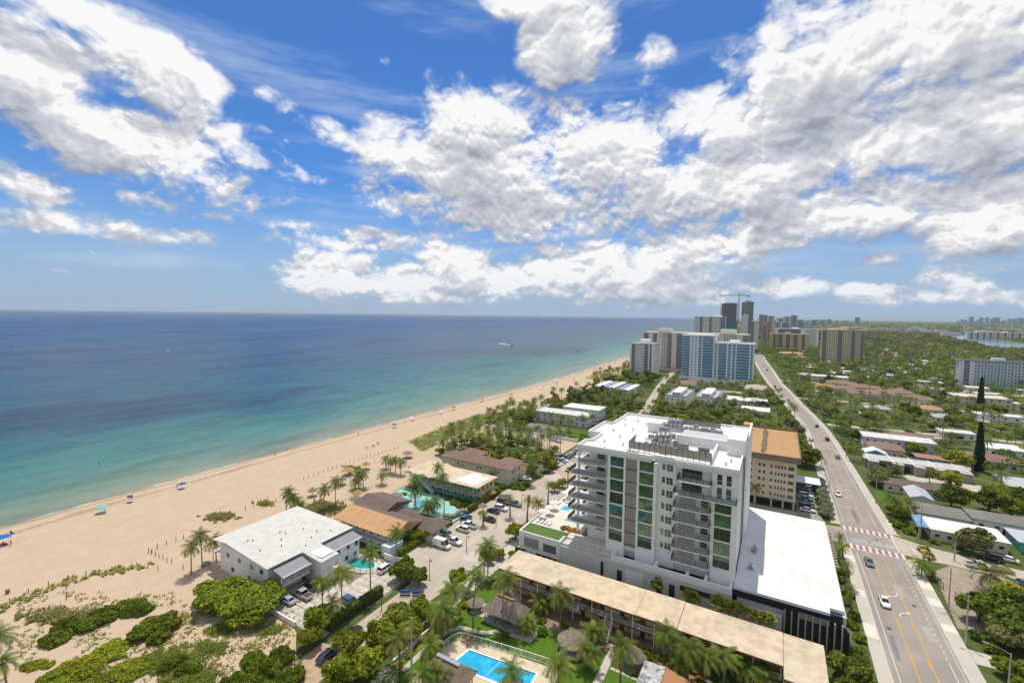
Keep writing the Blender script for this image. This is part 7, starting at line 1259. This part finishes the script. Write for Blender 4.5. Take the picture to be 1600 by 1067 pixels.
for i,c_ in enumerate(('silver','white','grey','white','navy')): car(-79.6,173.5+i*2.8,0,'sedan' if i%2 else 'suv',c_,f'{dict(silver="silver suv",white="white car",grey="grey suv",navy="navy suv")[c_]} in the small lot by the palm grove','cars in the small lot by the palm grove')
for i,c_ in enumerate(('white','silver','blue')): car(-79.6,191.5+i*2.8,0,'sedan',c_,f'{c_} car parked in the lot beside the sandy plot')
car(23.0,128.4,-PI/2,'sedan','white','white sedan driving on the near stretch of the coast road'); car(22.8,147.8,-PI/2,'sedan','grey','dark grey car approaching the brick crosswalk'); car(20.9,200.5,-PI/2,'sedan','white','white car driving between the two crosswalks'); car(25.6,254.6,PI/2,'sedan','grey','grey car heading away on the coast road'); car(24.2,289,PI/2,'suv','navy','navy suv just past the far crosswalk'); car(21.6,322,PI/2,'sedan','black','black car at the far crosswalk')
for x,y,c_ in ((-10.9,637,'navy'),(-1.2,485,'black'),(3.6,470,'grey'),(8.2,411,'silver'),(-16,690,'white')): car(x,y,PI/2+.11,'suv',c_,f'small {c_} car far down the coast road',full=False)
for i,(y,c_,k) in enumerate(((153.6,'paleblue','sedan'),(177.6,'white','sedan'),(180.6,'black','suv'),(184.0,'navy','sedan'),(188.4,'teal','sedan'),(191.8,'white','suv'),(195.4,'teal','suv'),(199,'grey','sedan'),(207.2,'black','suv'),(210.4,'navy','sedan'))): car(10.6,y,0,k,c_,f'{c_} {"suv" if k=="suv" else "car"} parked beside the beige block'+(' under the white roof edge' if y < 160 else ''),'cars beside the beige block')
car(60.1,240.8,PI/2,'sedan','silver','silver car on the grey studios forecourt'); car(62.8,240.2,PI/2,'suv','grey','grey suv on the grey studios forecourt'); car(51.6,168.0,2.9,'suv','black','black suv parked by the olive tree on the cross street'); car(55.0,169.2,2.9,'sedan','white','white sedan parked behind the black suv on the cross street'); car(54.0,155.6,.3,'sedan','blue','blue car under the palm in the gravel lot'); car(47.2,160.6,.2,'pickup','white','white pickup towing a flat trailer at the gravel lot')
tl = thing('flat_trailer','rusty flat trailer behind the white pickup', 'trailer', (51.6,161.2,0), .2); part('bed', MB().box(-2.2,2.2,-1.1,1.1,.55,.75), M('rusty_bed',(.22,.12,.09),.9,var=.5,scale=2), tl, local=True); part('drawbar', MB().bar((-2.2,0,.6),(-3.2,0,.5),.12), DARKMET, tl, local=True)
for sy in (-1,1): q = link('wheel',WHEEL,tl,(.4,sy*1.15,.33))
tr_ = thing('box_trailer','white enclosed box trailer at the gravel lot edge', 'trailer', (58.5,158.6,0), .2); part('box', MB().box(-2.4,2.4,-1.1,1.1,.5,2.4), WHITE, tr_, local=True); part('drawbar', MB().bar((-2.4,0,.6),(-3.6,0,.5),.12), DARKMET, tr_, local=True)
for sx in (-.5,.5):
    for sy in (-1,1): link('wheel',WHEEL,tr_,(sx,sy*1.12,.33))
for i,(x,y,c_) in enumerate(((18.6,416,'grey'),(19.6,406,'navy'),(20.6,398,'black'),(22.0,388.5,'red'),(29.6,315,'red'))): car(x+1.5,y,PI/2,'suv',c_,f'{c_} car parked on the pavement edge'+(' near the far crosswalk' if y < 350 else ' west of the road'),full=False)
# rental bicycles
def wheel_ring(mb, cx, r=.33, n=14): mb.tube([(cx+math.cos(6.2832*k/n)*r,0,r+math.sin(6.2832*k/n)*r) for k in range(n+1)],.03,4,cap=False)
bf = MB(); 
for a,b_ in (((-.5,0,.33),(-.1,0,.33)),((-.1,0,.33),(.38,0,.78)),((-.1,0,.33),(-.22,0,.85)),((-.22,0,.78),(.36,0,.78)),((.5,0,.33),(.36,0,.95)),((-.5,0,.33),(-.2,0,.75))): bf.bar(a,b_,.07)
bf.box(.25,.75,-.2,.2,.72,.98); BFM = bf.mesh('frame',[M('bicycle_blue',(.02,.08,.42),.4,coat=.5)]); w1_ = MB(); wheel_ring(w1_,-.5); w2_ = MB(); wheel_ring(w2_,.5); BW = (w1_.mesh('wheel',[BLACK]), w2_.mesh('wheel',[BLACK])); BS = MB().box(-.34,-.1,-.09,.09,.86,.93).mesh('saddle',[BLACK]); BH = MB().bar((.34,-.28,1.0),(.34,.28,1.0),.04).mesh('handlebar',[BLACK])
for k in range(12):
    o = thing('bicycle','blue rental bicycle with basket in the rack under the clipped trees','bicycle',(-71.6+k*.33+(.5 if k > 5 else 0),73.6+k*.22,.03),PI/2+.5,'blue rental bicycles'); link('frame',BFM,o); link('wheel',BW[0],o); link('wheel',BW[1],o); link('saddle',BS,o); link('handlebar',BH,o)
# ------------------------------------------------------------------ lamps and poles
def lamp(p, h, label, group=None, kind='ped', rz=0.0):
    o = thing('street_lamp' if kind != 'pole' else 'utility_pole', label, 'lamp' if kind != 'pole' else 'pole', p, rz, group)
    if kind == 'ped': part('post', MB().tube([(0,0,0),(0,0,.5),(0,0,h)],[.14,.09,.06],7), DARKMET, o, local=True); part('arm', MB().tube([(0,0,h-.3),(.3,0,h-.1),(.55,0,h-.35)],.035,5), DARKMET, o, local=True); part('lantern', MB().lathe([(.05,-.3+h),(.28,-.6+h),(.2,-.65+h),(0,-.65+h)],8,(.55,0,0)), DARKMET, o, local=True)
    elif kind == 'road': part('post', MB().tube([(0,0,0),(0,0,h)],[.16,.1],8), CONC, o, local=True); part('arm', MB().tube([(0,0,h-.15),(1.4,0,h+.35),(2.8,0,h+.5)],[.06,.05,.04],6), GREYMET, o, local=True); part('lamp_head', MB().box(2.6,3.4,-.14,.14,h+.42,h+.58), GREYMET, o, local=True)
    else: part('post', MB().tube([(0,0,0),(0,0,h)],[.2,.13],8), CONC, o, local=True); part('cap', MB().box(-.16,.16,-.16,.16,h,h+.25), GREYMET, o, local=True)
    return o
for px,py,h in ((671,903,4.6),(596,955,4.8),(729,862,4.6),(775,822,4.8),(815,793,4.8),(461,1066,6.0),(640,745,4.6),(862,772,4.8)): lamp(G(px,py), h, 'dark pedestrian lamp post with hooked lantern along the beach street','lamp posts along the beach street','ped',random.random()*6)
lamp(G(643,1066), 11.5, 'tall grey pole between the street verge and motel lawn', None,'pole')
lamp((34.9,133.5,0), 9.4, 'grey road lamp with arm beside the gravel lot', None,'road',PI); lamp((34.3,120.4,0), 10, 'concrete utility pole with arm beside the driveway apron', None,'road',PI*.9); q = G(1580,1019,8.6); lamp((q.x,q.y,0), 8.4, 'silver road lamp leaning over the pavement by the hedge', None,'road',PI*.95); lamp(G(1438,838), 9.2, 'thick concrete pole at the corner of the cross street', None,'pole'); lamp(G(1368,787), 8.6, 'road lamp beside the front lawn west of the road', None,'road',PI); lamp(G(1335,722), 8.6, 'road lamp in front of the grey studios', None,'road',PI); lamp(G(1322,716), 8.6, 'road lamp near the olive trees by the pavement', None,'road',PI); lamp((17.0,188,0), 8.4, 'road lamp among the silver buttonwoods', None,'road',0); lamp((17.2,225,0), 8.4, 'road lamp near the large shade tree', None,'road',0); lamp(G(1491,876), 5.0, 'short grey pole beside the cross street', None,'pole')
for y in (300,345,395,450,520,600): lamp((rk(y)+1.6,y,0), 9, 'distant road lamp on the west pavement','distant road lamps','road',PI)
for x,y,lb in ((35.0,146.6,'green'),(37.4,139.5,'grey')): solo('site_barrier', railing(MB(),(x,y,0),(x+1.2,y-4,0),1.6,1.0,.07,.25), DARKMET, f'dark mesh barrier beside the gravel lot {"palms" if lb=="green" else "lamp"}', 'fence', loc=(x,y,0))
solo('trash_bin', MB().lathe([(.35,0),(.4,.9),(.3,1.0),(0,1.0)],10,tuple(G(12,927))), M('bin_grey',(.16,.17,.17),.7), 'grey trash bin standing alone on the sand', 'bin', loc=tuple(G(12,927)))
gd = G(300,880); solo('upturned_boat', MB().lathe([(1.1,0),(.95,.5),(.5,.8),(0,.85)],14), M('grey_hull',(.27,.30,.27),.8), 'grey green upturned skiff under the beach palms', 'boat', loc=(0,0,0)).location = G(322,882)
# ------------------------------------------------------------------ beach: posts, umbrellas, people
pst = MB().tube([(0,0,-.2),(0,0,1.35)],[.09,.08],6).mesh('fence_post',[WOOD]); C = lambda x0,y0,sc,ps: [(x0+a/sc,y0+b_/sc) for a,b_ in ps]
sets = [(C(0,700,2.9075,[(675,475),(690,481),(707,492),(723,499),(741,506),(759,517),(780,526),(832,550),(757,441),(715,459),(800,424),(835,412),(1115,281),(1152,266)]),'dark wooden post of the fence by the beach palms','fence posts by the beach palms'),
 (C(300,700,2.9075,[(242,280),(280,266),(312,247),(343,238),(383,248)]),'wooden post standing in the sand behind the beach house','posts behind the beach house'),
 (C(300,700,2.9075,[(507,147),(530,138),(553,130),(575,121),(597,111),(618,104),(638,98),(657,91),(677,84),(697,77),(717,69),(737,64),(757,57),(775,50),(793,44),(812,39),(830,35),(848,30),(865,25),(882,19),(900,14),(918,9),(936,4),(830,66),(846,70),(862,73),(878,76)]),'thin wooden post in the long line across the beach','posts in the long beach line'),
 (C(0,780,3.717,[(18,655),(57,605),(165,550),(282,505),(397,468),(387,518),(500,445),(555,440),(688,408),(796,392),(860,400),(918,414),(387,585),(863,308),(880,320),(903,332),(914,285)]),'wooden post marking the planted sea oats','posts marking the sea oats')]
for ps,lb,gr in sets:
    for p in ps: o = link('fence_post', pst, None, G(*p)); tag(o, lb, 'post', gr); o.rotation_euler = (random.uniform(-.05,.05),random.uniform(-.05,.05),0)
walk = [G(512+k*4.6, 797-k*2.35) for k in range(20)]
for p in walk: o = link('walkway_post', pst, None, p); o.scale = (.9,.9,.75); tag(o, 'short post of the beach walkway behind the apartments', 'post', 'beach walkway posts')
def tiki(px,py,r,mat,label,group=None,h=2.5):
    o = thing('thatched_umbrella', label, 'umbrella', G(px,py), random.random()*6, group); part('thatch', thatch_cone(r,h-.5,h+.75,4,int(px),20), mat, o, local=True); part('pole', MB().tube([(0,0,0),(0,0,h)],.09,6), WOOD, o, local=True)
for px,py,r in ((488.5,775,1.7),(535,757,1.6)): tiki(px,py,r,THATCH,'grey thatched umbrella on the open sand','grey thatched umbrellas on the sand')
tiki(543.5,742,2.4,THATCHY,'wide golden thatched umbrella beside the scrub patch'); tiki(572,733,1.9,THATCHY,'golden thatched umbrella near the line of posts'); tiki(558.5,779,2.0,THATCHY,'golden thatched umbrella over the walkway'); tiki(555.5,788,2.0,THATCH,'grey thatched umbrella at the corner of the apartments'); tiki(619,783,2.6,THATCH,'grey thatched umbrella in the turquoise court'); tiki(637,715,2.4,THATCH,'grey thatched umbrella among palms behind the beige apartments'); tiki(768,778,1.6,THATCH,'small thatched umbrella at the yellow motel entrance'); tiki(754,800,1.6,THATCH,'small thatched roof over the boulder wall gate'); tiki(743,951,1.9,THATCH,'low grey thatched umbrella beside the large pavilion',h=1.9)
cab = MB(); n = 9
for i in range(n): 
    for k in range(5): 
        a = math.pi*i/(n-1); b_ = .5*math.pi*k/4; cab.v.append((math.cos(a)*1.7*math.cos(b_*.9), .9*math.sin(b_)-.2, math.sin(a)*1.75*math.cos(b_*.85)))
for i in range(n-1):
    for k in range(4): cab.f.append((i*5+k,(i+1)*5+k,(i+1)*5+k+1,i*5+k+1))
cab.mi = [0]*len(cab.f)
for px,py in ((574,700),(584,697),(591,693)): o = solo('beach_shell', cab, M('cream_canvas',(.66,.60,.48),.9), 'cream canvas shell shade standing on the open beach', 'beach shade', 'cream canvas shells on the beach'); o.location = G(px,py); o.rotation_euler.z = 2.6
def sunshade(px,py,c_,label,r=1.25,group=None):
    o = thing('beach_umbrella', label, 'umbrella', G(px,py), random.random()*6, group); mt = M('shade_'+c_, {'cyan':(.10,.50,.58),'blue':(.03,.12,.50),'navy':(.04,.06,.20),'white':(.65,.64,.62),'red':(.45,.06,.05)}[c_], .9); part('canopy', MB().lathe([(r,1.75),(r*.8,2.0),(r*.4,2.2),(.03,2.3)],8), mt, o, local=True); part('pole', MB().tube([(0,0,0),(0,0,2.25)],.03,5), WHITE, o, local=True); part('towel', MB().box(.3,1.1,-1.6,.2,.02,.05), mt, o, local=True); return o
sunshade(159,801,'cyan','cyan beach umbrella near the waterline',1.5); sunshade(203,784,'navy','navy umbrella lying low near the waterline',.9); sunshade(285,763,'blue','blue beach umbrella near the wet sand')
tn = thing('canopy_tent','blue square canopy tent at the edge of the wet sand', 'tent', G(3,851)); part('canopy', MB().add([(-1.6,-1.6,2.1),(1.6,-1.6,2.1),(1.6,1.6,2.1),(-1.6,1.6,2.1),(0,0,2.8)],[(0,1,4),(1,2,4),(2,3,4),(3,0,4)]), M('shade_blue',(.03,.12,.5)), tn, local=True)
for x in (-1.55,1.55):
    for y in (-1.55,1.55): part('leg', MB().tube([(x,y,0),(x,y,2.1)],.03,5), WHITE, tn, local=True)
for i,(px,py,c_) in enumerate(((616,668,'navy'),(644,657,'white'),(689,647,'white'),(709,640,'navy'),(754,627,'red'),(799,620,'blue'),(845,608,'white'),(870,601,'blue'),(897,594,'navy'),(929,577,'blue'),(945,571,'white'),(962,566,'red'))): sunshade(px,py,c_,f'{c_} beach umbrella far along the shore',1.4,'umbrellas far along the shore')
def chair_mesh(): mb = MB(); mb.box(-.3,.3,-.3,.3,.25,.32); mb.add([(-.3,.28,.3),(.3,.28,.3),(.3,.55,.95),(-.3,.55,.95),(-.3,.34,.3),(.3,.34,.3),(.3,.61,.95),(-.3,.61,.95)],[(0,1,2,3),(7,6,5,4),(0,4,5,1),(2,6,7,3),(1,5,6,2),(3,7,4,0)]); [mb.box(x-.03,x+.03,y-.03,y+.03,0,.25) for x in (-.26,.26) for y in (-.26,.26)]; return mb
chm = chair_mesh()
for px,py,c_,lb,gr in ((20,834,'navy','dark beach chair alone on the sand near the tent',None),(8,852,'red','red beach chair under the blue canopy tent',None)): o = solo('beach_chair', chm, M('shade_'+c_,(.1,.1,.2)), lb,'chair',gr); o.location = G(px,py); o.rotation_euler.z = 2.2
for k in range(4):
    o = solo('patio_chair', chm, M('salmon_plastic',(.58,.30,.22),.7), 'salmon patio chair at the small table on the pool deck','chair','salmon patio chairs'); p = G(731.5,1002); a = k*1.571+.5; o.location = (p.x+math.cos(a)*.85,p.y+math.sin(a)*.85,.1); o.rotation_euler.z = a-1.571
p = G(731.5,1002); o = solo('patio_table', MB().lathe([(.05,0),(.05,.7),(.45,.7),(.45,.75),(0,.75)],10), M('salmon_plastic',(.58,.3,.22)), 'round salmon patio table on the pool deck','table'); o.location = (p.x,p.y,.1)
for i in range(5): put_tree((-47.6+i*1.0,109.6+.5*(i%2),7.02), 1.9,'obush','orange-leaved planting on the condominium pool deck','orange planting on the pool deck')
# people: one skinned body, shared
def person_mesh():
    J = [(0,0,.95,.15),(0,0,1.2,.14),(0,0,1.42,.13),(0,0,1.55,.06),(0,0,1.66,.105),(0,0,1.74,.08),(.1,0,.9,.1),(.13,.02,.5,.075),(.13,-.05,.06,.05),(.13,.1,.03,.04),(-.1,0,.9,.1),(-.13,.06,.5,.075),(-.15,.02,.06,.05),(-.15,.16,.03,.04),(.2,0,1.4,.065),(.28,.02,1.12,.05),(.3,.1,.88,.04),(-.2,0,1.4,.065),(-.29,.0,1.12,.05),(-.3,.12,.9,.04)]
    E = [(0,1),(1,2),(2,3),(3,4),(4,5),(0,6),(6,7),(7,8),(8,9),(0,10),(10,11),(11,12),(12,13),(2,14),(14,15),(15,16),(2,17),(17,18),(18,19)]
    me = bpy.data.meshes.new('person_skeleton'); me.from_pydata([j[:3] for j in J],E,[]); o = bpy.data.objects.new('person_tmp',me); COL.objects.link(o); o.modifiers.new('skin','SKIN'); sv = me.skin_vertices[0].data
    for i,j in enumerate(J): sv[i].radius = (j[3],j[3]); sv[i].use_root = (i == 0)
    o.modifiers.new('sub','SUBSURF').levels = 1; dg = bpy.context.evaluated_depsgraph_get(); out = bpy.data.meshes.new_from_object(o.evaluated_get(dg)); bpy.data.objects.remove(o); return out
pbase = person_mesh(); SKIN = M('skin',(.42,.24,.16),.7); pm_ = {}
for c_,col_ in (('navy',(.03,.04,.1)),('red',(.4,.05,.05)),('white',(.6,.6,.58)),('black',(.03,.03,.03)),('teal',(.05,.3,.3))):
    me = pbase.copy(); me.materials.append(SKIN); me.materials.append(M('cloth_'+c_,col_,.9)); me.materials.append(M('hair_brown',(.06,.04,.025),.8))
    for p_ in me.polygons: z = p_.center.z; p_.material_index = 1 if (.72 < z < 1.0) or (c_ in ('white','teal') and 1.0 <= z < 1.45 and abs(p_.center.x) < .24) else (2 if z > 1.69 else 0)
    pm_[c_] = me
for px,py,c_,lb in ((277,762,'black','person in black shorts standing near the blue beach umbrella'),(206,780,'navy','person in navy shorts walking along the wet sand'),(155,728,'red','person in red shorts wading in the shallows'),(164,803,'white','person in a white shirt beside the cyan umbrella'),(17,853,'teal','person in a teal shirt beside the canopy tent'),(430,712,'navy','person in navy shorts strolling far along the waterline'),(560,680,'red','person in red shorts near the far waterline'),(632,662,'white','person in a white shirt by the far umbrellas')): o = link('person', pm_[c_], None, G(px,py)); o.rotation_euler.z = random.random()*6; tag(o, lb, 'person')
for i in range(14): y = 330+i*30; o = link('person', pm_[random.choice(list(pm_))], None, (coast(y)+random.uniform(1,14),y,.03)); tag(o, 'tiny beachgoer far down the beach', 'person', 'beachgoers far down the beach')
# ------------------------------------------------------------------ boats
def boat(px,py,rz,label,s=1.0,wake=0):
    o = thing('motor_boat', label, 'boat', G(px,py,-.3), rz); hull = MB(); sec = []
    for x,w,z in ((-4,1.3,1.0),(-1,1.45,1.1),(2,1.2,1.25),(4,.5,1.5),(4.8,.05,1.6)): sec.append([(x*s,-w*s,z*s),(x*s,0,-.3*s),(x*s,w*s,z*s)])
    hull.add([p for q in sec for p in q],[(0,1,2)]+[f_ for i in range(4) for f_ in ((i*3,i*3+3,i*3+4,i*3+1),(i*3+1,i*3+4,i*3+5,i*3+2),(i*3+2,i*3+5,i*3+3,i*3))]); part('hull', hull, WHITE, o, local=True); part('cabin', MB().box(-1.2*s,1.4*s,-.8*s,.8*s,1.0*s,2.2*s), M('boat_cabin',(.5,.5,.52),.5), o, local=True); part('windscreen', MB().box(1.4*s,1.5*s,-.75*s,.75*s,1.4*s,2.1*s), CGL, o, local=True)
    if wake: part('wake', MB().add([(-4*s,-.8*s,.05),(-4*s,.8*s,.05),(-wake,wake*.07,.05),(-wake,-wake*.07,.05)],[(0,1,2,3)]), M('wake_foam',(.7,.72,.72),.8), o, local=True)
boat(18,541,.4,'white motor boat idling off the beach'); boat(262,549.5,2.8,'white motor boat farther along the shore',.9); boat(800,539.5,-.6,'speeding white motor boat with a long wake',1.1,70); boat(330,496.5,2.6,'tiny white boat with wake near the horizon',1.6,110); boat(560,505,2.6,'small white boat with wake far offshore',1.4,80); boat(903,548,.5,'small dark-looking boat off the far beach',.8); boat(1022,497.5,0,'freighter-like boat on the horizon',9)

# ------------------------------------------------------------------ sea air
hm = bpy.data.materials.new('sea_air'); hm.use_nodes = True; hm.node_tree.nodes.clear(); t = NT(hm.node_tree); pvn = t.n('ShaderNodeVolumePrincipled'); mo_ = t.n('ShaderNodeOutputMaterial'); hm.node_tree.links.new(pvn.outputs[0], mo_.inputs['Volume'])
pvn.inputs['Color'].default_value = (.72,.84,.97,1); pvn.inputs['Density'].default_value = 4.5e-5; pvn.inputs['Anisotropy'].default_value = .2
o = link('haze', MB().box(-72000,72000,-7000,72000,-3,128).mesh('haze',[hm])); tag(o, 'thin pale sea air over the whole coast', 'haze', None, 'stuff')
